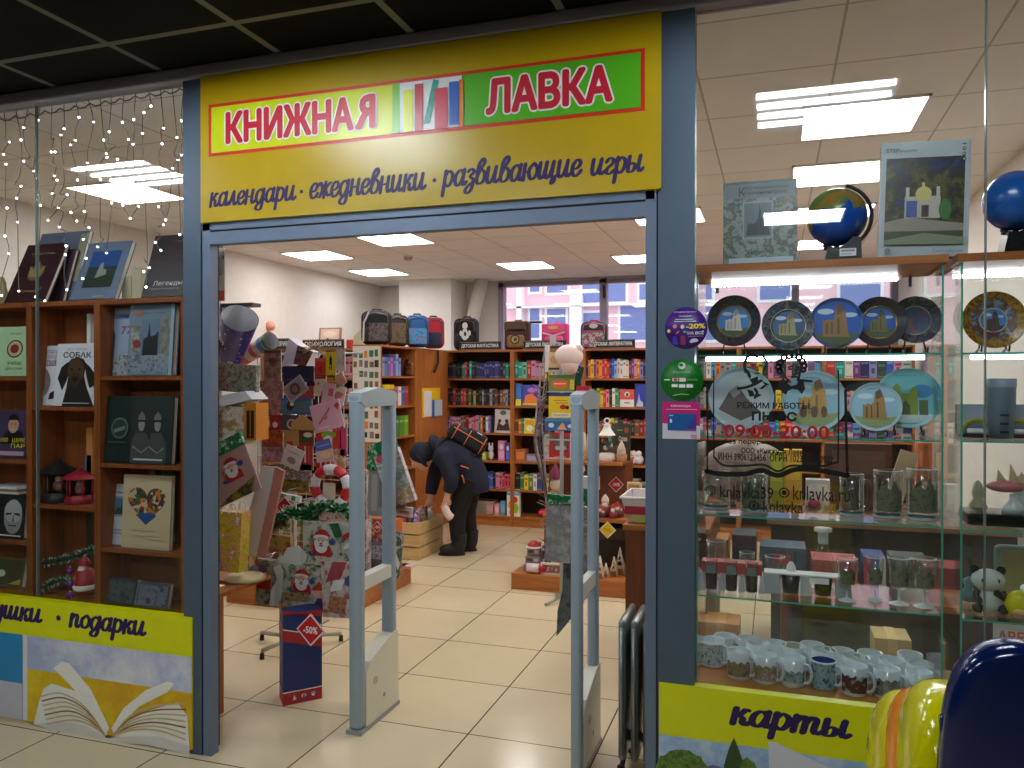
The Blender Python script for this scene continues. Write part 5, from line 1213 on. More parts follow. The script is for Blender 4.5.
m.art(GO, GU, GV,[T2(178,104,492,160, 'knlavka39'), T2(608,106,945,176, 'knlavka.ru'), T2(432,190,668,246, 'knlavka')],.0002)
m.build('lettering', q)
ASP = (g1.x - g0.x) / (g1.z - g0.z)
m = MB()
for x, y in ((122,120),(556,134),(376,212)):
    a, b = gy(x, y); ring = [(a + .0325 * math.cos(t), b + .0325 * ASP * math.sin(t)) for t in [2 * PI * j / 24 for j in range(25)]]
    it = [('l', ring,.004, VB)]
    if x == 122: it += [('l',[(a - .014, b - .014 * ASP),(a + .014, b - .014 * ASP),(a + .014, b + .014 * ASP),(a - .014, b + .014 * ASP),(a - .014, b - .014 * ASP)],.004, VB),('e', a, b,.007,.007 * ASP, VB)]
    elif x == 556: it += [('e', a, b,.018,.018 * ASP, VB)]
    else: it += [('p',[(a - .014, b - .01),(a + .006, b - .018),(a + .016, b + .012),(a + .004, b + .022),(a - .004, b + .01)], VB)]
    m.art(GO, GU, GV, it,.0002)
m.build('icon_ring', q)
def VP_(pts): return ('p',[gz(*p) for p in pts][::-1], VB)
def VL(pts, w_): return ('l', smooth_path([gz(*p) for p in pts],4), w_, VB)
m = MB()
# fair-haired head with high collar
m.art(GO, GU, GV,[VL(((330,190),(322,150),(336,104),(366,88),(398,98)),0.0102), VL(((372,92),(392,74),(418,84),(436,100)),0.0102), VL(((436,104),(452,128),(446,160),(436,180)),0.0085), VL(((408,72),(412,58)),0.0068), VP_(((330,168),(352,186),(362,216),(352,232),(338,208))), VP_(((352,232),(400,214),(404,240),(372,268))), VL(((284,286),(330,280),(380,262),(420,240)),0.0102), VP_(((420,240),(470,262),(452,268),(430,290),(408,288),(440,262))), VP_(((338,292),(372,300),(384,330),(352,336))), VP_(((396,312),(424,326),(404,336),(384,344))), VL(((384,290),(396,312),(384,340)),0.0102), VL(((366,150),(380,146)),0.0051), VL(((410,148),(424,152)),0.0051), VL(((398,160),(402,178),(394,182)),0.0048), VL(((384,196),(408,196)),0.0051)],.0002)
# curly-haired head with side whiskers
for a, b, r in ((556,104,16),(586,92,17),(616,90,17),(644,102,16),(664,126,16),(672,152,15),(532,132,17),(522,160,15),(530,184,14),(668,176,12)):
    u, v = gz(a, b); rr_ = r / 5.906 / 145 * 1.0
    m.art(GO, GU, GV,[('l',[(u + rr_ * math.cos(t), v + rr_ * ASP * math.sin(t)) for t in [2 * PI * j / 14 for j in range(15)]],.009, VB)],.0002)
m.art(Vector(GO) + Vector((0,-.0006,0)), GU, GV,[VP_(((540,190),(556,214),(572,240),(600,258),(590,240),(566,214),(548,180))), VP_(((520,252),(552,224),(566,250),(598,272),(632,262),(640,230),(672,246),(680,290),(660,320),(640,296),(604,290),(580,300),(566,324),(548,312),(516,276))), VL(((640,236),(680,240),(718,244)),0.0085), VL(((582,160),(600,156)),0.0068), VL(((626,160),(644,162)),0.0068), VL(((618,170),(624,196),(614,200)),0.0051), VL(((600,218),(632,218)),0.0068), VL(((584,172),(598,172)),0.0068), VL(((628,174),(642,174)),0.0068), VL(((648,190),(644,220),(636,236)),0.0085)],.0002)
m.build('heads', q)
# ================================================================== SHOP INTERIOR
# far wall of bookcases
BYF = 7.95; UX = [-3.394 + .766 * k for k in range(7)]
ZR = [1.565,1.275,.985,.69,.39,.11]; ZT = 1.868
UNAME = ['fantasy bookcase', 'middle bookcase', 'literature bookcase', 'bookcase behind the dark plates', 'bookcase behind the pale plates', 'bookcase by the far wall corner']
ULAB = ['orange wooden bookcase under the first black genre sign, behind the bending person', 'orange wooden bookcase under the middle black genre sign', 'orange wooden bookcase under the genre sign nearest the grey post',
        'orange wooden bookcase seen through the showcase, first after the grey post', 'orange wooden bookcase seen through the middle of the first showcase', 'orange wooden bookcase in the far corner of the shop']
DARKB = mat((52,30,22),.7)
for k in range(6):
    x0, x1 = UX[k] + .001, UX[k + 1] - .001
    q = thing('bookcase',((x0 + x1) / 2, BYF + .15,0), ULAB[k], 'bookcase', 'bookcases along the far wall')
    for a in (x0, x1 - .02): MB().box(a, a + .02, BYF, BYF + .3,0, ZT - .02, WOODB).build('side_panel', q)
    MB().box(x0, x1, BYF, BYF + .3, ZT - .02, ZT, WOODX).build('top_panel', q)
    MB().box(x0 + .02, x1 - .02, BYF + .29, BYF + .298,.02, ZT - .02, DARKB).build('back_panel', q)
    MB().box(x0 + .02, x1 - .02, BYF + .012, BYF + .03,0, ZR[5] - .02, WOODX).build('plinth', q)
    for z in ZR: MB().box(x0 + .02, x1 - .02, BYF + .002, BYF + .29, z - .02, z, WOODX).build('shelf', q)
ROWN = ['top', 'second', 'third', 'fourth', 'fifth', 'bottom']
def cname(c):
    r, g, b = c; m, n = max(c), min(c)
    if m - n < 28: return 'black' if m < 55 else 'dark grey' if m < 105 else 'grey' if m < 165 else 'pale grey' if m < 215 else 'white'
    if r == m and g > b + 40 and g > .72 * r: return 'yellow' if r > 170 else 'olive'
    if r == m and g >= b and g > .38 * r: return 'orange' if r > 170 else 'brown'
    if r == m: return ('pink' if n > 110 else 'mauve' if b > .75 * r and r < 200 else 'red') if r > 130 else 'maroon'
    if g == m: return 'teal' if b > .75 * g else ('green' if g > 100 else 'dark green')
    return 'purple' if r > .75 * b and r > g + 12 else ('blue' if m > 110 else 'navy')
NB = [0]
def spine(x, w_, z, h_, c, label, y=BYF, dep=.17, group=None, band=None):
    m = MB(); y0 = y + .03; z += .0008
    m.box(x, x + .0015, y0, y0 + dep, z, z + h_, mat(c,.5)); m.box(x + w_ - .0015, x + w_, y0, y0 + dep, z, z + h_, mat(c,.5)); m.box(x + .0015, x + w_ - .0015, y0, y0 + .002, z, z + h_, mat(c,.5)); m.box(x + .0015, x + w_ - .0015, y0 + .002, y0 + dep - .004, z + .003, z + h_ - .004, PAPER)
    d = band or shade(c,70 if sum(c) < 380 else -80); rr_ = random.Random(NB[0]); f = rr_.uniform(.62,.78)
    m.art((x, y0, z),(w_,0,0),(0,0, h_),[('r',.12, f,.88, f + .12, mat(d,.5)),('r',.3,.25,.7,.55, mat(d,.5)) if rr_.random() < .5 else ('r',.1,.06,.9,.12, mat(d,.5))],.0006)
    NB[0] += 1
    return tag(m.build('book'), label, 'book', group)
def row(u, r, spec, hmin, hmax, x0=None, x1=None, seed=0):
    """spec: colours in order along the shelf"""
    rd = random.Random(100 * u + 10 * r + seed); a = (UX[u] + .022) if x0 is None else x0; b = (UX[u + 1] - .024) if x1 is None else x1
    ws = [rd.uniform(.8,1.25) for _ in spec]; s_ = sum(ws); x = a
    for i,(c, w_) in enumerate(zip(spec, ws)):
        w_ = w_ / s_ * (b - a); cc = shade(c, rd.randint(-8,8))
        spine(x, w_ - .0015, ZR[r], rd.uniform(hmin, hmax), cc, '%s book %s along the %s row of the %s' % (cname(c), ORD[i], ROWN[r], UNAME[u]), group='books in the %s' % UNAME[u], dep=rd.uniform(.14,.19))
        x += w_
K, NV, DG, TL, MR, BR, BL, OR_, YE, PU, PK, WHt, GR, LI = (26,26,30),(38,44,96),(30,60,44),(40,140,130),(120,30,40),(120,70,40),(50,80,180),(224,120,30),(232,200,30),(120,60,130),(214,140,170),(232,226,220),(130,130,134),(150,140,200)
row(0,0,[K, K, NV, K, K, K, TL,(180,40,60), K, TL, K, K, NV, NV, NV,(60,60,130), NV,(54,54,120), NV,(60,60,130), NV, K, DG, TL, DG],.15,.185)
row(0,1,[K, K,(170,40,40), K, K,(150,50,50),(160,60,50), K,(110,110,60), K,(180,170,90), K, K,(120,116,110), K, K,(170,170,180), K,(110,70,50), K,(130,80,50),(120,90,60),(140,160,200), K],.15,.185)
row(0,2,[PU,(170,160,190), PK,(206,150,170),(200,140,160), GR, BR, MR,(210,150,150), PK,(200,100,140), PK, TL, OR_, K, WHt, LI],.15,.185, x1=UX[0] + .51)
row(0,4,[(90,60,120),(70,130,190), PK,(60,90,150),(120,60,60), BL,(70,110,190), K, PK,(200,120,140),(196,60,90),(214,90,100),(206,80,110)],.15,.18, x0=UX[0] + .3)
row(1,0,[TL,(60,150,130),(120,190,160),(150,60,60), PK,(190,140,190),(206,170,160), YE,(240,210,60),(200,190,210),(170,160,190), LI,(120,180,160), OR_, PU, BL],.155,.19)
row(1,2,[BR, OR_, TL,(210,200,60), K,(60,110,70),(120,120,160), NV,(110,60,50), PU, K, LI],.14,.18, x1=UX[1] + .5)
row(1,4,[K,(60,110,70), YE,(90,120,70), WHt,(60,80,140), K,(130,120,60), GR,(70,90,130), DG,(100,60,60), NV, K],.14,.185)
row(2,0,[NV, OR_, YE, PU, OR_,(230,150,60),(196,50,40),(206,60,50),(200,54,44), NV, BL,(170,190,230),(226,220,214), WHt, WHt, WHt, MR, PU,(200,150,160), OR_, LI, NV, OR_,(226,160,40),(90,80,40), YE],.165,.2)
row(2,1,[K, OR_, YE,(180,190,60), YE,(214,60,60),(226,150,150), DG, WHt,(70,150,90),(90,130,190), WHt,(214,150,130),(60,60,70)],.15,.19, x1=UX[2] + .5)
row(2,2,[K, MR, NV, BR,(120,60,60), K, YE,(110,90,70), DG, MR,(140,60,40), K, BR, MR,(150,70,50), OR_,(140,90,40)],.14,.18)
row(2,4,[(190,160,80), K, YE, BR, K,(150,130,90), GR, K],.12,.16)
PALL = [K, NV, DG, TL, MR, BR, BL, OR_, YE, PU, PK, WHt, GR, LI,(200,60,60),(90,150,200),(180,200,190),(190,150,160)]
rd = random.Random(5)
for u, nn in ((3,15),(4,14),(5,10)):
    for r in (0,1,2): row(u, r,[rd.choice(PALL) for _ in range(nn)],.15,.2)
def faceout(px0, py0, px1, py1, r, label, c, items, Y=BYF + .01, name='book', th=.02, lean=.08, cat='book'):
    x0, x1, z0, z1 = rr(px0, py0, px1, py1, Y, ZR[r] + .0005); return book(name,(x0, x1, z0, z1), Y, th, label, cat, C(*c), items, lean)
faceout(494.5,408,511,432,2, 'pale grey face-out book with a dark group picture in the fantasy bookcase',(206,200,196),[('e',.5,.84,.2,.1, C(100,96,96)),('p',[(.1,.1),(.2,.45),(.5,.3),(.8,.5),(.95,.1)], C(70,50,50)),('e',.3,.5,.1,.08, C(60,40,40)),('e',.72,.5,.1,.08, C(60,40,40))])
faceout(522,384,539,405,1, 'colourful face-out book with orange and purple art in the middle bookcase',(70,80,180),[('p',[(.1,.1),(.2,.5),(.6,.6),(.95,.3),(.9,.05)], C(240,130,50)),('e',.6,.75,.3,.12, C(206,120,200)),('r',.05,.03,.95,.12, C(230,210,60))])
faceout(515.5,383,521,405,1, 'blue and yellow book beside the colourful face-out book',(60,120,200),[('r',0,0,1,.3, C(230,220,50))])
faceout(524,418,535,433,2, 'yellow face-out booklet standing before the third row of books',(232,210,50),[('r',.1,.6,.9,.9, C(220,170,40)),('e',.5,.35,.3,.2, C(240,240,220))], BYF - .0)
faceout(620,388.5,634,406,1, 'red and white face-out book in the literature bookcase',(222,90,70),[('r',0,0,1,.42, C(232,226,220)),('e',.5,.72,.2,.14, C(230,220,214)),('e',.5,.7,.1,.1, C(90,80,90)),('r',.3,.2,.7,.26, C(90,90,100))])
faceout(634.8,383,645,406,1, 'deep blue face-out book with a pale tower beside the red one',(50,64,170),[('p',[(.1,.02),(.3,.3),(.4,.6),(.5,.3),(.8,.2),(.8,.02)], C(190,196,210))])
TOY = [(487,443,492,460,(226,220,226), 'white plush figure with ears beside the pink box'),(498,440,504.5,460,(226,140,180), 'pink and white toy box in the fantasy bookcase'),(505.5,441,510,459,(70,90,190), 'blue toy box at the end of the fourth shelf'),(482,452,486,460,(170,190,70), 'small lime green toy box behind the backpack')]
for px0, py0, px1, py1, c, lab in TOY:
    x0, x1, z0, z1 = rr(px0, py0, px1, py1, BYF + .03, ZR[3]); m = MB()
    if 'plush' in lab:
        cxm = (x0 + x1) / 2; hh = z1 - z0; m.ell((cxm, BYF + .08, z0 + hh * .3),(.03,.03, hh * .3), C(*c)); m.ell((cxm, BYF + .07, z0 + hh * .68),.03, C(*c)); m.ell((cxm - .018, BYF + .07, z0 + hh * .9),(.01,.01, hh * .14), C(*c)); m.ell((cxm + .018, BYF + .07, z0 + hh * .9),(.01,.01, hh * .14), C(*c)); o = m.build('plush_toy'); tag(o, lab, 'plush toy'); continue
    m.box(x0, x1, BYF + .03, BYF + .12, z0, z1, C(*c)); m.art((x0, BYF + .03, z0),(x1 - x0,0,0),(0,0, z1 - z0),[('r',.1,.1,.9,.5, C(*shade(c,40))),('e',.5,.7,.3,.14, C(240,220,226))]); tag(m.build('toy_box'), lab, 'toy box')
for k,(px0, py0, px1, py1, r, c, lab) in enumerate(((515,449,525,461,3,(196,110,60), 'small orange box on the fourth shelf of the middle bookcase'),(526,454,537,461,3,(150,140,170), 'flat lilac box on the fourth shelf of the middle bookcase'),(494,504,499,515,5,(226,170,180), 'pink box on the bottom shelf, nearer the basket'),(500,501,505,515,5,(110,160,200), 'blue box on the bottom shelf beside the pink one'),(486,503,493,515,5,(214,120,140), 'rose box on the bottom shelf behind the basket end'))):
    x0, x1, z0, z1 = rr(px0, py0, px1, py1, BYF + .02, ZR[r]); m = MB().box(x0, x1, BYF + .03, BYF + .15, z0, z1, C(*c)); m.art((x0, BYF + .03, z0),(x1 - x0,0,0),(0,0, z1 - z0),[('r',.12,.2,.88,.8, C(*shade(c,30)))]); tag(m.build('toy_box'), lab, 'toy box')
x0, x1, z0, z1 = rr(507,488,519.5,515, BYF + .01, ZR[5])
m = MB().box(x0, x1, BYF + .005, BYF + .06, z0, z1, C(226,232,220)); m.art((x0, BYF + .005, z0),(x1 - x0,0,0),(0,0, z1 - z0),[('r',0,.78,1,1, C(90,150,210)),('e',.35,.42,.25,.16, C(240,140,30)),('e',.68,.3,.25,.18, C(150,190,40)),('e',.4,.15,.22,.12, C(240,190,40)),('e',.66,.62,.22,.12, C(210,60,50)),('t',.1,.84,.9,.94, 'ФРУКТЫ', WHITE)])
tag(m.build('toy_box'), 'tall fruit puzzle box with an orange and apples on the bottom shelf', 'toy box')
x0, x1, z0, z1 = rr(474,501,493,514.5, BYF + .03, ZR[5])
m = MB(); m.box(x0, x1, BYF + .03, BYF + .2, z0 + .001, z0 + .01, C(170,160,140))
for k in range(7): zz = z0 + .012 + (z1 - z0 - .02) * k / 6; m.tube([(x0, BYF + .03, zz),(x1, BYF + .03, zz),(x1, BYF + .2, zz),(x0, BYF + .2, zz)],.006, C(176,166,146),6, True)
m.box(x0 + .01, x1 - .01, BYF + .04, BYF + .19, z0 + .01, z1 - .02, C(150,146,140)); tag(m.build('storage_basket'), 'beige woven storage basket on the bottom shelf behind the person', 'basket')
x0, x1, z0, z1 = rr(536,510,546,517, BYF, ZR[5]); tag(MB().ell(((x0 + x1) / 2, BYF + .1, z0 + .04),(.06,.06,.04), C(226,60,80)).build('toy_box'), 'round red toy tin on the bottom shelf of the middle bookcase', 'toy tin')
# genre signs standing on the bookcases
def genre(px0, py0, px1, py1, Y, z, text, label, px=0):
    x0, x1, z0, z1 = rr(px0, py0, px1, py1, Y, z); m = MB().box(x0, x1, Y, Y + .015, z0, z1, mat((12,10,12),.4)); b = .03
    m.art((x0, Y, z0),(x1 - x0,0,0),(0,0, z1 - z0),[('t',.06,.26,.94,.74, text, mat((220,220,220),.5),.0,.0016),('l',[(.01,.08),(.99,.08),(.99,.92),(.01,.92),(.01,.08)],.004, mat((150,150,150),.5))])
    o = m.build('genre_sign'); tag(o, label, 'sign'); return o
genre(459,341.5,501,350, BYF + .02, ZT, 'ДЕТСКАЯ ФАНТАСТИКА', 'black genre sign between the black backpack and the brown satchel')
genre(523,341,566,350, BYF + .02, ZT, 'ДЕТСКАЯ ЛИТЕРАТУРА', 'black genre sign below the pink satchel')
genre(588,341,635,350, BYF + .02, ZT, 'ДЕТСКАЯ ЛИТЕРАТУРА', 'black genre sign beside the dark and pink backpack, nearest the grey post')

# backpacks on the bookcases
def backpack(px0, py0, px1, py1, Y, z, label, body, trim, kind='pack', art=None, rot=0.0, dep=.13, cat='backpack'):
    x0, x1, z0, z1 = rr(px0, py0, px1, py1, Y, z); w_ = x1 - x0; h_ = z1 - z0; xc = (x0 + x1) / 2
    q = thing('backpack' if cat == 'backpack' else 'school_satchel',(xc, Y + dep / 2, z), label, cat, 'backpacks on top of the bookcases')
    b = MB(); bm = mat(body,.75); tm = mat(trim,.7)
    b.rbox(x0, x1, Y, Y + dep, z + .001, z1 - h_ * .04, w_ * (.3 if kind == 'pack' else .1), bm,5)
    if rot: b.rot((0,0, rot),(xc, Y + dep / 2, z))
    bo = b.build('body', q)
    p = MB(); p.rbox(x0 + w_ * .14, x1 - w_ * .14, Y - .03, Y + .05, z + h_ * .06, z + h_ * .5, w_ * .12, tm,4)
    if rot: p.rot((0,0, rot),(xc, Y + dep / 2, z))
    p.build('front_pocket', q)
    hl = MB(); hl.tube([(xc - w_ * .16, Y + dep * .7, z1 - h_ * .06),(xc - w_ * .13, Y + dep * .7, z1),(xc + w_ * .13, Y + dep * .7, z1),(xc + w_ * .16, Y + dep * .7, z1 - h_ * .06)],.009, tm,6)
    if rot: hl.rot((0,0, rot),(xc, Y + dep / 2, z))
    hl.build('handle', q)
    for sg_ in (-1,1):
        st = MB(); xs = xc + sg_ * w_ * .26; st.tube([(xs, Y + dep + .0, z + h_ * .86),(xs, Y + dep + .03, z + h_ * .55),(xs, Y + dep + .01, z + h_ * .12)],.012, tm,6)
        if rot: st.rot((0,0, rot),(xc, Y + dep / 2, z))
        st.build('strap', q)
    zp = MB(); zp.tube([(x0 + w_ * .1, Y + .01, z + h_ * .55),(x0 + w_ * .12, Y - .002, z + h_ * .82),(xc, Y - .003, z1 - h_ * .1),(x1 - w_ * .12, Y - .002, z + h_ * .82),(x1 - w_ * .1, Y + .01, z + h_ * .55)],.006, mat(shade(trim,50),.5),6)
    if rot: zp.rot((0,0, rot),(xc, Y + dep / 2, z))
    zp.build('zip', q)
    if art:
        a = MB(); a.art((x0, Y - .034, z),(w_,0,0),(0,0, h_), art,.0012)
        if rot: a.rot((0,0, rot),(xc, Y + dep / 2, z))
        a.build('emblem', q)
    return q
WHp = C(226,226,230)
backpack(452,314,476.5,348, BYF + .06, ZT, 'black backpack with a white figure emblem, at the end of the fantasy bookcase',(16,16,18),(22,22,26), art=[('e',.58,.72,.11,.1, WHp),('p',[(.44,.38),(.5,.62),(.66,.62),(.74,.38),(.62,.3),(.54,.3)], WHp),('e',.42,.5,.06,.08, WHp),('e',.76,.5,.06,.08, WHp),('e',.59,.48,.05,.07, C(30,30,32))])
backpack(504,318,528,348, BYF + .05, ZT, 'brown school satchel with a round badge and tan base',(74,48,34),(150,110,60), 'box', art=[('e',.5,.34,.2,.16, C(60,60,40)),('e',.5,.34,.14,.11, C(180,170,120)),('e',.52,.34,.08,.07, C(70,70,50)),('r',.06,.68,.94,.92, C(90,60,40))], cat='satchel')
backpack(541,320,567,347, BYF + .05, ZT, 'bright pink school satchel with white straps, before the window',(222,56,130),(236,110,160), 'box', art=[('r',.06,.6,.94,.92, C(232,80,150)),('l',[(.06,.62),(.5,.5),(.94,.62)],.03, C(250,200,220)),('r',.38,.2,.62,.5, C(200,196,206)),('e',.5,.8,.2,.06, C(240,180,90))], cat='satchel')
PCAT = artmat(101,[(40,40,50),(214,70,120),(60,50,70),(200,200,190),(226,110,150)],36,.7)
backpack(579.5,320,606,349, BYF + .05, ZT, 'dark backpack printed with small pink pictures beside the last genre sign',(40,60,64),(200,50,110), art=[('r',.08,.06,.9,.56, PCAT),('e',.5,.78,.16,.08, C(206,206,210)),('r',.16,.58,.84,.62, C(206,80,120))], rot=.15)

# bookcase row running into the shop, its end towards the entrance
RX = -3.35; RY0, RY1 = 6.39,7.90
yA = atx(416,420, RX).y
q = thing('bookcase',((RX - .15),(RY0 + yA) / 2,0), 'orange bookcase end with a sheet of magnets, below the black backpacks', 'bookcase')
MB().box(RX - .29, RX, RY0, RY0 + .02,0, ZT - .02, WOODB).build('end_panel', q); MB().box(RX - .29, RX, yA - .02, yA,0, ZT - .02, WOODB).build('end_panel', q)
MB().box(RX - .29, RX, RY0, yA, ZT - .02, ZT, WOODB).build('top_panel', q); MB().box(RX - .29, RX - .282, RY0 + .02, yA - .02,0, ZT - .02, DARKB).build('back_panel', q)
zsr = [atx(398,376, RX).z, atx(398,406, RX).z, atx(398,437, RX).z, atx(398,470, RX).z,.3]
for z in zsr: MB().box(RX - .28, RX - .002, RY0 + .02, yA - .02, z - .02, z, WOODB).build('shelf', q)
q = thing('wardrobe_cabinet',(RX - .15,(yA + RY1) / 2,0), 'plain orange cabinet side behind the bending person', 'cabinet')
MB().box(RX - .29, RX - .02, yA + .002, BYF - .03,0, ZT, WOODB).build('body', q)
MB().box(RX - .02, RX - .001, yA + .004, BYF - .034,.02, ZT - .004, WOODB).build('door', q)
# magnets sheet
x0, x1, z0, z1 = rr(352.5,346,380,392, RY0 - .012); z0 -= .45
m = MB().box(x0, x1, RY0 - .008, RY0 - .002, z0, z1, mat((226,222,210),.6)); rd = random.Random(8); it = []
for r in range(9):
    for c_ in range(5):
        if rd.random() < .9: u = .03 + .19 * c_ + rd.uniform(0,.03); v = .03 + .105 * r + rd.uniform(0,.02); it.append(('r', u, v, u + rd.uniform(.11,.16), v + rd.uniform(.05,.075), C(*rd.choice([(60,50,44),(120,100,80),(230,130,40),(90,110,90),(150,120,110),(60,120,90),(170,80,90),(110,110,120)]))))
m.art((x0, RY0 - .008, z0),(x1 - x0,0,0),(0,0, z1 - z0), it,.0001); tag(m.build('magnet_sheet'), 'white sheet of small picture magnets on the bookcase end', 'magnet sheet')
# contents of that bookcase, facing the aisle
def xspine(y, w_, z, h_, c, label):
    z += .0008; m = MB().box(RX - .2, RX - .03, y, y + w_ - .002, z, z + h_, mat(c,.5)); m.art((RX - .03, y, z),(0, w_,0),(0,0, h_),[('r',.1,.68,.9,.8, mat(shade(c,50 if sum(c) < 400 else -60),.5))]); return tag(m.build('book'), label, 'book')
ys = RY0 + .03
for i, c in enumerate([(120,140,170),(150,160,190),(110,120,180),(90,110,190),(200,120,160),(90,100,190),(150,170,214),(120,150,220)]): xspine(ys + .055 * i,.05, zsr[0],.17 + .035 * (i == 6), c, '%s book, %s in from the bookcase end, above the yellow boxes' % (cname(c), ORD[i]))
for i, c in enumerate([(150,150,40),(226,200,30),(230,206,40),(222,190,30),(206,90,130),(226,226,226),(90,90,150),(180,60,60)]): xspine(ys + .075 * i,.07, zsr[1],.2 - .02 * (i > 3), c, '%s box or book, %s in from the bookcase end, below the toy bear' % (cname(c), ORD[i]))
for i, c in enumerate([(40,60,50),(60,100,80),(196,70,60),(70,120,70),(90,140,50),(120,170,50)]): xspine(ys + .1 * i,.095, zsr[2],.19, c, '%s picture book, %s in from the bookcase end, lower row' % (cname(c), ORD[i]))
cb = atx(408,366, RX - .08); TED = C(110,60,36)
q = thing('teddy_bear',(cb.x, cb.y, zsr[0]), 'small brown teddy bear on the top shelf beside the blue books', 'plush toy')
m = MB(); m.ell((cb.x, cb.y, zsr[0] + .055),(.04,.05,.055), TED); m.ell((cb.x + .01, cb.y, zsr[0] + .13),(.038,.042,.04), TED)
for sg_ in (-1,1): m.ell((cb.x + .01, cb.y + sg_ * .034, zsr[0] + .168),.015, TED,10,6); m.ell((cb.x + .03, cb.y + sg_ * .045, zsr[0] + .075),(.035,.016,.016), TED,10,6); m.ell((cb.x + .035, cb.y + sg_ * .035, zsr[0] + .017),(.04,.018,.017), TED,10,6)
m.build('body', q); MB().ell((cb.x + .045, cb.y, zsr[0] + .122),(.012,.016,.012), C(200,170,130),10,6).build('muzzle', q)
m = MB(); y0_, y1_ = atx(422,400, RX).y, atx(440,400, RX).y; zt_, zb_ = atx(430,388, RX).z, atx(430,417, RX).z
m.box(RX - .0005, RX + .002, y0_, y1_, zb_, zt_, C(240,190,20)); dy, dz = y1_ - y0_, zt_ - zb_
m.box(RX + .002, RX + .006, y0_ + dy * .1, y0_ + dy * .5, zb_ + dz * .03, zt_ - dz * .1, C(226,226,232)); m.box(RX + .006, RX + .012, y0_ + dy * .5, y1_ + dy * .05, zb_ + dz * .0, zb_ + dz * .58, C(70,100,170)); m.box(RX + .012, RX + .016, y0_ + dy * .62, y1_ + dy * .05, zb_ + dz * .02, zb_ + dz * .58, C(190,206,226))
tag(m.build('notice_board'), 'yellow notice with white and blue papers on the plain cabinet side', 'notice')
# backpacks on that row
def rowpack(px0, py0, px1, py1, Y,*a,**k): return backpack(px0, py0, px1, py1, Y, ZT,*a,**k)
ARTB = artmat(111,[(40,30,28),(90,50,44),(60,60,70),(120,110,110),(30,28,30)],30,.7)
rowpack(359.5,305,387,341,6.45, 'black and grey backpack at the near end of the bookcase row',(24,24,28),(50,40,38), art=[('r',.3,.1,.92,.6, ARTB),('l',[(.12,.1),(.14,.6),(.3,.9)],.03, C(190,194,200))], rot=.35)
rowpack(384,310,405,343,6.80, 'dark brown backpack behind the black and grey one',(46,40,38),(70,54,46), art=[('r',.16,.1,.86,.7, artmat(112,[(60,50,44),(90,80,70),(110,90,60),(40,34,32)],30,.7))], rot=.45)
rowpack(404,312,425,346,7.10, 'blue backpack with teal swirls on the bookcase row',(36,84,140),(30,60,110), art=[('r',.12,.1,.88,.56, artmat(113,[(30,60,120),(40,110,170),(60,150,190),(150,60,90)],26,.7))], rot=.5)
rowpack(421,314,441,347,7.42, 'red backpack with a dark blue pocket, farthest on the bookcase row',(180,34,46),(40,50,80), rot=.5)
sb = aty(440,352,7.36); MB().tube([(RX + .02,7.62, ZT - .01),(RX + .03,7.6, ZT - .14),(RX + .03,7.5, ZT - .24)],.012, C(40,34,34),6).build('strap',[o for o in bpy.data.objects if o.name.startswith('backpack') and 'farthest' in o.get('label', '')][0])

# psychology bookcases further along
PYY = 7.05; pxl = XL + .03; pxr = -3.66
q = thing('bookcase',((pxl + pxr) / 2, PYY + .15,0), 'orange bookcase under the psychology sign, behind the card rack', 'bookcase')
for a in (pxl, pxl + .72, pxr - .02): MB().box(a, a + .02, PYY, PYY + .3,0, ZT - .02, WOODB).build('side_panel', q)
MB().box(pxl, pxr, PYY, PYY + .3, ZT - .02, ZT, WOODX).build('top_panel', q); MB().box(pxl, pxr, PYY + .29, PYY + .3,0, ZT - .02, DARKB).build('back_panel', q)
for z in ZR:
    MB().box(pxl + .02, pxl + .72, PYY, PYY + .29, z - .02, z, WOODX).build('shelf', q); MB().box(pxl + .74, pxr - .02, PYY, PYY + .29, z - .02, z, WOODX).build('shelf', q)
rd = random.Random(17)
for r in range(4):
    x = pxl + .76; i = 0
    while x < pxr - .09 and i < 12:
        w_ = rd.uniform(.034,.05); c = rd.choice([(120,60,40),(206,150,60),(190,120,130),(90,60,40),(60,70,110),(200,190,180),(160,90,60),(90,100,160)])
        spine(x, w_ - .002, ZR[r], rd.uniform(.17,.23), c, '%s book, %s along the %s row under the psychology sign' % (cname(c), ORD[i], ROWN[r]), PYY,.18, 'psychology books'); x += w_; i += 1
genre(302.5,336,343.5,345, PYY - .01, ZT, 'ПСИХОЛОГИЯ', 'black psychology sign with mirrored looking lettering below the framed picture')
genre(268,336.5,289,347, PYY - .02, ZT, 'ИСТОРИЯ', 'black genre sign half hidden behind the striped paper roll')
x0, x1, z0, z1 = rr(318,316,340,337, PYY + .12, ZT)
m = MB().box(x0, x1, PYY + .12, PYY + .14, z0, z1, C(176,130,110)); m.art((x0, PYY + .12, z0),(x1 - x0,0,0),(0,0, z1 - z0),[('r',.08,.06,.92,.94, C(236,206,190)),('e',.5,.7,.3,.16, C(246,226,214)),('p',[(.2,.08),(.34,.34),(.5,.2),(.6,.4),(.8,.1)], C(150,90,70)),('e',.42,.42,.08,.08, C(120,70,60))]); m.rot((-.12,0,0),(x0, PYY + .12, z0)); m.xf(Matrix.Translation((0,0,.004)))
tag(m.build('framed_picture'), 'small framed rosy picture leaning on the bookcase before the white wall', 'picture')
x0, x1, z0, z1 = rr(348,323,360,342,6.5, ZT); tag(MB().prism([(x0, z0),(x1, z0),(x1, z1),(x0 + (x1 - x0) * .5, z1 - .03),(x0, z1 - .09)],6.6,6.72, C(226,214,180)).build('paper_bag'), 'cream paper bag standing beside the black and grey backpack', 'bag')
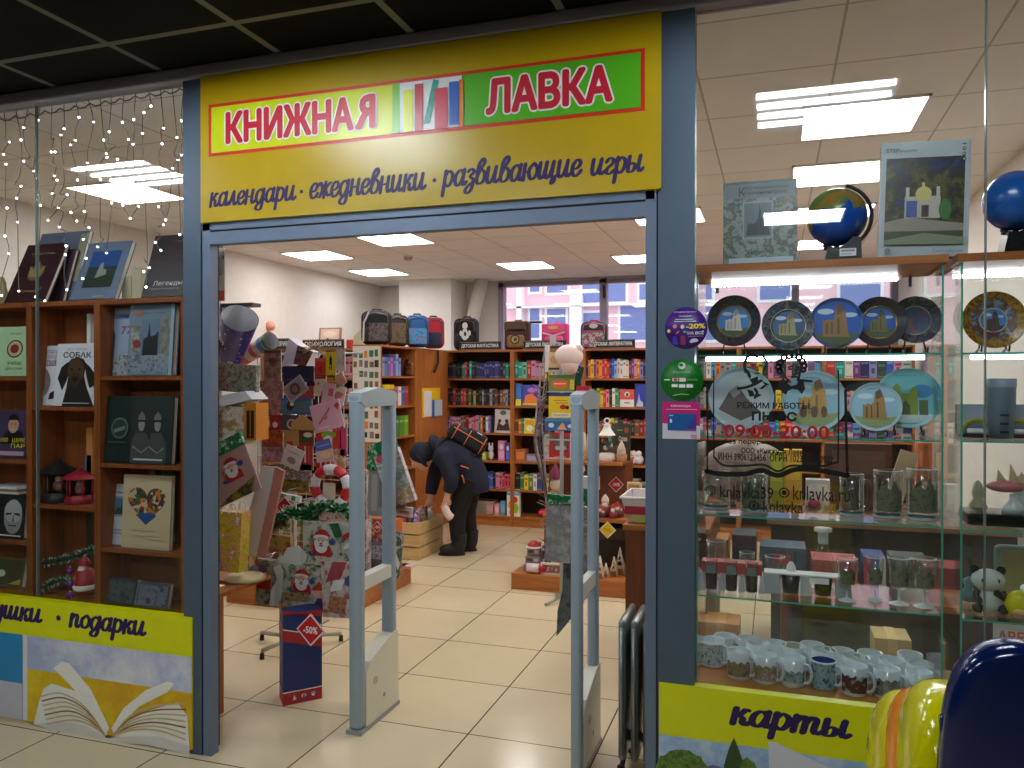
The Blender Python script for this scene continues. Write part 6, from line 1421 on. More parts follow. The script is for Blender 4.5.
x0, x1, z0, z1 = rr(344,338,350,344, PYY - .02, ZT); tag(MB().rbox(x0, x1, PYY + .02, PYY + .09, z0, z1 + .03,.01, C(200,60,60)).build('gift_box'), 'tiny red box at the end of the psychology sign', 'gift box')
for k,(px, py, r_, c, lab) in enumerate(((270,326,4.5,(222,160,140), 'salmon pink round plush head on the bookcase against the white wall'),(262,330,7,(236,220,200), 'cream plush figure beside the salmon pink one'))):
    a = aty(px, py, PYY + .15); rr_ = aty(px + r_, py, PYY + .15).x - a.x; m = MB(); m.ell((a.x, a.y, a.z), rr_, C(*c)); m.ell((a.x, a.y,(a.z - rr_ + ZT) / 2 + .01),(rr_ * .8, rr_ * .7, max(.03,(a.z - rr_ - ZT) / 2 + .03)), C(*c)); tag(m.build('plush_toy'), lab, 'plush toy')
# ================================================================== SECURITY GATES
def gate(xa, xb, y0, y1, ztop_, label, extras, w_=.06):
    q = thing('security_gate',((xa + xb) / 2,(y0 + y1) / 2,0), label, 'security gate', 'anti-theft gates at the entrance')
    xc = (xa + xb) / 2; t = .05
    MB().rbox(xc - w_ / 2, xc + w_ / 2, y0, y0 + t,.02, ztop_ - .03,.012, GATE,2).build('post', q)
    MB().rbox(xc - w_ / 2, xc + w_ / 2, y1 - t, y1,.02, ztop_ - .03,.012, GATE,2).build('post', q)
    pts = [(y0 - .001, ztop_ - .06),(y0 + .01, ztop_ - .022),((y0 + y1) / 2, ztop_),(y1 - .01, ztop_ - .022),(y1 + .001, ztop_ - .06),(y1 - t, ztop_ - .085),(y0 + t, ztop_ - .085)]
    m = MB(); m.prism([(a, b) for a, b in pts], xc - w_ / 2 - .003, xc + w_ / 2 + .003, mat((170,186,194),.4)); R_ = Matrix(((0,1,0,0),(1,0,0,0),(0,0,1,0),(0,0,0,1)))
    m.v = [Vector((v.y, v.x, v.z)) for v in m.v]; m.f = [tuple(reversed(f)) for f in m.f]; m.build('top_cap', q)
    MB().box(xc - w_ / 2 + .006, xc + w_ / 2 - .006, y0 + t - .004, y1 - t + .004, extras['rung'] - .03, extras['rung'] + .03, mat((214,214,206),.45)).build('rung', q)
    zp = extras['base']
    prof = [(y0 + t - .004,.018),(y0 + t - .004, zp - .07),(y0 + t + .03, zp - .03),(y1 - t - .02, zp + .03),(y1 + .002, zp + .035),(y1 + .006,.018)]
    m = MB(); m.prism(prof, xc - w_ / 2 - .004, xc + w_ / 2 + .004, mat((216,214,196),.4)); m.v = [Vector((v.y, v.x, v.z)) for v in m.v]; m.f = [tuple(reversed(f)) for f in m.f]; m.build('base_panel', q)
    MB().box(xc - w_ / 2 - .008, xc + w_ / 2 + .008, y0 - .008, y1 + .012,0,.018, mat((150,156,154),.4)).build('floor_plate', q)
    MB().cyl((xc + w_ / 2 + .003, y0 + .13, zp - .13),(xc + w_ / 2 + .0065, y0 + .13, zp - .13),.018,.018, mat((176,172,156),.4),18).build('badge', q)
    MB().cyl((xc + w_ / 2 + .003, y1 - .14,.1),(xc + w_ / 2 + .006, y1 - .14,.1),.01,.01, mat((150,150,146),.4),12).build('screw_cover', q)
    return q
gate(-1.775,-1.71,3.075,3.43,1.515, 'grey security gate beside the blue card stand',{'rung': aty(378,577,3.25).z, 'base': aty(380,648,3.25).z})
g2 = gate(-.765,-.70,3.0,3.34,1.515, 'grey security gate nearest the grey post, with a red lamp on top',{'rung': aty(588,583,3.2).z, 'base': aty(590,672,3.3).z},.044)
c = aty(588.5,388,3.14); MB().box(-.757,-.708, c.y - .03, c.y + .03,1.49,1.525, C(200,20,50)).build('alarm_lamp', g2)

# ================================================================== LEFT SIDE OF THE ENTRANCE
# low podium
PX0, PX1, PYa, PYb, PH = -3.62,-2.64,4.62,5.52,.138
q = MB().box(PX0, PX1, PYa, PYb,0, PH, WOODX).build('display_podium'); tag(q, 'low orange wooden podium behind the card stand and first gate', 'podium')
c = atz(248,585, PH); tag(MB().ell((c.x, c.y + .09, PH + .062),.062, mat((20,26,50),.4)).build('ball'), 'dark navy ball resting on the low podium', 'ball')
# cabinet end beside the entrance jamb
e0 = atz(221.5,718,0)
q = thing('end_cabinet',(-2.46,3.3,0), 'narrow orange cabinet end standing just inside the entrance jamb', 'cabinet')
MB().box(-2.515,-2.437,3.05,3.09,0,.54, WOODB).build('end_panel', q); MB().box(-3.06,-2.80,3.275,3.45,.0,.54, WOODB).build('body', q); MB().prism([(0,0),(.082,0),(.082,.4),(0,.4)],0,.02, WOODB).xf(Matrix(((1,0,0,-2.515),(0,0,1,3.05),(0,1,0,.54),(0,0,0,1)))).box(-3.06,-2.515,3.27,3.45,.54,.56, WOODB).build('top', q)
# wire rack holding gift wrap by the jamb
WIRE = mat((176,180,184),.3,.6)
q = thing('gift_wrap_rack',(-2.62,3.4,.56), 'wire rack of gift wrap standing on the cabinet by the jamb', 'rack')
m = MB()
for x, y in ((-2.70,3.30),(-2.74,3.44),(-2.98,3.76)): m.tube([(x, y,.56),(x, y,2.0)],.007, WIRE,6)
m.build('upright', q); m = MB()
for k in range(7): z = .62 + .2 * k; m.tube([(-2.70,3.30, z),(-2.74,3.44, z)],.004, WIRE,5)
m.build('wire_grid', q)
x0, x1, z0, z1 = rr(222,300,261,308,3.8); MB().box(-3.1, x1,3.72,3.8, z0, z0 + .02, mat((70,66,62),.5)).build('top_shelf', q)
x0, x1, z0, z1 = rr(219,249,224.5,301,3.3)
m = MB().box(x0, x1,3.3,3.306, z0, z1, C(190,180,170)); m.art((x0,3.3, z0),(x1 - x0,0,0),(0,0, z1 - z0),[('r',0,.5,1,.95, artmat(121,[(120,110,110),(170,160,156),(90,84,84)],20)),('r',0,0,1,.2, C(200,90,70))])
m.tube([((x0 + x1) / 2,3.306, z1 - .01),((x0 + x1) / 2,3.306, ZC + .001)],.002, WIRE,5); tag(m.build('hanging_poster'), 'narrow hanging poster strip just inside the entrance jamb, above the purple roll', 'poster')
PURP = bpy.data.materials.new('purple_heart_paper'); PURP.use_nodes = True
nt = PURP.node_tree; b_ = nt.nodes['Principled BSDF']; tc = nt.nodes.new('ShaderNodeTexCoord'); vo = nt.nodes.new('ShaderNodeTexVoronoi'); vo.inputs['Scale'].default_value = 34
r_ = nt.nodes.new('ShaderNodeValToRGB'); r_.color_ramp.elements[0].color = rgb((214,206,232)); r_.color_ramp.elements[1].color = rgb((66,56,150)); r_.color_ramp.elements[0].position = .16; r_.color_ramp.elements[1].position = .24
nt.links.new(tc.outputs['Object'], vo.inputs['Vector']); nt.links.new(vo.outputs['Distance'], r_.inputs[0]); nt.links.new(r_.outputs[0], b_.inputs['Base Color']); b_.inputs['Roughness'].default_value = .2
def wrap(px0, py0, px1, py1, Y, r0, r1, M1, inner, label):
    a, b = aty(px0, py0, Y), aty(px1, py1, Y - (.24 if r1 > .06 else .1)); q = thing('wrapping_paper_roll',(a.x, a.y, a.z - r0), label, 'wrapping paper', None)
    m = MB(); m.cyl(a, b, r0, r1, M1,28, False); m.cyl(b, a, r1 * .97, r0 * .95, inner,28, False); m.cyl(a, a + (b - a) * .01, r0 * .99, r0 * .99, inner,28); m.build('paper', q)
    return q, a, b
wrap(224,378,240,318,3.66,.053,.094, PURP, mat((230,232,240),.5), 'large open purple roll of wrapping paper with white hearts')
q, a, b = wrap(236,363,271,340,3.95,.041,.050, C(206,196,190), C(206,206,206), 'small striped christmas roll of paper pointing up beside the purple roll')
d = (b - a)
for f0, f1, c_ in ((.05,.4,(196,60,50)),(.55,.66,(180,40,60)),(.78,.9,(60,130,180)),(.92,.99,(60,140,80))):
    MB().cyl(a + d * f0, a + d * f1,.0419 + .009 * f0,.0419 + .009 * f1, C(*c_),28, False).build('printed_band', q)
SANTA_R, SANTA_F, SANTA_W = C(190,30,40), C(226,176,150), C(232,230,228)
def santa(cx, cy, s, asp=1.0):
    """felt-style santa face and bust printed on a card"""
    e = lambda x, y, rx, ry, m: ('e', cx + s * x, cy + s * y * asp, s * rx, s * ry * asp, m)
    p = lambda L, m: ('p',[(cx + s * x, cy + s * y * asp) for x, y in L], m)
    return [p([(-.52,-.62),(.5,-.62),(.46,-.2),(.2,.02),(-.24,.02),(-.46,-.2)], SANTA_R), p([(-.34,.2),(-.3,.5),(-.08,.68),(.2,.66),(.44,.4),(.36,.2),(.1,.42)], SANTA_R), e(0,.3,.36,.12, SANTA_W), e(0,.1,.26,.22, SANTA_F), e(0,-.16,.3,.3, SANTA_W), e(-.2,.0,.14,.16, SANTA_W), e(.22,.0,.14,.16, SANTA_W), e(0,.0,.07,.05, C(214,110,96)), e(-.1,.12,.03,.035, C(40,30,40)), e(.1,.12,.03,.035, C(40,30,40)), e(0,-.1,.1,.03, C(170,50,60)),
            e(.56,.12,.15,.15, C(40,70,150)), e(-.44,-.5,.16,.12, C(40,70,150)),('l',[(cx - s * .42, cy - s * .45 * asp),(cx - s * .44, cy + .1 * s * asp)],.02, C(206,90,90))]
def pack(name, rect, Y, label, cat, base, items, tilt=0.0, th=.006, header=None, film=True, lean=0.0, group=None, hang=None):
    """flat gift item in clear film with an optional coloured header"""
    px0, py0, px1, py1 = rect; x0, x1, z0, z1 = rr(px0, py0, px1, py1, Y); xc, zc = (x0 + x1) / 2,(z0 + z1) / 2
    q = thing(name,(xc, Y, z0), label, cat, group); R = lambda m: m.rot((-lean, tilt,0),(xc, Y, zc))
    m = MB().box(x0, x1, Y, Y + th, z0, z1, base)
    if items: m.art((x0, Y, z0),(x1 - x0,0,0),(0,0, z1 - z0), items,.0006)
    R(m); m.build('card', q)
    if header: h = MB().rbox(x0 - .004, x1 + .004, Y - .014, Y + .014, z1 - .002, z1 + (z1 - z0) * header[1],.005, header[0]); R(h); h.build('header', q)
    if film:
        f = MB(); n = 8; vs = []
        for j in range(n + 1):
            for i in range(n + 1):
                u, v = i / n, j / n; b_ = .012 * math.sin(PI * u) * (1 + .5 * math.sin(7 * u + 5 * v)) + .002
                vs.append((x0 - .006 + (x1 - x0 + .012) * u, Y - .009 - b_, z0 - .012 + (z1 - z0 + .012) * v))
        f.add(vs,[(j * (n + 1) + i, j * (n + 1) + i + 1,(j + 1) * (n + 1) + i + 1,(j + 1) * (n + 1) + i) for j in range(n) for i in range(n)], FILM, True); R(f); f.build('film', q)
    if hang: MB().tube([(xc, Y + th, z1),(xc, Y + .03, z1 + .02),(xc, Y + hang, z1 + .02),(xc - .04, Y + hang, z1 + .02),(xc + .04, Y + hang, z1 + .02)],.0025, WIRE,5).build('hook', q)
    return q
GFOIL = artmat(131,[(10,70,40),(20,110,60),(16,90,50),(150,196,160)],40,.2)
pack('gift_bag',(214,364,256,392),3.3, 'crumpled clear packet with green tinsel under the purple roll', 'gift bag', artmat(132,[(90,110,90),(60,130,80),(170,176,170),(120,100,90),(50,104,70)],48),[],.06,.03)
# house-shaped gift box with a white flap lid
x0, x1, z0, z1 = rr(217,405,256,444,3.26)
q = thing('gift_box',((x0 + x1) / 2,3.3, z0), 'house shaped easter gift box with a white flap and dark window', 'gift box')
xs = x0 + (x1 - x0) * .70
MB().prism([(x0, z0),(xs, z0),(xs, z1 - .01),(x0, z1)],3.26,3.36, C(206,206,190), artmat(133,[(206,200,190),(150,150,60),(226,222,210),(196,150,130),(130,140,60)],16)).build('front_panel', q)
m = MB(); m.box(xs, x1,3.26,3.36, z0 + .02, z1 + .01, C(206,130,40)); m.art((xs,3.26, z0 + .02),(x1 - xs,0,0),(0,0, z1 - z0 - .01),[('r',.2,.06,.84,.8, C(40,24,18)),('r',.5,.1,.56,.78, C(206,150,70))]); m.build('window_panel', q)
za, zb2 = z1 - .006, aty(236,389,3.26).z
MB().prism([(x0 + .006, za + .045),(x0 + .05, za + .0),(x1, za + .035),(x1 - .04, za + .075)],3.23,3.36, C(222,226,236)).build('flap_lid', q)
MB().prism([(x0 + .04, za + .078),(x1 - .03, za + .08),(x1 - .07, zb2 + .06),(x0 + .07, zb2 + .055)],3.33,3.345, C(176,140,100)).build('brown_back', q)
MB().tube([(x0 + .02,3.345, z1 - .03),(x0 - .02,3.35, z1 - .01),(-2.70,3.302, z1 - .01)],.003, WIRE,5).build('hook', q)
pack('gift_packet',(209,452,255,500),3.2, 'slanted santa packet with a green header by the entrance jamb', 'gift packet', C(190,150,140), santa(.55,.62,.42,.9) + [('p',[(.0,.0),(.8,.0),(1,.3),(.3,.12)], artmat(134,[(60,50,40),(150,130,40),(40,40,36)],30))],-.42,.006,(GFOIL,.26), True)
# colourful paper bag with handles
x0, x1, z0, z1 = rr(213,512,242,572,3.22)
q = thing('gift_bag',((x0 + x1) / 2,3.26, z0), 'yellow and green flowery paper gift bag with white handles by the jamb', 'gift bag')
MB().prism([(x0, z0),(x1 - .02, z0),(x1, z1),(x0 + .005, z1)],3.22,3.29, artmat(135,[(206,160,40),(220,120,60),(170,180,40),(226,190,60),(200,110,110),(230,220,200)],22)).build('body', q)
for yy in (3.218,3.292):
    for f in (.2,.7): MB().tube(smooth_path([(x0 + (x1 - x0) * f - .02, yy, z1 - .01),(x0 + (x1 - x0) * f - .015, yy, z1 + .035),(x0 + (x1 - x0) * f + .015, yy, z1 + .035),(x0 + (x1 - x0) * f + .02, yy, z1 - .01)],4),.003, PAPER,6).build('handle', q)
# tall clear bag with white sheet
a0_, a1_, b0_, b1_ = aty(262,466,3.4), aty(275,467,3.4), aty(236,555,3.4), aty(256,557,3.4)
q = thing('cellophane_bag',(b0_.x,3.4, b0_.z), 'tall clear bag holding a plain white sheet beside the flowery bag', 'bag')
MB().prism([(a0_.x, a0_.z),(a1_.x, a1_.z),(b1_.x, b1_.z),(b0_.x, b0_.z)],3.4,3.415, mat((196,198,202),.5)).build('sheet', q)
MB().prism([(a1_.x + .002, a1_.z),(a1_.x + .05, a1_.z - .02),(b1_.x + .05, b1_.z),(b1_.x + .002, b1_.z)],3.402,3.42, C(176,120,110)).build('red_backing', q)
c = aty(240,558,3.25); tag(MB().lathe([(.0005,.0),(.09,0),(.1,.01),(.085,.022),(.0005,.03)],(c.x - .02,3.32,.561), C(222,206,160),24).build('cake_board'), 'round cream lid on the cabinet by the jamb, under the flowery bag', 'lid')

# greeting card spinner
KY = 3.95; kx = -2.63
q = thing('card_spinner',(kx, KY,0), 'wire card spinner crowded with greeting cards behind the santa packets', 'card rack')
MB().tube([(kx, KY,.08),(kx, KY,1.78)],.018, WIRE,10).build('pole', q)
for a, b in (((262,659),(1,0)),((262,640),(1,0)),((341,641),(0,0))):
    f = atz(*a,0); ft = MB(); ft.tube([(kx, KY,.07),(f.x, f.y,.045)],.013, mat((170,164,150),.4),8); leg = ft.build('leg', q)
    MB().cyl((f.x, f.y,.0),(f.x, f.y,.034),.014,.012, BLACK,10).build('foot', leg)
rx0, rx1, rz0, rz1 = rr(258,353,344,562, KY - .1)
m = MB()
for k in range(8): m.tube([(rx0 + (rx1 - rx0) * k / 7, KY - .1, rz0),(rx0 + (rx1 - rx0) * k / 7, KY - .1, rz1)],.0022, WIRE,5)
for k in range(11): z = rz0 + (rz1 - rz0) * k / 10; m.tube([(rx0, KY - .1, z),(rx1, KY - .1, z)],.002, WIRE,5); m.tube([(rx0, KY + .1, z),(rx1, KY + .1, z)],.0022, WIRE,5)
for k in (0,5,10): z = rz0 + (rz1 - rz0) * k / 10; m.tube([(rx0, KY - .1, z),(rx0, KY + .1, z),(rx1, KY + .1, z),(rx1, KY - .1, z)],.004, WIRE,5, True)
m.build('wire_grid', q)
def card(rect, label, c, items=[], tilt=0.0, dy=0.0, cat='greeting card', nm='greeting_card', g='greeting cards on the spinner', th=.004):
    px0, py0, px1, py1 = rect; Y = KY - .118 - dy; x0, x1, z0, z1 = rr(px0, py0, px1, py1, Y); m = MB()
    m.box(x0, x1, Y, Y + th, z0, z1, PAPER, c if not isinstance(c, tuple) else C(*c))
    m.art((x0, Y, z0),(x1 - x0,0,0),(0,0, z1 - z0), items,.0006) if items else None
    m.rot((0, tilt,0),((x0 + x1) / 2, Y,(z0 + z1) / 2)); return tag(m.build(nm), label, cat, g)
A_ = lambda s,*c: artmat(s, c,26,.4)
card((264,350,281,381), 'beige gift bag card with a brown print, top of the spinner beside the roll', A_(141,(150,120,90),(176,150,120),(130,90,70)),[('r',.02,.9,.98,1, C(120,40,50)),('e',.5,.66,.22,.1, C(110,60,50))])
card((283,366,314,382), 'navy blue card below the tilted white box',(28,36,70),[('r',.1,.1,.9,.2, C(60,70,110))])
card((260,381,283,400), 'dusty rose bag shaped card below the beige one', A_(142,(150,110,104),(176,140,130),(140,84,90)))
card((300,386,314,399), 'raspberry red card behind the tilted oval portrait card',(170,60,74))
card((284,380,306,398), 'tilted lilac card with a dark oval picture',(150,140,150),[('e',.5,.5,.24,.34, C(90,60,70)),('e',.5,.5,.14,.2, C(140,110,110)),('l',[(.06,.06),(.94,.06),(.94,.94),(.06,.94),(.06,.06)],.02, C(200,190,190))],-.6,.012)
card((259,400,281,415), 'mauve flowered card below the dusty rose one', A_(143,(150,100,104),(176,130,130),(130,80,70)))
card((281,398,312,414), 'wide blue card with yellow flowers',(70,120,150),[('r',0,.84,1,1, C(40,90,170)),('r',0,0,1,.1, C(40,90,170)),('e',.3,.5,.12,.3, C(40,40,50)),('e',.36,.62,.06,.12, C(230,210,90)),('e',.68,.5,.1,.2, C(100,120,80))])
card((259,415,281,430), 'red and white christmas card below the mauve one',(150,40,46),[('r',.04,.1,.5,.9, A_(144,(190,60,70),(226,200,196),(120,30,40))),('e',.74,.36,.12,.2, C(226,210,206))])
card((281,415,299,430), 'black and white photo card under the blue one',(70,70,80),[('e',.6,.4,.28,.34, C(180,180,184)),('e',.6,.4,.18,.24, C(60,60,66))])
x0, x1, z0, z1 = rr(291,415,313,430, KY - .14); tag(MB().prism([(x0, z0),(x1, z0),(x1, z0 + (z1 - z0) * .5),((x0 + x1) / 2, z1),(x0, z0 + (z1 - z0) * .5)], KY - .14, KY - .136, C(190,150,90)).build('greeting_card'), 'tan house shaped card beside the photo card', 'greeting card', 'greeting cards on the spinner')
card((262,430,283,447), 'brown and orange card in the middle of the spinner edge', A_(145,(120,70,44),(170,110,60),(150,40,40)))
card((284,430,299,446), 'tan card with a small red print, middle row',(176,140,90),[('r',.2,.0,.6,.3, C(170,50,40))])
card((299,430,314,446), 'dark green and red card with a gift drawing, middle row',(110,60,44),[('e',.4,.4,.3,.3, C(40,90,50)),('e',.6,.7,.3,.16, C(220,214,210)),('r',.1,.05,.9,.2, C(160,40,44))])
card((262,446,284,462), 'lilac grey card below the brown and orange one', A_(146,(150,120,130),(176,150,160),(130,90,110)))
card((298,446,313,470), 'brown red card with three ribbon stripes',(160,60,56),[('r',.2,.3,.3,1, C(206,60,66)),('r',.44,.3,.54,1, C(226,200,200)),('r',.68,.3,.78,1, C(206,60,66))])
card((283,447,302,468), 'tilted white card with a grey print over the striped one',(206,206,206),[('e',.5,.35,.24,.16, C(150,130,130)),('r',.2,.7,.8,.76, C(170,160,160))],.35,.012)
card((275,464,311,481), 'wide black and white patterned card near the bottom', A_(147,(60,50,54),(170,160,164),(90,70,76),(210,200,204)))
card((276,480,309,491), 'yellow green strip of cards at the foot of the spinner', A_(148,(140,130,50),(176,150,60),(90,110,60),(150,80,50)))
card((315,358,326,377), 'orange red gift bag card under the straw bow',(214,70,50),[('r',.0,.82,1,1, C(226,110,90)),('e',.5,.4,.2,.16, C(190,40,40))])
card((325.5,352,336,376), 'yellow card with a black bird, top of the pink column',(236,216,40),[('p',[(.4,.45),(.36,.7),(.5,.86),(.62,.72),(.6,.45)], C(40,40,40)),('r',.36,.26,.44,.42, C(40,40,40)),('r',.54,.26,.62,.42, C(40,40,40))])
card((336,349,345,371), 'pale picture card at the top outer edge', A_(149,(206,190,190),(180,160,170),(210,206,196),(200,90,110)))
card((327,375,335,385), 'orange striped card below the yellow bird card',(206,110,50),[('r',0,.3,1,.45, C(226,180,70)),('r',0,.6,1,.7, C(226,200,90))])
card((315,376,326,396), 'cream card with red specks below the orange red bag',(222,206,186),[('r',0,.86,1,.94, C(200,70,60)),('e',.3,.62,.1,.06, C(176,60,50)),('p',[(.5,.0),(1,.1),(1,.3),(.6,.24)], C(190,60,60))])
card((322,383,334,408), 'tall tilted pink card beside the cream one',(222,170,190),[('r',.16,.1,.4,.9, C(206,190,190)),('r',.5,.5,.9,.8, C(206,90,110))],.16,.01)
card((334,374,345,386), 'tan kraft tag at the outer edge of the spinner',(196,150,126),[],-.5)
card((333,386,345,404), 'cream and rose card below the kraft tag',(222,206,196),[('p',[(.0,.3),(.5,.2),(.9,.6),(.3,.7)], C(200,110,120))],.2)
card((312,402,342,430), 'large pink heart envelope on the spinner',(226,172,194),[('l',[(.2,.3),(.5,.6),(.62,.74)],.03, C(170,110,140)),('e',.42,.46,.1,.08, C(190,120,150)),('p',[(.8,.78),(.9,.6),(.98,.8),(.9,.9)], C(214,60,80)),('r',.1,.1,.5,.16, C(236,200,214))],-.25,.02)
card((316,430,341,448), 'red card with white flower and green leaves',(196,50,50),[('r',.3,.0,.66,1, C(220,214,200)),('e',.5,.74,.3,.2, C(130,170,50)),('e',.5,.46,.16,.24, C(240,220,210))])
card((315,440,331,450), 'small blue tag tilted over the red card',(90,110,190),[('r',.1,.4,.9,.5, C(150,170,220))],-.25,.012)
card((316,449,333,462), 'blush card with a small flower below the blue tag',(222,186,180),[('e',.6,.5,.24,.3, C(226,206,160))],-.15,.006)
card((316,460,330,472), 'crimson card with white stripes near the wreath',(176,44,56),[('r',.3,0,.4,1, C(220,200,200)),('r',.66,0,.74,1, C(220,200,200))])
card((331,449,345,470), 'lime and pink card at the lower outer edge', A_(150,(206,170,170),(150,180,60),(206,90,110),(226,214,206)))
card((340,428,347,456), 'narrow magenta card beside the black sheet',(196,60,110))
x0, x1, z0, z1 = rr(347,428,358,458, KY + .12); tag(MB().box(x0, x1, KY + .12, KY + .2, z0, z1, C(26,22,24)).tube([(x0 + .01, KY + .125,(z0 + z1) / 2),(rx1, KY + .1,(z0 + z1) / 2),(rx1 - .06, KY + .1,(z0 + z1) / 2)],.003, WIRE,5).build('gift_box'), 'tall black box at the outer side of the card spinner', 'gift box')
# tilted white box on top
a = aty(281,367, KY - .12); b = aty(289,338, KY - .12); c_ = aty(297.5,345, KY - .12); d_ = aty(293,364, KY - .12); e_ = aty(313,352, KY - .12); f_ = aty(306,366, KY - .12)
q = thing('gift_box',(c_.x, KY - .1, a.z), 'tilted white box with a dark picture front on top of the card spinner', 'gift box')
MB().prism([(a.x, a.z),(d_.x, d_.z),(c_.x, c_.z),(b.x, b.z)], KY - .12, KY - .03, C(222,214,226)).build('white_side', q)
m = MB(); m.prism([(d_.x + .001, d_.z),(f_.x, f_.z),(e_.x, e_.z),(c_.x + .001, c_.z)], KY - .12, KY - .03, C(222,214,226), artmat(151,[(80,50,40),(150,60,50),(110,90,70),(60,40,36)],24)); m.build('picture_side', q)
c = aty(313,349, KY - .12); m = MB(); rd = random.Random(2)
for k in range(34):
    t = rd.uniform(0,2 * PI); l = rd.uniform(.04,.075); p1 = c + Vector((math.cos(t) * l * 1.2, rd.uniform(-.03,.03), math.sin(t) * l * .7)); m.tube([c, p1],.0016, C(176,150,100),4)
tag(m.build('straw_bow'), 'spiky straw bow at the top of the card spinner', 'decoration')
# candy cane wreath
cw = aty(331,487, KY - .2); ro = (aty(350,487, KY - .2).x - aty(312,487, KY - .2).x) / 2 * .84
q = thing('candy_wreath',(cw.x, KY - .2, cw.z - ro), 'red and white striped ring wreath hanging on the card spinner', 'wreath')
for k in range(10):
    t0, t1 = k * PI / 5,(k + 1) * PI / 5; MB().tube([(cw.x + ro * math.cos(t), KY - .2, cw.z + ro * math.sin(t)) for t in [t0 + (t1 - t0) * j / 5 for j in range(6)]],.026, C(190,30,40) if k % 2 else C(214,212,220),10).build('red_band' if k % 2 else 'white_band', q)
x0, x1, z0, z1 = rr(324,483,336,503, KY - .18); MB().box(x0, x1, KY - .19, KY - .186, z0, z1, C(206,196,170)).build('tag', q)
c = aty(322,484, KY - .19)
pack('gift_packet',(272,494,300,500),3.66, 'white header strip with green print above the fifty percent tag', 'gift packet', C(226,232,230),[('r',.3,.1,.5,.9, C(60,160,90)),('r',.7,.1,.84,.9, C(60,160,90))],.12,.02, None, False, hang=.19)
# discount tags
def dtag(px, py, rpx, Y, label, text, col=REDX, tc_=WHITE, peg=0):
    c = aty(px, py, Y); r = aty(px + rpx, py, Y).x - c.x; m = MB()
    P = [(c.x, c.z - r),(c.x + r, c.z),(c.x, c.z + r),(c.x - r, c.z)]
    m.prism(P, Y, Y + .003, WHITE, col)
    o = Vector((c.x - r, Y, c.z - r)); U, V = (2 * r,0,0),(0,0,2 * r)
    m.art(o, U, V,[('l',[(.5,.04),(.96,.5),(.5,.96),(.04,.5),(.5,.04)],.022, WHITE),('t',.26,.4,.74,.6, text, tc_,.0,.0012)],.0007)
    if peg: m.cyl((c.x, Y + .003, c.z),(c.x, Y + peg, c.z),.003,.003, WIRE,6)
    return tag(m.build('discount_tag'), label, 'price tag', None)
dtag(284.5,507,9.5,3.62, 'red diamond discount tag above the santa packets', '-50', peg=.24)
dtag(310.5,630,14.5,3.20, 'large red diamond discount tag on the blue card stand', '-50%', peg=.16)
# santa packets
SG = C(176,190,176)
pack('santa_packet',(277,566,331,608),3.44, 'large clear santa packet lowest in the bunch, with a patterned ribbon print', 'santa packet', A_(161,(176,50,50),(206,200,190),(190,186,180),(60,120,70)), santa(.46,.62,.36,1.25) + [('p',[(.0,.12),(.62,.2),(.62,.4),(.04,.3)], artmat(162,[(60,60,40),(150,120,60),(190,150,110),(40,60,40)],60)),('p',[(.66,.0),(.98,.0),(.98,.2),(.8,.34)], C(96,30,60)),('e',.8,.44,.13,.14, SANTA_F),('p',[(.66,.46),(.8,.7),(.95,.5)], SANTA_R)],.04,.006, None, True)
pack('santa_packet',(322,562,362,618),3.40, 'clear santa packet beside the gate with a striped sleeve', 'santa packet', A_(163,(60,120,70),(206,200,194),(196,190,186),(180,70,70)),[('p',[(.1,.62),(.5,.72),(.66,1),(.3,1)], C(170,70,80)),('p',[(.2,.46),(.5,.5),(.6,.7),(.3,.66)], SANTA_W),('e',.72,.66,.14,.1, C(40,60,130)),('e',.8,.5,.12,.09, C(40,60,130)),('p',[(.12,.1),(.56,.06),(.62,.36),(.2,.4)], artmat(164,[(60,60,40),(180,140,100),(196,110,90),(40,60,40)],60)),('p',[(.7,.05),(.98,.0),(.98,.3),(.8,.2)], C(30,110,50))],-.05,.006, None, True)
pack('santa_packet',(303,522,358,566),3.48, 'clear santa packet highest in the bunch with a candy cane', 'santa packet', A_(165,(180,60,60),(200,196,188),(190,188,180),(50,110,60)), santa(.34,.5,.38,1.25) + [('p',[(.5,.96),(.6,.66),(.74,.7),(.66,1)], C(30,90,50)),('p',[(.72,.6),(.96,.76),(.98,.9),(.76,.74)], SANTA_R),('p',[(.74,.4),(.96,.5),(.96,.64),(.8,.54)], SANTA_W)],0,.006, None, True)
x0, x1, z0, z1 = rr(272,546,306,572,3.46); pp = [aty(x, y,3.46) for x, y in ((276,558),(282,556),(286,548),(297,546),(306,556),(304,564),(290,572),(280,568))]
tag(MB().prism([(p.x, p.z) for p in pp],3.47,3.476, mat((206,212,208),.6)).build('santa_cutout'), 'white back of a paper cutout beside the top santa packet', 'paper cutout')
pp = [aty(x, y,3.42) for x, y in ((272,568),(278,565),(282,572),(281,592),(278,607),(268,606),(270,590),(276,580))]
tag(MB().prism([(p.x, p.z) for p in pp],3.43,3.436, mat((200,206,204),.6)).build('santa_cutout'), 'white narrow back of a paper cutout above the blue card stand edge', 'paper cutout')
q = pack('gift_packet',(256,560,277,606),3.5, 'clear packet with a small red tag and snowman, outer side of the bunch', 'gift packet', A_(166,(160,150,140),(120,110,110),(176,176,170),(60,90,60)),[('r',.0,.36,.7,.56, C(180,40,40)),('e',.3,.8,.2,.1, C(90,80,120)),('e',.44,.66,.14,.07, SANTA_W)],.05,.006, None, True); a = aty(266,560,3.506); MB().tube([a - Vector((0,0,.01)),(kx, KY - .012, a.z + .05)],.0025, WIRE,5).build('cord', q)
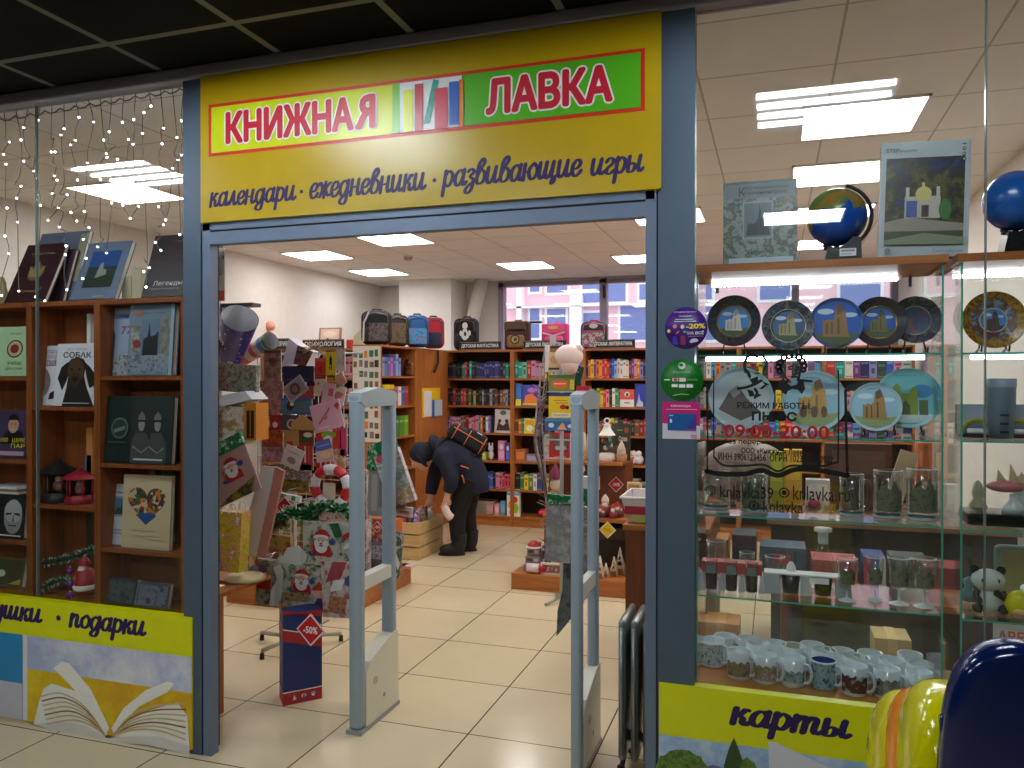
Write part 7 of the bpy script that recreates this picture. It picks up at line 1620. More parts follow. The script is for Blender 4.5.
for k,(pts, lab) in enumerate((([(258,548),(262,530),(272,520),(284,524)], 'green christmas garland at the outer edge of the santa bunch'),([(272,524),(290,512),(308,520),(318,508)], 'green foil garland draped under the discount tag'),([(300,514),(320,506),(340,508),(352,516)], 'green foil garland draped towards the gate'))):
    P = [Vector(p) for p in smooth_path([tuple(aty(x, y,3.5)) for x, y in pts],6)]; m = MB(); rnd = random.Random(40 + k); m.tube(P,.016, C(16,70,36),6)
    for p in P:
        for j in range(18):
            d = Vector((rnd.uniform(-1,1), rnd.uniform(-1,1), rnd.uniform(-1,1))).normalized() * .034; e = d.orthogonal().normalized() * .012; m.add([p - e, p + e, p + d + e * .3, p + d - e * .3],[(0,1,2,3)], C(*rnd.choice([(20,100,50),(16,80,40),(30,120,60),(150,190,160)] if k else [(30,80,40),(20,60,30),(150,130,60),(120,40,40)])))
    tag(m.build('tinsel_garland'), lab, 'garland')
pack('gift_packet',(316,508,352,522),3.52, 'rose and white wrapped packet between the wreath and the top santa', 'gift packet', A_(167,(206,150,140),(190,70,70),(222,206,200),(214,120,110)),[],.1,.04, None, True)
pack('gift_packet',(262,535,290,552),3.49, 'holly and red berry packet beside the white cutout', 'gift packet', A_(168,(40,80,40),(150,40,44),(190,150,60),(70,100,50)),[],.06,.02, None, True)
# blue and red cardboard stand
bx0, bx1 = -2.325,-2.085; cb = [(-2.30,3.33),(-2.215,3.235),(-2.09,3.375),(-2.175,3.47)]
zt = aty(300,612,3.3).z
q = thing('cardboard_stand',(-2.195,3.35,0), 'blue and red cardboard display stand on the floor before the spinner', 'display stand')
m = MB(); BLU, RDC = mat((26,44,104),.5), mat((172,34,44),.5)
n = 4; vs = [(x, y,.0) for x, y in cb] + [(x, y, zt) for x, y in cb]
m.add(vs,[(0,1,5,4),(1,2,6,5),(2,3,7,6),(3,0,4,7),(4,5,6,7),(3,2,1,0)], BLU)
m.build('body', q)
m = MB()
for (i, j) in ((0,1),(1,2)):
    O = Vector((*cb[i],0)); U = Vector((*cb[j],0)) - O; V = Vector((0,0, zt)); first_ = i == 0
    f0, f1 = (.0,.22) if first_ else (.22,1.)
    sl = lambda f, b: b - .18 * f
    fa, fb = (0,.3) if first_ else (.3,1.0)
    its = [('p',[(0,.0),(1,.0),(1,.15),(0,.13)], RDC),('r',0,.135,1,.145, PAPER),('p',[(0, sl(fa,.86)),(1, sl(fb,.86)),(1, sl(fb,.98)),(0, sl(fa,.98))][0:4] if False else [(0, sl(fa,.76)),(1, sl(fb,.76)),(1, sl(fb,.88)),(0, sl(fa,.88))], RDC),('p',[(0, sl(fa,.885)),(1, sl(fb,.885)),(1, sl(fb,.895)),(0, sl(fa,.895))], PAPER),('p',[(0, sl(fa,1.1)),(1, sl(fb,1.1)),(1,1),(0,1)], RDC)] + ([] if first_ else [('e',.28,.08,.06,.024, C(40,70,130)),('p',[(.24,.05),(.28,.11),(.33,.05)], C(190,200,210)),('e',.52,.08,.06,.022, C(206,206,206)),('p',[(.48,.05),(.52,.11),(.57,.05)], C(60,100,150)),('e',.76,.085,.06,.024, C(120,160,200)),('r',.73,.06,.79,.08, C(226,226,226))])
    for n_, it in enumerate(its): MB().art(O + U.cross(V).normalized() * .0007 * n_, U, V,[it],.0007).build('printed_band' if n_ < 6 else 'printed_figure', q)

# packet hanging on the first gate, and the goods behind it
a = aty(399,470,3.50)
q = pack('gift_packet',(381,450,407,506),3.46, 'slanted clear packet of wrapped sweets with a green header on the gate', 'gift packet', A_(171,(206,196,200),(180,120,130),(226,220,224),(150,160,140)),[('r',.0,.0,1,.3, artmat(172,[(190,170,110),(150,160,90),(206,150,120),(226,210,190)],60)),('e',.4,.9,.34,.1, C(196,90,100))],-.36,.03,(GFOIL,.2), True)
c = aty(397,503,3.48)
m = MB(); P_ = [aty(x, y,3.48) for x, y in ((386,492),(388,502),(395,506),(404,505))]
m.tube([tuple(p) for p in P_],[.012,.03,.032,.02], C(90,66,50),12); tag(m.build('toy_snail'), 'brown plush toy at the lower end of the hanging packet', 'plush toy')
pack('cellophane_bag',(368,470,386,516),3.5, 'clear crinkled bag hanging beside the gate, behind the sweets packet', 'bag', mat((150,146,146),.4),[('r',.2,.1,.5,.9, C(176,170,168)),('r',.6,.2,.8,.8, C(120,110,112))],.03,.012,(GFOIL,.42), True)
pack('paper_plate',(388,506,412,516),3.52, 'cream and red paper plate under the hanging sweets packet', 'plate', C(222,206,196),[('r',.06,.3,.9,.6, C(206,110,90))],.1,.012, None, False)
# goods on the podium seen through the gate
for k,(rect, Y, c, lab) in enumerate((((366,519,396,541),5.2,(196,96,50), 'orange box of festive tags standing on the podium behind the gate'),((367,545,391,577),5.1,(90,96,120), 'dark violet packet standing on the podium behind the gate'))):
    x0, x1, z0, z1 = rr(*rect, Y, PH + .001); z1 = aty(380, rect[1], Y).z
    m = MB().box(x0, x1, Y, Y + .1, PH + .001, z1, C(*c)); m.art((x0, Y, PH),(x1 - x0,0,0),(0,0, z1 - PH),[('r',0,.55,1,.98, A_(180 + k,(196,110,70),(40,110,60),(190,40,44),(222,200,190)) if k == 0 else A_(181,(70,70,100),(110,110,140),(190,196,206),(40,50,60)))]); tag(m.build('gift_box'), lab, 'gift box')
for k,(px, py, lab) in enumerate(((377,527, 'red white edged diamond tag on the orange box, nearer the gate post'),(387.5,524, 'red white edged diamond tag on the orange box, second'))): dtag(px, py,5.5,5.15, lab, '-50', C(206,60,56), peg=.055)
pack('gift_packet',(384,531,401,576.5),5.06, 'tilted clear packet with white and green ribbon leaning behind the gate', 'gift packet', A_(183,(150,160,160),(206,216,210),(60,70,100),(40,110,60)),[('p',[(.0,.9),(.1,1),(1,.3),(.9,.16)], C(226,236,230))],.1,.02, None, True)
for k,(px, c) in enumerate(((398,(206,150,140)),(406,(222,190,180)))):
    a = atz(px,568, PH); tag(MB().box(a.x - .05, a.x + .05, a.y - .02, a.y + .1, PH + .001, PH + .018, C(*c)).build('greeting_card'),('rosy', 'pale pink')[k] + ' card lying at the aisle edge of the low podium', 'greeting card')
# bigger displays hiding the podium behind the spinner
rd = random.Random(77)
for k,(rect, Y, cols, lab) in enumerate((((240,530,262,580),4.8,((150,120,90),(120,40,40),(196,170,130)), 'brown patterned gift box standing at the far side of the podium'),((262,510,300,580),4.9,((60,40,40),(150,50,50),(90,100,60),(190,170,150)), 'dark festive gift box standing behind the santa bunch'),((304,500,345,585),4.95,((170,60,60),(206,190,180),(60,90,60),(120,60,50)), 'tall red festive gift box behind the wreath'),((346,470,366,575),5.0,((190,150,150),(120,110,120),(206,196,190)), 'tall pale gift box behind the first gate post'))):
    x0, x1, z0, z1 = rr(*rect, Y); z1 = aty((rect[0] + rect[2]) / 2, rect[1], Y).z; m = MB().box(x0, x1, Y, Y + .08, PH + .001, z1, artmat(190 + k, cols,14)); m.box((x0 + x1) / 2 - .012,(x0 + x1) / 2 + .012, Y - .002, Y + .082, PH + .001, z1 + .002, C(*cols[-1])); tag(m.build('gift_box'), lab, 'gift box')

# ================================================================== CRATE
cx0, cx1, cy0, cy1, cz = -3.12,-2.905,6.23,6.72, aty(412,522,6.25).z
q = thing('wooden_crate',((cx0 + cx1) / 2,(cy0 + cy1) / 2,0), 'pine slatted crate full of small toys beside the bending person', 'crate')
for x in (cx0, cx1 - .03):
    for y in (cy0, cy1 - .03): MB().box(x, x + .03, y, y + .03,0, cz, PINE).build('corner_post', q)
hs = (cz - .03) / 3
for k in range(3):
    z0 = .005 + k * (hs + .012)
    MB().box(cx0, cx1, cy0 - .012, cy0 - .001, z0, z0 + hs, PINE).build('slat', q); MB().box(cx0, cx1, cy1 + .001, cy1 + .012, z0, z0 + hs, PINE).build('slat', q)
    MB().box(cx1 + .001, cx1 + .012, cy0 - .012, cy1 + .012, z0, z0 + hs, PINE).build('slat', q); MB().box(cx0 - .012, cx0 - .001, cy0, cy1, z0, z0 + hs, PINE).build('slat', q)
MB().box(cx0 + .001, cx1 - .001, cy0 + .001, cy1 - .001,.01,.02, PINE).build('bottom', q)
MB().box(cx0 + .031, cx1 - .031, cy0 + .031, cy1 - .031,.022, cz - .06, C(170,140,100)).build('inner_tray', q)
TC = [((196,50,80), 'crimson'),((60,90,60), 'dark green'),((170,120,180), 'lilac'),((60,100,200), 'blue'),((214,190,170), 'cream'),((150,130,110), 'beige'),((200,160,190), 'pale pink'),((90,70,60), 'brown'),((206,200,200), 'white')]
for k,(c, nm) in enumerate(TC):
    x = cx0 + .06 + .05 * (k % 3) ; y = cy0 + .07 + .15 * (k // 3); z = cz - .055; m = MB()
    m.ell((x, y, z + .045),(.0235,.045,.045), C(*c),12,8); m.ell((x - .002, y - .01, z + .1),.023, C(*shade(c,20)),12,8); m.ell((x - .014, y - .01, z + .122),.009, C(*c),8,6); m.ell((x + .012, y - .01, z + .13),.012, C(*c),8,6)
    tag(m.build('plush_toy'), '%s little plush toy lying in the pine crate' % nm, 'plush toy', 'small plush toys in the crate')
# ================================================================== RIGHT SIDE OF THE ENTRANCE
RP0, RP1, RPa, RPb, RH = -1.855,-.45,5.59,6.5,.115
q = MB().box(RP0, RP1, RPa, RPb,0, RH, WOODX).build('display_podium'); tag(q, 'low orange wooden podium with white frames, behind the second gate', 'podium')
GX0, GX1, GYa, GYb, GT = -1.66,-.62,5.80,6.40,.525
q = thing('display_stand',((GX0 + GX1) / 2,6.1, RH), 'brown display stand with an open lower niche and a tall back panel, on the podium', 'display stand')
MB().box(GX0, GX0 + .03, GYa, GYb, RH + .001, GT - .03, BROWN).build('side_panel', q); MB().box(GX1 - .03, GX1, GYa, GYb, RH + .001, GT - .03, BROWN).build('side_panel', q)
MB().box(GX0 + .03, GX1 - .03, GYb - .02, GYb, RH + .001, GT - .03, DARKB).build('niche_back', q); MB().box(GX0 - .01, GX1 + .01, GYa - .01, GYb, GT - .03, GT, WOODX).build('top', q)
ux0, ux1 = aty(549,480,6.05).x, aty(625,480,6.05).x; uz = aty(590,460.5,6.0).z
MB().box(ux0, ux1,6.05,6.09, GT + .001, uz - .02, BROWN).build('back_panel', q); MB().box(ux0 - .02, ux1 + .01,5.86,6.40, uz - .02, uz, WOODX).build('upper_shelf', q); MB().box(ux1 - .02, ux1,6.09,6.40, GT + .001, uz - .02, BROWN).build('bracket_panel', q)
dtag(616,484.5,8,6.0462, 'red diamond discount tag on the brown back panel above the santa figurines', '-30%')
dtag(607.5,530,8.6,5.7865, 'yellow diamond tag hanging below the santa figurines', '%', C(236,196,20), C(200,160,20))
# things on the upper shelf
def fo(name, rect, Y, z, label, cat, c, items, th=.02, lean=.06): return book(name, rr(*rect, Y, z + .0005), Y, th, label, cat, C(*c) if isinstance(c, tuple) else c, items, lean)
fo('picture_book',(611,422,630,459),6.05, uz, 'dark picture book with cream lettering behind the glass lantern', 'book',(56,60,50),[('t',.4,.52,.84,.66, 'Сова', C(226,214,180),.02),('r',.3,.8,.6,.84, C(120,150,90)),('e',.8,.82,.12,.08, C(150,90,60)),('e',.3,.3,.2,.12, C(90,96,70))])
fo('picture_book',(608,412,627,440),6.2, uz, 'teal book with an orange cloud print, topmost behind the owl book', 'book',(110,150,150),[('e',.5,.76,.36,.12, C(206,160,70)),('r',.1,.1,.9,.5, C(90,120,110))])
c = aty(606.5,440,5.95); rl = aty(615,440,5.95).x - c.x; h_ = aty(606,424,5.95).z - uz
q = thing('snow_lantern',(c.x,5.97, uz), 'white domed glass snow lantern with a winter village inside', 'lantern')
MB().lathe([(.0005,.001),(rl * .98,.001),(rl,.02),(rl * .9, h_ * .22),(.0005, h_ * .22)],(c.x,5.97, uz), C(222,206,196),20).build('base', q)
MB().lathe([(rl * .86, h_ * .22),(rl * 1.02, h_ * .4),(rl * .95, h_ * .62),(rl * .7, h_ * .74)],(c.x,5.97, uz), SHELFGLASS,20).build('glass', q)
MB().lathe([(rl * 1.0, h_ * .7),(rl * .5, h_ * .86),(rl * .34, h_ * .96),(rl * .4, h_),(.0005, h_ * 1.01)],(c.x,5.97, uz), C(226,220,216),20).build('roof', q)
MB().tube([(c.x + rl * .3 * math.cos(t),5.97, uz + h_ * 1.08 + rl * .3 * math.sin(t)) for t in [2 * PI * j / 14 for j in range(14)]],.006, C(226,220,216),6, True).build('ring_handle', q)
m = MB(); rd = random.Random(6)
for k in range(10): m.ell((c.x + rd.uniform(-.5,.5) * rl,5.97 + rd.uniform(-.3,.3) * rl, uz + h_ * rd.uniform(.3,.55)), rd.uniform(.012,.024), C(*rd.choice([(90,90,80),(200,196,190),(120,80,60),(60,90,70)])),10,6)
m.build('village', q)
x0, x1, z0, z1 = rr(615,446,627,459,5.93, uz)
q = thing('basket_gnome',((x0 + x1) / 2,5.95, uz), 'small white bearded gnome sitting in a woven basket beside the lantern', 'figurine')
xc = (x0 + x1) / 2; m = MB(); m.lathe([(.035,.001),(.045,.06),(.04,.06),(.03,.01),(.0005,.008)],(xc,5.95, uz), C(176,120,80),16); m.build('basket', q); MB().ell((xc,5.95, uz + .075),(.034,.03,.03), C(226,206,196)).build('beard', q); MB().lathe([(.034,.09),(.02,.13),(.0005,.17)],(xc,5.95, uz), C(196,170,150),14).build('hat', q)
fo('christmas_card',(549,431,571.5,458.5),5.93, uz, 'red christmas folder with a dark winter scene beside the gate post', 'card',(196,40,46),[('r',.16,.3,.84,.84, C(90,80,80)),('e',.5,.62,.3,.18, C(110,100,104)),('e',.38,.44,.12,.08, C(206,190,190)),('e',.66,.44,.12,.08, C(190,170,170)),('r',.24,.1,.76,.15, C(226,120,90)),('r',.93,0,1,1, C(226,220,210)),('e',.14,.86,.1,.08, C(30,130,60))],.02)
fo('christmas_card',(543.5,432,549,457),5.97, uz, 'pale icy card edge standing beside the red christmas folder', 'card', artmat(201,[(170,190,190),(206,214,210),(120,150,140)],30),[],.02)
for k,(px, c_) in enumerate(((584,(222,206,180)),(589,(206,190,150)))):
    a = aty(px,455,6.0); tag(MB().lathe([(.0005,.001),(.03,.001),(.032,.1),(.02,.14),(.014,.2),(.0005,.22)],(a.x,6.0, uz), C(*c_),14).build('figurine'), '%s angel shaped figure between the two posts of the second gate' % ('cream', 'beige')[k], 'figurine')
# santas on the lower top
rd = random.Random(9)
for k,(px, py, h_) in enumerate(((600,512,.10),(605,503,.17),(609,514,.09),(613,511,.11),(617,509,.12),(620,514,.09),(603,516,.08),(612,517,.07))):
    a = atz(px, py + 3 if py < 510 else py + 3, GT); a.y = max(a.y, GYa + .02); a = Vector((aty(px,515,5.83 + .04 * (k % 3)).x,5.83 + .05 * (k % 3), GT))
    q = thing('santa_figurine', a, '%s santa figurine %s along the row below the red discount tag' % ('taller' if h_ > .13 else 'little', ORD[k]), 'figurine', 'santa figurines on the display stand'); r = h_ * .28
    MB().lathe([(.0005,.001),(r,.001),(r * 1.05, h_ * .2),(r * .7, h_ * .5),(.0005, h_ * .55)], a, C(*((120,40,40) if k % 2 else (90,50,44))),14).build('coat', q)
    MB().ell(a + Vector((0,0, h_ * .62)), r * .62, C(226,180,150),12,8).build('head', q); MB().ell(a + Vector((0,-r * .4, h_ * .5)),(r * .55, r * .4, h_ * .14), C(226,214,200),12,8).build('beard', q)
    MB().lathe([(r * .66, h_ * .7),(r * .5, h_ * .84),(.0005, h_)], a, C(170,40,44) if k != 1 else C(226,206,200),12).build('hat', q)
a = aty(555,488,5.83)
q = thing('santa_figurine',(a.x,5.84, GT), 'tall dwarf figurine in a purple cap under the red christmas folder', 'figurine'); h_ = aty(555,462,5.84).z - GT
MB().lathe([(.0005,.001),(.05,.001),(.055, h_ * .2),(.04, h_ * .45),(.0005, h_ * .5)],(a.x,5.84, GT), C(180,140,110),16).build('body', q); MB().ell((a.x + .01,5.84, GT + h_ * .58),(.05,.045, h_ * .15), C(226,206,190)).build('head', q); MB().lathe([(.05, h_ * .68),(.04, h_ * .8),(.0005, h_)],(a.x,5.84, GT), C(130,40,70),16).build('cap', q)
# niche contents: white tower figures, sleigh, yellow tagged model
for k,(px, py, h_, c_, lab) in enumerate(((600,567,.16,(222,206,180), 'cream lattice tower figure in the dark niche'),(606,573,.10,(226,216,206), 'low cream tower figure in the dark niche'),(614,572,.14,(206,190,160), 'beige lattice tower figure in the dark niche'),(620,565,.20,(190,176,150), 'tall beige tower figure at the niche edge'))):
    a = aty(px, py,5.66 + .05 * k); m = MB(); z0 = RH; b = h_ * .22
    for sx in (-1,1):
        for sy in (-1,1): m.tube([(a.x + sx * b, a.y + sy * b, z0 + .001),(a.x + sx * b * .3, a.y + sy * b * .3, z0 + h_ * .6),(a.x, a.y, z0 + h_)],[.008,.006,.004], C(*c_),6)
    for f in (.25,.5,.7): m.box(a.x - b * (1 - f), a.x + b * (1 - f), a.y - b * (1 - f), a.y + b * (1 - f), z0 + h_ * f, z0 + h_ * f + .008, C(*c_))
    tag(m.build('tower_figure'), lab, 'figurine')
a = aty(606,550,6.1); m = MB(); m.box(-1.35,-1.02,6.0,6.3, RH + .001, RH + .2, C(50,40,36)); m.box(-1.3,-1.08,6.02,6.25, RH + .2, RH + .3, C(90,76,66)); tag(m.build('gift_box'), 'dark brown boxes stacked at the rear of the niche', 'gift box')
# goods at the podium edge
q = aty(531,569,5.68); x0, x1, z0, z1 = rr(523.5,541,540,571,5.68, RH)
q = thing('gift_tower',((x0 + x1) / 2,5.72, RH), 'grey tiered gift tower with a red cap on the podium edge', 'gift box'); xm = (x0 + x1) / 2; h_ = z1 - z0
for k in range(3): w_ = (x1 - x0) * (.5 - .06 * k); m = MB().box(xm - w_, xm + w_,5.68 + .02 * k,5.80 - .02 * k, RH + .001 + h_ * .26 * k, RH + h_ * .26 * (k + .92), C(150,130,136)); m.art((xm - w_,5.68 + .02 * k, RH + h_ * .26 * k),(2 * w_,0,0),(0,0, h_ * .24),[('r',.1,.3,.5,.7, C(90,70,76)),('r',.6,.3,.9,.7, C(206,196,196))]); m.build('tier', q)
MB().lathe([(.055, h_ * .78),(.05, h_ * .88),(.02, h_ * .98),(.0005, h_)],(xm,5.74, RH), C(170,24,40),16).build('cap', q); MB().lathe([(.057, h_ * .76),(.06, h_ * .8),(.055, h_ * .82)],(xm,5.74, RH), PAPER,16).build('brim', q)
a = atz(530,576, RH); a.y = max(a.y, RPa + .05)
q = thing('mug',(a.x + .02, a.y, RH), 'white cup lying on its side with a red santa hat on the podium edge', 'mug'); cc = Vector((a.x + .0, RPa + .06, RH + .036))
MB().cyl(cc + Vector((-.05,0,0)), cc + Vector((.045,0,0)),.035,.035, C(226,214,214),20).build('body', q); MB().lathe([(.036,0),(.03,.03),(.0005,.07)], cc + Vector((.046,0,0)), C(176,30,50),16, Matrix.Rotation(PI / 2,3, 'Y')).build('hat', q)
def wframe(rect, Y, z, label, art):
    x0, x1, z0, z1 = rr(*rect, Y, z + .0005); q = thing('framed_photo',((x0 + x1) / 2, Y, z), label, 'photo frame', 'white wooden frames on the podium'); t = min(x1 - x0, z1 - z0) * .14
    m = MB()
    for b in ((x0, x1, z0, z0 + t),(x0, x1, z1 - t, z1),(x0, x0 + t, z0 + t, z1 - t),(x1 - t, x1, z0 + t, z1 - t)): m.box(b[0], b[1], Y, Y + .03, b[2], b[3], C(230,214,206))
    m.build('frame', q); MB().box(x0 + t, x1 - t, Y + .012, Y + .02, z0 + t, z1 - t, art).build('picture', q)
wframe((540.5,564,562,575.5),5.63, RH, 'white frame with a row of small red figures, nearest on the podium', artmat(211,[(150,70,60),(206,180,160),(90,60,60),(190,130,110)],40))
wframe((540,550,560,561.5),5.80, RH + .06, 'white frame with a dark picture, upper one on the podium', artmat(212,[(60,60,64),(110,110,114),(80,70,74)],40))
x0, x1, z0, z1 = rr(535,560,556,572,5.76, RH); MBx = MB().box(x0, x1,5.74,5.86, RH + .001, RH + .0595, C(222,206,200)); tag(MBx.build('gift_box'), 'flat white box under the upper white frame', 'gift box')
a = aty(545,547,5.9); q = thing('wooden_letter',(a.x,5.9, RH), 'white wooden word figure with a heart above the frames', 'decoration'); m = MB()
for px, py0, py1 in ((539.5,541,572),(543,545,572),(550,544,572)): b0 = aty(px, py0,5.92).z; xx = aty(px, py0,5.92).x; m.box(xx - .008, xx + .008,5.92,5.94, RH + .001, b0, C(226,214,206))
m.box(aty(538.5,545,5.92).x, aty(551,545,5.92).x,5.92,5.94, aty(545,549,5.92).z, aty(545,547,5.92).z, C(226,214,206)); m.build('letters', q)
# booklet spinner with a white cap on top
SYb = 5.35; sxp = aty(561,440, SYb).x
q = thing('booklet_rack',(sxp, SYb,0), 'slim wire booklet spinner carrying children books beside the second gate', 'rack')
MB().tube([(sxp, SYb + .02,.03),(sxp, SYb + .02,1.72)],.014, WIRE,8).build('pole', q); m = MB()
for k in range(3): t = k * 2 * PI / 3; m.tube([(sxp, SYb + .02,.04),(sxp + .16 * math.cos(t), SYb + .02 + .16 * math.sin(t),.012)],.011, WIRE,6)
m.build('foot', q); m = MB(); xa_, xb_ = aty(547.5,400, SYb).x, aty(577,400, SYb).x
for py in (372,392,418,440,459): z = aty(560, py, SYb).z; m.tube([(xa_, SYb - .02, z),(xb_, SYb - .02, z),(xb_, SYb + .05, z),(xa_, SYb + .05, z)],.003, WIRE,5, True); m.build('wire_pocket', q); m = MB()
def bk2(rect, label, c, items): return fo('picture_book', rect, SYb - .012, aty(560, rect[3], SYb - .012).z, label, 'book', c, items,.012,.05)
bk2((548,352,560,372), 'pale peach booklet at the top of the booklet spinner, beside the white cap',(226,196,150),[('e',.5,.6,.34,.2, C(214,160,110)),('r',.06,.1,.94,.2, C(60,70,60))])
bk2((548.5,375,574,391.5), 'green booklet with an orange oval, below the white cap',(120,150,70),[('e',.45,.45,.34,.3, C(226,110,50)),('r',.2,.42,.7,.5, C(240,200,170)),('r',.0,.8,1,1, C(90,130,60)),('r',.84,.1,1,.7, C(230,200,70))])
bk2((548.5,393,572,417.5), 'yellow children book with a small red print on the booklet spinner',(236,206,40),[('r',.0,.86,1,1, C(60,60,130)),('r',.2,.66,.8,.7, C(190,150,50)),('r',.3,.56,.84,.6, C(190,150,50)),('e',.62,.42,.14,.1, C(190,50,40)),('e',.8,.4,.08,.08, C(60,50,50)),('r',.14,.0,.94,.18, C(240,230,200)),('t',.2,.04,.84,.13, 'СКАЗКИ', C(60,50,60))])
bk2((545.5,419,574,431), 'blue booklet with white stars, lowest on the booklet spinner',(50,110,170),[('r',0,.8,1,1, C(90,160,210)),('e',.2,.45,.1,.2, C(226,230,236)),('p',[(.4,.1),(.6,.7),(.76,.1)], C(240,170,110)),('e',.86,.4,.08,.16, C(206,210,230))])
c = aty(569,359, SYb - .06)
q = thing('white_cap',(c.x, SYb - .06, c.z - .08), 'soft pinkish white knitted cap hanging at the top of the booklet spinner', 'cap')
m = MB(); m.ell(c + Vector((-.0,0,.02)),(.098,.085,.08), mat((240,220,216),.9),22,14); m.ell(c + Vector((.006,-.01,-.045)),(.062,.06,.062), mat((226,196,190),.9),18,10); m.ell(c + Vector((.07,0,.07)),(.03,.03,.028), mat((232,206,200),.9),12,8); m.build('crown', q)
x0, x1, z0, z1 = rr(545.5,345,549,361, SYb); tag(MB().box(x0, x1, SYb - .01, SYb + .012, aty(547,372, SYb).z, z1, C(232,226,230)).build('price_card'), 'narrow white price card standing at the top of the booklet spinner', 'price card')
x0, x1, z0, z1 = rr(574,366,580,386, SYb + .1); o = MB().box(x0, x1, SYb + .08, SYb + .1, z0, z1, C(30,80,70)).rot((0,.25,0),((x0 + x1) / 2, SYb, z0)).build('picture_book'); tag(o, 'dark green booklet tilted behind the white cap', 'book')
# dried branch tree
a = atz(541,573, RH); rd = random.Random(21); m = MB(); top_ = [aty(x, y,5.72) for x, y in ((548,568),(545,500),(538,440),(541,390),(546,346))]
q = thing('branch_tree',(top_[0].x,5.72, RH), 'bundle of silvery twisted branches standing beside the booklet spinner', 'decoration')
TW = [C(150,140,150), C(110,90,80), C(176,166,176), C(90,76,70)]
for k in range(5):
    P = [tuple(p + Vector((rd.uniform(-.035,.035), rd.uniform(-.04,.04),0))) for p in top_]; P[0] = (top_[0].x + rd.uniform(-.02,.02),5.72 + rd.uniform(-.02,.02), RH + .001)
    MB().tube(smooth_path(P,4),[.0085 - .0003 * j for j in range(17)], TW[k % 4],6).build('branch', q)
m = MB()
for k in range(60):
    t = rd.random() * 3.4; i = int(t); p = top_[i].lerp(top_[i + 1], t - i) if i < 4 else top_[4]; d = Vector((rd.uniform(-1,1), rd.uniform(-1,1), rd.uniform(.1,1))).normalized() * rd.uniform(.04,.1); m.tube([p, p + d * .5 + Vector((rd.uniform(-.01,.01),0,0)), p + d],[.004,.003,.0015], TW[k % 4],4); m.build('twig', q); m = MB()
# packets hanging behind the second gate
def to_gate(q, x, y, z): MB().tube([(x, y, z),(x * .5 - .73 * .5,(y + 3.345) / 2, z + .03),(-.735,3.338, z + .02)],.003, WIRE,5).build('hook', q)
def hung(rect, Y, label, body, hdr, tilt=0, items=[], hf=.14):
    q = pack('cellophane_bag', rect, Y, label, 'bag', body, items, tilt,.016, hdr and (hdr, hf), True,0, 'clear bags hanging at the second gate'); a = aty((rect[0] + rect[2]) / 2, rect[1], Y); to_gate(q, a.x, Y + .008, a.z); return q
hung((546,504,571,562),3.60, 'large clear bag with a green header hanging between branches and gate', artmat(221,[(150,146,150),(176,172,176),(130,124,128),(196,190,196)],8), GFOIL,.06,[],.17)
hung((580,506,596,596),3.52, 'long clear bag with a green header seen inside the second gate frame', artmat(222,[(140,120,120),(160,146,146),(110,100,104),(176,160,160)],8), GFOIL,0,[],.2)
x0, x1, z0, z1 = rr(580,477,598,490,3.56); m = MB().box(x0, x1,3.56,3.6, z0, z1, C(226,220,222)); m.prism([(x0 + .002, z1),(x0 + .02, z1 + .03),(x0 + .014, z1 + .05),(x0 + .002, z1 + .04)],3.57,3.58, C(232,226,226)); m.tube([((x0 + x1) / 2,3.58, z1 - .01),(-.735,3.338, z1 + .01)],.003, WIRE,5); tag(m.build('paper_bag'), 'small white paper bag hanging inside the second gate frame', 'bag')
pp = [aty(x, y,3.66) for x, y in ((567,520),(576,520),(576,612),(566,625),(557,636),(558,610),(563,590),(564,560))]
q = thing('umbrella_cover',(pp[4].x,3.66, pp[4].z), 'long dark green and grey cover hanging beside the second gate post', 'bag')
MB().prism([(p.x, p.z) for p in pp],3.65,3.69, artmat(223,[(30,34,30),(50,60,36),(90,96,100),(40,44,48)],9)).build('cover', q)
MB().tube([(pp[1].x - .01,3.67, pp[1].z - .01),(-.735,3.338, pp[1].z + .03)],.004, WIRE,5).build('hanger', q)
# nearer counter with a plastic bin
KX0, KX1, KYa, KYb, KT = -.705,-.31,3.93,4.9,.83
q = thing('side_counter',((KX0 + KX1) / 2,4.4,0), 'brown counter with a plain front and a plastic bin on top, beside the grey post', 'counter')
MB().box(KX0, KX1, KYa, KYb,0, KT - .025, BROWN).build('body', q); MB().box(KX0 - .012, KX1 + .012, KYa - .012, KYb + .012, KT - .025, KT, WOODX).build('top', q)
q = thing('plastic_bin',(-.5,4.16, KT), 'clear plastic storage bin with a red band on the brown counter', 'bin'); bx0_ = aty(622,510,4.0).x; bz1 = aty(632,497,4.0).z
MBB = mat((214,206,206),.3); m = MB(); b0, b1 = bx0_ + .03, bx0_ + .38
m.add([(b0,4.0, KT + .001),(b1,4.0, KT + .001),(b1,4.26, KT + .001),(b0,4.26, KT + .001),(b0 - .03,3.97, bz1),(b1 + .03,3.97, bz1),(b1 + .03,4.29, bz1),(b0 - .03,4.29, bz1)],[(3,2,1,0),(0,1,5,4),(1,2,6,5),(2,3,7,6),(3,0,4,7)], MBB)
m.build('tub', q); m = MB(); m.tube([(b0 - .032,3.968, bz1),(b1 + .032,3.968, bz1),(b1 + .032,4.292, bz1),(b0 - .032,4.292, bz1)],.007, C(230,226,226),6, True); m.build('rim', q)
MB().box(b0 - .012, b1,3.975,3.982, KT + .045, KT + .085, C(170,40,60)).build('red_band', q); MB().box(b0 + .02, b0 + .12,3.978,3.984, KT + .005, KT + .044, C(190,190,110)).build('label', q)
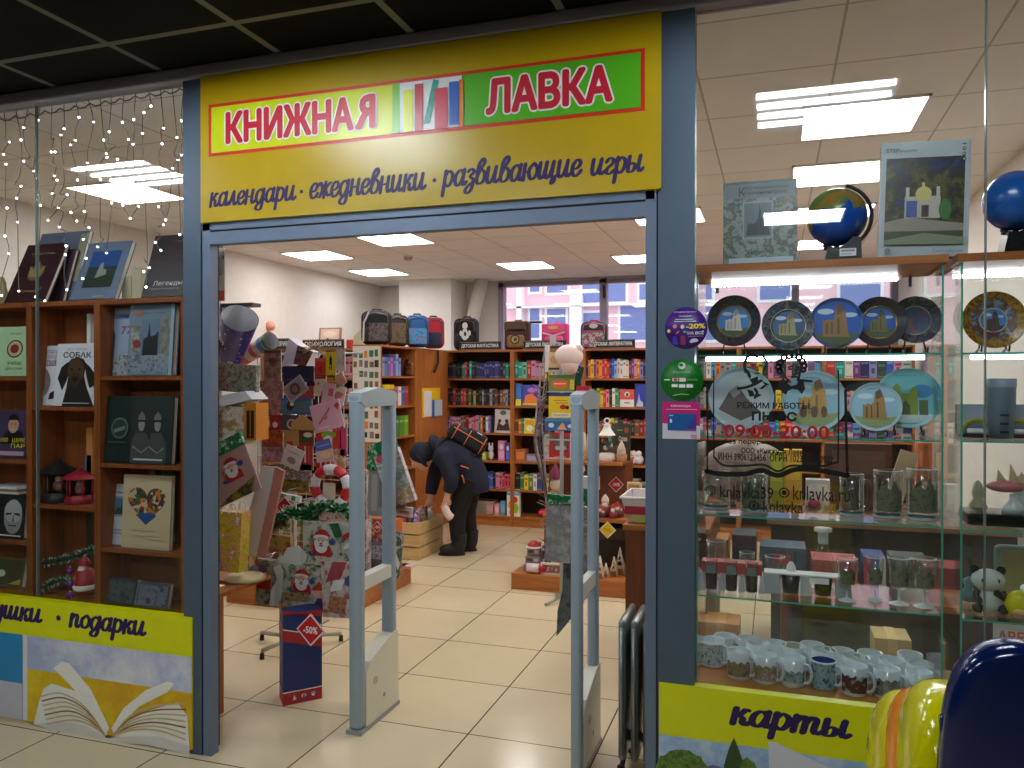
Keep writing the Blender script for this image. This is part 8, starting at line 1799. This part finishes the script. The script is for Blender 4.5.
x0, x1, z0, z1 = rr(626.5,483,641,497,5.9); q = thing('cork_board',((x0 + x1) / 2,5.93, GT), 'cream framed tan board standing behind the plastic bin', 'board'); MB().box(x0, x1,5.92,5.95, GT + .001, z1, C(230,206,160)).build('frame', q); MB().box(x0 + .012, x1 - .015,5.916,5.92, GT + .012, z1 - .014, C(176,130,80)).build('board', q)
for k,(px, py, c_, lab) in enumerate(((629,452,(150,120,190), 'lilac toy on the lower shelf of the literature bookcase'),(634,456,(226,196,214), 'pale pink toy on the lower shelf of the literature bookcase'),(630,461,(214,206,60), 'yellow toy cup on the lower shelf of the literature bookcase'),(639,458,(226,220,220), 'white toy box on the lower shelf of the literature bookcase'))):
    a = aty(px, py, BYF + .08); r = .05; m = MB(); m.ell((a.x, a.y - .0, ZR[3] + r),(r, r, r), C(*c_),14,8); m.ell((a.x, a.y - .01, ZR[3] + r * 2.3), r * .6, C(*shade(c_,20)),12,8); tag(m.build('toy'), lab, 'toy')
# oil heater by the grey post
hx, hy = -.575,3.17; hz = aty(636,617,3.1).z
q = thing('oil_heater',(hx, hy,0), 'silver finned oil heater on small black wheels beside the grey post', 'heater'); CHR = mat((150,158,156),.28,.6)
for k in range(6):
    xx = hx + .048 * k; m = MB(); m.rbox(xx, xx + .03, hy - .13, hy + .13,.075, hz,.014, CHR,2); m.tube([(xx + .015, hy - .134,.1),(xx + .015, hy - .134, hz - .03)],.009, CHR,6); m.build('fin', q)
m = MB(); m.cyl((hx - .0, hy,.12),(hx + .27, hy,.12),.02,.02, CHR,12); m.cyl((hx - .0, hy, hz - .07),(hx + .27, hy, hz - .07),.02,.02, CHR,12); m.build('oil_pipe', q)
for sx in (.01,.25):
    MB().tube([(hx + sx, hy - .12,.035),(hx + sx, hy,.07),(hx + sx, hy + .12,.035)],.01, BLACK,6).build('foot', q)
    for sy in (-.12,.12): MB().cyl((hx + sx - .012, hy + sy,.028),(hx + sx + .012, hy + sy,.028),.028,.028, BLACK,16).build('wheel', q)

# seen through the showcases: counter, boxes and soft goods behind
q = thing('sales_counter',(.45,5.0,0), 'long dark brown counter behind the glass showcases', 'counter')
MB().box(-.02,1.2,4.75,5.3,0,.735, mat((62,60,58),.5)).build('body', q); MB().box(-.04,1.22,4.72,5.32,.735,.76, mat((150,120,96),.4)).build('worktop', q)
c = aty(742,478,4.95); m = MB(); m.ell((c.x + .02,5.12,.97),(.28,.13,.205), artmat(231,[(96,80,76),(130,112,106),(110,92,88),(150,134,126)],9),26,14)
tag(m.build('cushion'), 'large striped taupe cushion on the counter behind the opening hours lettering', 'cushion')
for k,(rect, Y, c_, lab) in enumerate((((770,452,783,482),4.85,(176,180,60), 'lime green box standing beside the striped cushion'),((784,450,802,482),4.87,(226,180,60), 'yellow and orange box on the counter behind the lettering'),((825,444,892,500),5.2,(84,58,44), 'wide dark brown cabinet box on the counter behind the glass mugs'),((918,443,932,490),4.9,(214,120,80), 'red and yellow packet upright behind the last tumbler'),((806,480,830,512),4.8,(206,200,196), 'white figure box behind the red ornament'))):
    x0, x1, z0, z1 = rr(*rect, Y); m = MB().box(x0, x1, Y, Y + .08,.7605, z1, C(*c_)); m.art((x0, Y,.76),(x1 - x0,0,0),(0,0, z1 - .76),[('r',.1,.55,.9,.9, C(*shade(c_,22))),('r',.1,.2,.9,.4, C(*shade(c_,-30)))]); tag(m.build('box'), lab, 'box')
x0, x1, z0, z1 = rr(886,452,905,482,4.85); tag(MB().box(x0, x1,4.85,4.87,.762, z1, C(190,170,140)).rot((0,.3,0),((x0 + x1) / 2,4.85,.9)).xf(Matrix.Translation((0,0,.012))).build('notebook'), 'tilted beige notebook on the counter behind the tumblers', 'notebook')
q = thing('low_bench',(.35,4.35,0), 'low wooden bench with boxes in front of the long counter', 'bench')
MB().box(.0,1.1,4.15,4.5,.46,.49, WOODX).build('seat', q)
for x in (.03,1.04): MB().box(x, x + .03,4.17,4.48,0,.46, BROWN).build('leg', q)
for k,(px0, px1, h_, c_, lab) in enumerate(((702,728,.24,(206,140,90), 'orange kraft box on the low bench behind the shot glasses'),(732,756,.27,(60,64,76), 'dark slate box on the low bench behind the shot glasses'),(760,806,.22,(70,90,116), 'wide blue grey box with a red label on the low bench'),(812,858,.17,(196,90,96), 'pink red box on the low bench behind the carafe'),(864,886,.2,(60,84,150), 'red blue and white striped box on the low bench'),(892,930,.2,(90,96,90), 'grey green box on the low bench behind the stemmed glasses'))):
    x0, x1 = max(-.29, aty(px0,560,4.2).x), aty(px1,560,4.2).x; m = MB().box(x0, x1,4.2,4.4,.4905,.49 + h_, C(*c_))
    it = [('r',.1,.2,.9,.5, C(*shade(c_,25)))] if k not in (2,4) else ([('r',.3,.6,.66,.86, C(200,40,60)),('r',.1,.1,.9,.2, C(110,130,150))] if k == 2 else [('p',[(0,0),(.33,0),(.38,1),(0,1)], C(190,70,90)),('p',[(.66,0),(1,0),(1,1),(.7,1)], C(206,210,216))])
    m.art((x0,4.2,.49),(x1 - x0,0,0),(0,0, h_), it); tag(m.build('box'), lab, 'box')
for k,(px, c_, lab) in enumerate(((722,(206,150,96), 'kraft carton standing upright on the floor behind the mugs'),(890,(206,180,120), 'tan carton standing on the floor behind the last mugs'))):
    x0, x1 = aty(px - 18,640,3.9).x, aty(px + 18,640,3.9).x; m = MB().box(x0, x1,3.8,3.98,.001,.42, C(*c_)); m.box((x0 + x1) / 2 - .02,(x0 + x1) / 2 + .02,3.798,3.982,.001,.422, C(*shade(c_,22))); tag(m.build('carton'), lab, 'carton')

# ================================================================== PERSON bending over the crate
PG_, PF, PN = Vector((-2.685,6.60,0)), Vector((-.949,-.314,0)).normalized(), Vector((.314,-.949,0)).normalized()
def pp_(a, n, z): return PG_ + PF * a + PN * n + Vector((0,0, z))
def remeshed(mb, name, parent, vox, sm=6):
    o = mb.build(name, parent); md = o.modifiers.new('m', 'REMESH'); md.mode = 'VOXEL'; md.voxel_size = vox; md.use_smooth_shade = True
    s_ = o.modifiers.new('s', 'SMOOTH'); s_.iterations = sm; s_.factor = .5
    dg = bpy.context.evaluated_depsgraph_get(); me = bpy.data.meshes.new_from_object(o.evaluated_get(dg)); o.modifiers.clear(); old = o.data; o.data = me
    if not me.materials:
        for m in mb.mats: me.materials.append(m)
    me.name = name; return o
SKIN = mat((222,172,146),.5); NAVY = mat((22,26,48),.85); TROU = mat((14,14,18),.85); BOOT = mat((22,22,24),.6)
def limb(mb, pts, rs, m, n=12): mb.tube(smooth_path([tuple(p) for p in pts],5),[rs[min(len(rs) - 1, int(i / 5))] + (rs[min(len(rs) - 1, int(i / 5) + 1)] - rs[min(len(rs) - 1, int(i / 5))]) * (i % 5) / 5 for i in range(5 * (len(pts) - 1) + 1)], m, n)
person = thing('person', PG_, 'person in a dark jacket and hood bending forward to reach into the pine crate', 'person')
legs = {1: [(-.10,.085,.68),(.0,.09,.37),(-.005,.085,.07)],-1: [(-.12,-.085,.68),(-.075,-.09,.37),(-.10,-.09,.07)]}
arms = {1: [(.13,.155,.88),(.05,.205,.69),(.085,.19,.545)],-1: [(.17,-.15,.88),(.235,-.165,.66),(.27,-.14,.475)]}
b = MB()
limb(b,[pp_(-.12,0,.64), pp_(-.08,0,.78), pp_(.08,0,.89), pp_(.19,0,.93)],[.12,.125,.13,.085], SKIN)
limb(b,[pp_(.17,0,.93), pp_(.24,0,.93), pp_(.30,0,.90)],[.06,.048,.05], SKIN)
hc = pp_(.335,0,.862); fd = (PF * .74 + Vector((0,0,-.67))).normalized(); ud = (PF * .67 + Vector((0,0,.74))).normalized(); sd_ = PN
HM_ = Matrix((fd, sd_, ud)).transposed()
b.ell(hc,(.098,.078,.108), SKIN,20,14, HM_)
b.ell(hc + fd * .03 - ud * .07,(.06,.05,.05), SKIN,14,10, HM_)                       # jaw
b.tube([hc + fd * .09 + ud * .02, hc + fd * .112 - ud * .02, hc + fd * .095 - ud * .03],[.010,.015,.012], SKIN,8)   # nose
for s_ in (1,-1):
    L = legs[s_]; limb(b,[pp_(*p) for p in L],[.085,.06,.042], SKIN); b.tube([pp_(L[2][0] - .03, L[2][1],.045), pp_(L[2][0] + .05, L[2][1],.04), pp_(L[2][0] + .14, L[2][1],.03)],[.035,.036,.026], SKIN,10)
    A = arms[s_]; limb(b,[pp_(*p) for p in A],[.052,.042,.028], SKIN)
    b.ell(hc + sd_ * s_ * .078 - fd * .01,(.018,.01,.03), SKIN,10,8, HM_)              # ear
    w_ = pp_(*A[2]); d = (w_ - pp_(*A[1])).normalized(); side = PN * .5 + PF * .85; side = (side - d * side.dot(d)).normalized(); up_ = d.cross(side)
    pc = w_ + d * .045; b.tube([w_, pc, pc + d * .02],[.026,.03,.028], SKIN,10); b.ell(pc + d * .005,(.034,.034,.016), SKIN,12,8, Matrix((d, side, up_)).transposed())
    for f,(off, ln) in enumerate(((-.027,.055),(-.009,.066),(.009,.062),(.026,.048))):
        p0 = pc + d * .026 + side * off; cv = up_ * (.3 if s_ > 0 else .15); b.tube([p0, p0 + d * ln * .5 + side * off * .15 + cv * .012, p0 + d * ln * .85 + cv * .06, p0 + d * ln + cv * .11],[.0085,.0085,.008,.0065], SKIN,8)
    p0 = pc - side * .028 - d * .005; b.tube([p0, p0 - side * .022 + d * .022, p0 - side * .02 + d * .048],[.011,.0095,.008], SKIN,8)
remeshed(b, 'body', person,.0055,3)
j = MB()
limb(j,[pp_(-.115,0,.545), pp_(-.10,0,.68), pp_(.0,0,.84), pp_(.12,0,.905), pp_(.20,0,.945)],[.155,.165,.168,.152,.105], NAVY,18)
j.ell(pp_(-.10,0,.60),(.15,.165,.085), NAVY)
for s_ in (1,-1): A = arms[s_]; j.ell(pp_(*A[0]),.082, NAVY); limb(j,[pp_(*A[0]), pp_(*A[1]), pp_(A[2][0] - .005, A[2][1], A[2][2] + .03)],[.08,.068,.052], NAVY,14)
j.tube([pp_(.20 + .03 * math.cos(t),.10 * math.sin(t),.965 + .055 * math.cos(t)) for t in [2 * PI * k / 18 for k in range(18)]],.042, NAVY,10, True)
jo = remeshed(j, 'jacket', person,.012,4)
ORG = mat((226,120,50),.6)
MB().tube([pp_(-.03,.176,.80), pp_(-.075,.178,.785), pp_(-.10,.172,.775)],.006, ORG,6).build('reflective_piping', jo)
MB().tube([pp_(-.04,.18,.72), pp_(-.055,.185,.68), pp_(-.06,.185,.65)],.006, ORG,6).build('pocket_zip', jo)
for zc_, sc in ((.93,.2),): MB().ell(pp_(.19,.1,.955),.008, C(200,200,206),8,6).build('snap_button', jo)
t_ = MB()
t_.ell(pp_(-.12,0,.64),(.13,.14,.11), TROU)
for s_ in (1,-1): L = legs[s_]; limb(t_,[pp_(*L[0]), pp_(*L[1]), pp_(L[2][0], L[2][1],.12)],[.105,.08,.068], TROU,14)
remeshed(t_, 'trousers', person,.012,4)
for s_ in (1,-1):
    L = legs[s_]; a0, n0 = L[2][0], L[2][1]; m = MB(); m.tube([pp_(a0 - .005, n0,.19), pp_(a0 - .005, n0,.10), pp_(a0 - .0, n0,.06)],[.072,.066,.06], BOOT,14)
    m.tube([pp_(a0 - .05, n0,.05), pp_(a0 + .03, n0,.056), pp_(a0 + .12, n0,.046), pp_(a0 + .165, n0,.036)],[.05,.054,.05,.034], BOOT,14); bo = remeshed(m, 'boot', person,.01,3)
    sm = MB(); U_ = [pp_(a0 + (.062 + .118) * .5 + .118 * math.cos(t) - .03, n0 + .052 * math.sin(t),0) for t in [2 * PI * k / 18 for k in range(18)]]
    sm.add([p + Vector((0,0,.001)) for p in U_] + [p + Vector((0,0,.022)) for p in U_],[tuple(range(18))[::-1], tuple(range(18,36))] + [(k,(k + 1) % 18,18 + (k + 1) % 18,18 + k) for k in range(18)], BLACK); sm.build('sole', bo)
h = MB(); h.ell(hc - fd * .018 + ud * .018,(.105,.095,.112), NAVY,22,14, HM_); h.tube([hc - fd * .03 + (sd_ * math.sin(t) * .09 + ud * math.cos(t) * .1) + fd * .045 for t in [2 * PI * k / 18 for k in range(18)]],.014, NAVY,8, True)
h.ell(pp_(.26,0,.93),(.08,.085,.07), NAVY)
remeshed(h, 'hood', person,.008,3)
EYEM = mat((30,24,22),.3); LIP = mat((180,100,90),.5)
for s_ in (1,-1):
    MB().ell(hc + fd * .092 + sd_ * s_ * .032 + ud * .004,.0095, mat((236,230,224),.3),10,8).build('eye', person); MB().ell(hc + fd * .0985 + sd_ * s_ * .032 + ud * .004,.0048, EYEM,8,6).build('pupil', person)
    MB().tube([hc + fd * .096 + sd_ * s_ * .018 + ud * .022, hc + fd * .092 + sd_ * s_ * .046 + ud * .02],.0035, EYEM,5).build('eyebrow', person)
MB().tube([hc + fd * .088 + sd_ * .022 - ud * .058, hc + fd * .096 - ud * .06, hc + fd * .088 - sd_ * .022 - ud * .058],.0055, LIP,6).build('mouth', person)
# backpack worn on the back
bd_ = (PF * -.86 + Vector((0,0,-.50))).normalized(); bn_ = (PF * -.50 + Vector((0,0,.86))).normalized()
BM = Matrix((bd_, PN, bn_)).transposed(); bc = pp_(-.076,-.005,1.022); BK = mat((16,18,26),.75)
q = thing('backpack', bc - Vector((0,0,.1)), 'black backpack with orange piping worn by the bending person', 'backpack')
def loc(mb): return mb.xf(Matrix.Translation(bc) @ BM.to_4x4())
loc(MB().rbox(-.185,.185,-.125,.125,-.065,.07,.045, BK,4)).build('body', q)
loc(MB().rbox(-.04,.165,-.10,.10,.04,.10,.03, BK,4)).build('front_pocket', q)
for x in (-.12,.0,.15):
    m = MB(); m.tube([(x,-.127,-.055),(x,-.128,.05),(x,-.10,.078 if x < -.05 else .09),(x,.10,.078 if x < -.05 else .09),(x,.128,.05),(x,.127,-.055)],.0045, ORG,6); loc(m).build('orange_piping', q)
m = MB(); m.tube([(-.15,.126,.045),(.16,.126,.045)],.0045, ORG,6); loc(m).build('orange_piping', q)
m = MB(); m.box(.05,.1,.06,.1,.1,.104, WHITE); loc(m).build('white_patch', q)
for s_ in (1,-1): MB().tube(smooth_path([tuple(bc + bd_ * -.15 + PN * s_ * .07 - bn_ * .06), tuple(pp_(.17, s_ * .12,.98)), tuple(pp_(.19, s_ * .16,.86)), tuple(pp_(.08, s_ * .195,.80)), tuple(bc + bd_ * .14 + PN * s_ * .1 - bn_ * .07)],5),.012, BK,8).build('strap', q)
# white glove or bag in the near hand
hp0 = pp_(.093,.19,.47); m = MB(); m.tube(smooth_path([tuple(hp0 + Vector((0,0,.03))), tuple(hp0 + PF * .012 + Vector((0,0,-.03))), tuple(hp0 - PF * .012 + Vector((0,0,-.09))), tuple(hp0 - PF * .05 + Vector((0,0,-.13)))],4),[.016] * 4 + [.034] * 4 + [.036] * 4 + [.012], mat((226,206,200),.7),10)
tag(m.build('paper_packet'), 'crumpled whitish packet held in the hand of the bending person', 'packet')

# ================================================================== KIDDIE RIDE close to the viewer
RYW, RNV, ROR = mat((214,206,0),.12,0,.6,.3), mat((6,28,82),.14,0,.5,.3), mat((236,140,20),.14)
ry = 1.22
def ra_(px, py, Y=ry): return aty(px, py, Y)
base = ra_(990,900)
q = thing('kiddie_ride',(base.x,1.4,0), 'glossy yellow and navy plastic kiddie ride in the corner below the panda', 'kiddie ride')
# navy back shell: rounded slab with a raised rim
out = [(942,1000),(939,860),(941,790),(944,752),(948,716),(955,690),(966,669),(982,655),(1004,648),(1028,648),(1056,658),(1080,678),(1096,712),(1104,770),(1108,860),(1108,1000)]
P2 = [(ra_(x, y).x, ra_(x, y).z) for x, y in smooth_path(out,4)]
m = MB(); m.prism(P2, ry, ry + .06, RNV); ob = m.build('seat_shell', q)
bv = ob.modifiers.new('bevel', 'BEVEL'); bv.width = .02; bv.segments = 5; bv.limit_method = 'ANGLE'
ob.data.polygons.foreach_set('use_smooth',[True] * len(ob.data.polygons))
# yellow body: two swelling lobes with an orange band
def lobe(cx, cy, rx, rzp, Y, ryy, m, name):
    c = ra_(cx, cy, Y); rx_ = ra_(cx + rx, cy, Y).x - c.x; rz_ = c.z - ra_(cx, cy + rzp, Y).z
    bm = bmesh.new(); vs = []; fs = []; nu, nv = 28,18
    o_ = MB()
    for i in range(nv + 1):
        ph = -PI / 2 + PI * i / nv
        for k in range(nu):
            th = 2 * PI * k / nu; e = .72; f = lambda v: math.copysign(abs(v) ** e, v)
            o_.v.append(Vector((c.x + rx_ * f(math.cos(ph)) * f(math.cos(th)), c.y + ryy * f(math.cos(ph)) * f(math.sin(th)), c.z + rz_ * f(math.sin(ph)))))
    mi = o_.mi(m)
    for i in range(nv):
        for k in range(nu): o_.f.append((i * nu + k, i * nu + (k + 1) % nu,(i + 1) * nu + (k + 1) % nu,(i + 1) * nu + k)); o_.m.append(mi); o_.s.append(True)
    bm.free(); o_.build(name, q)
lobe(914,805,49,108, ry + .34,.13, RYW, 'rear_lobe')
lobe(929,805,49,111, ry + .27,.12, ROR, 'orange_band')
lobe(950,805,57,118, ry + .20,.13, RYW, 'front_lobe')
MB().tube([ra_(945,716, ry + .03), ra_(946,735, ry + .03), ra_(944,760, ry + .03), ra_(942,800, ry + .03)],.008, RNV,8).build('joint_trim', q)
x0, z0 = ra_(880,900).x,.28
MB().rbox(x0 - .02, ra_(1100,900).x, ry - .05, ry + .42,.25,.62,.06, RYW,4).build('chassis', q)
MB().rbox(x0 - .05, ra_(1100,900).x + .05, ry - .1, ry + .5,0,.25,.03, RNV,3).build('pedestal', q)
for o in bpy.data.objects:
    if '_w' in o: del o['_w']
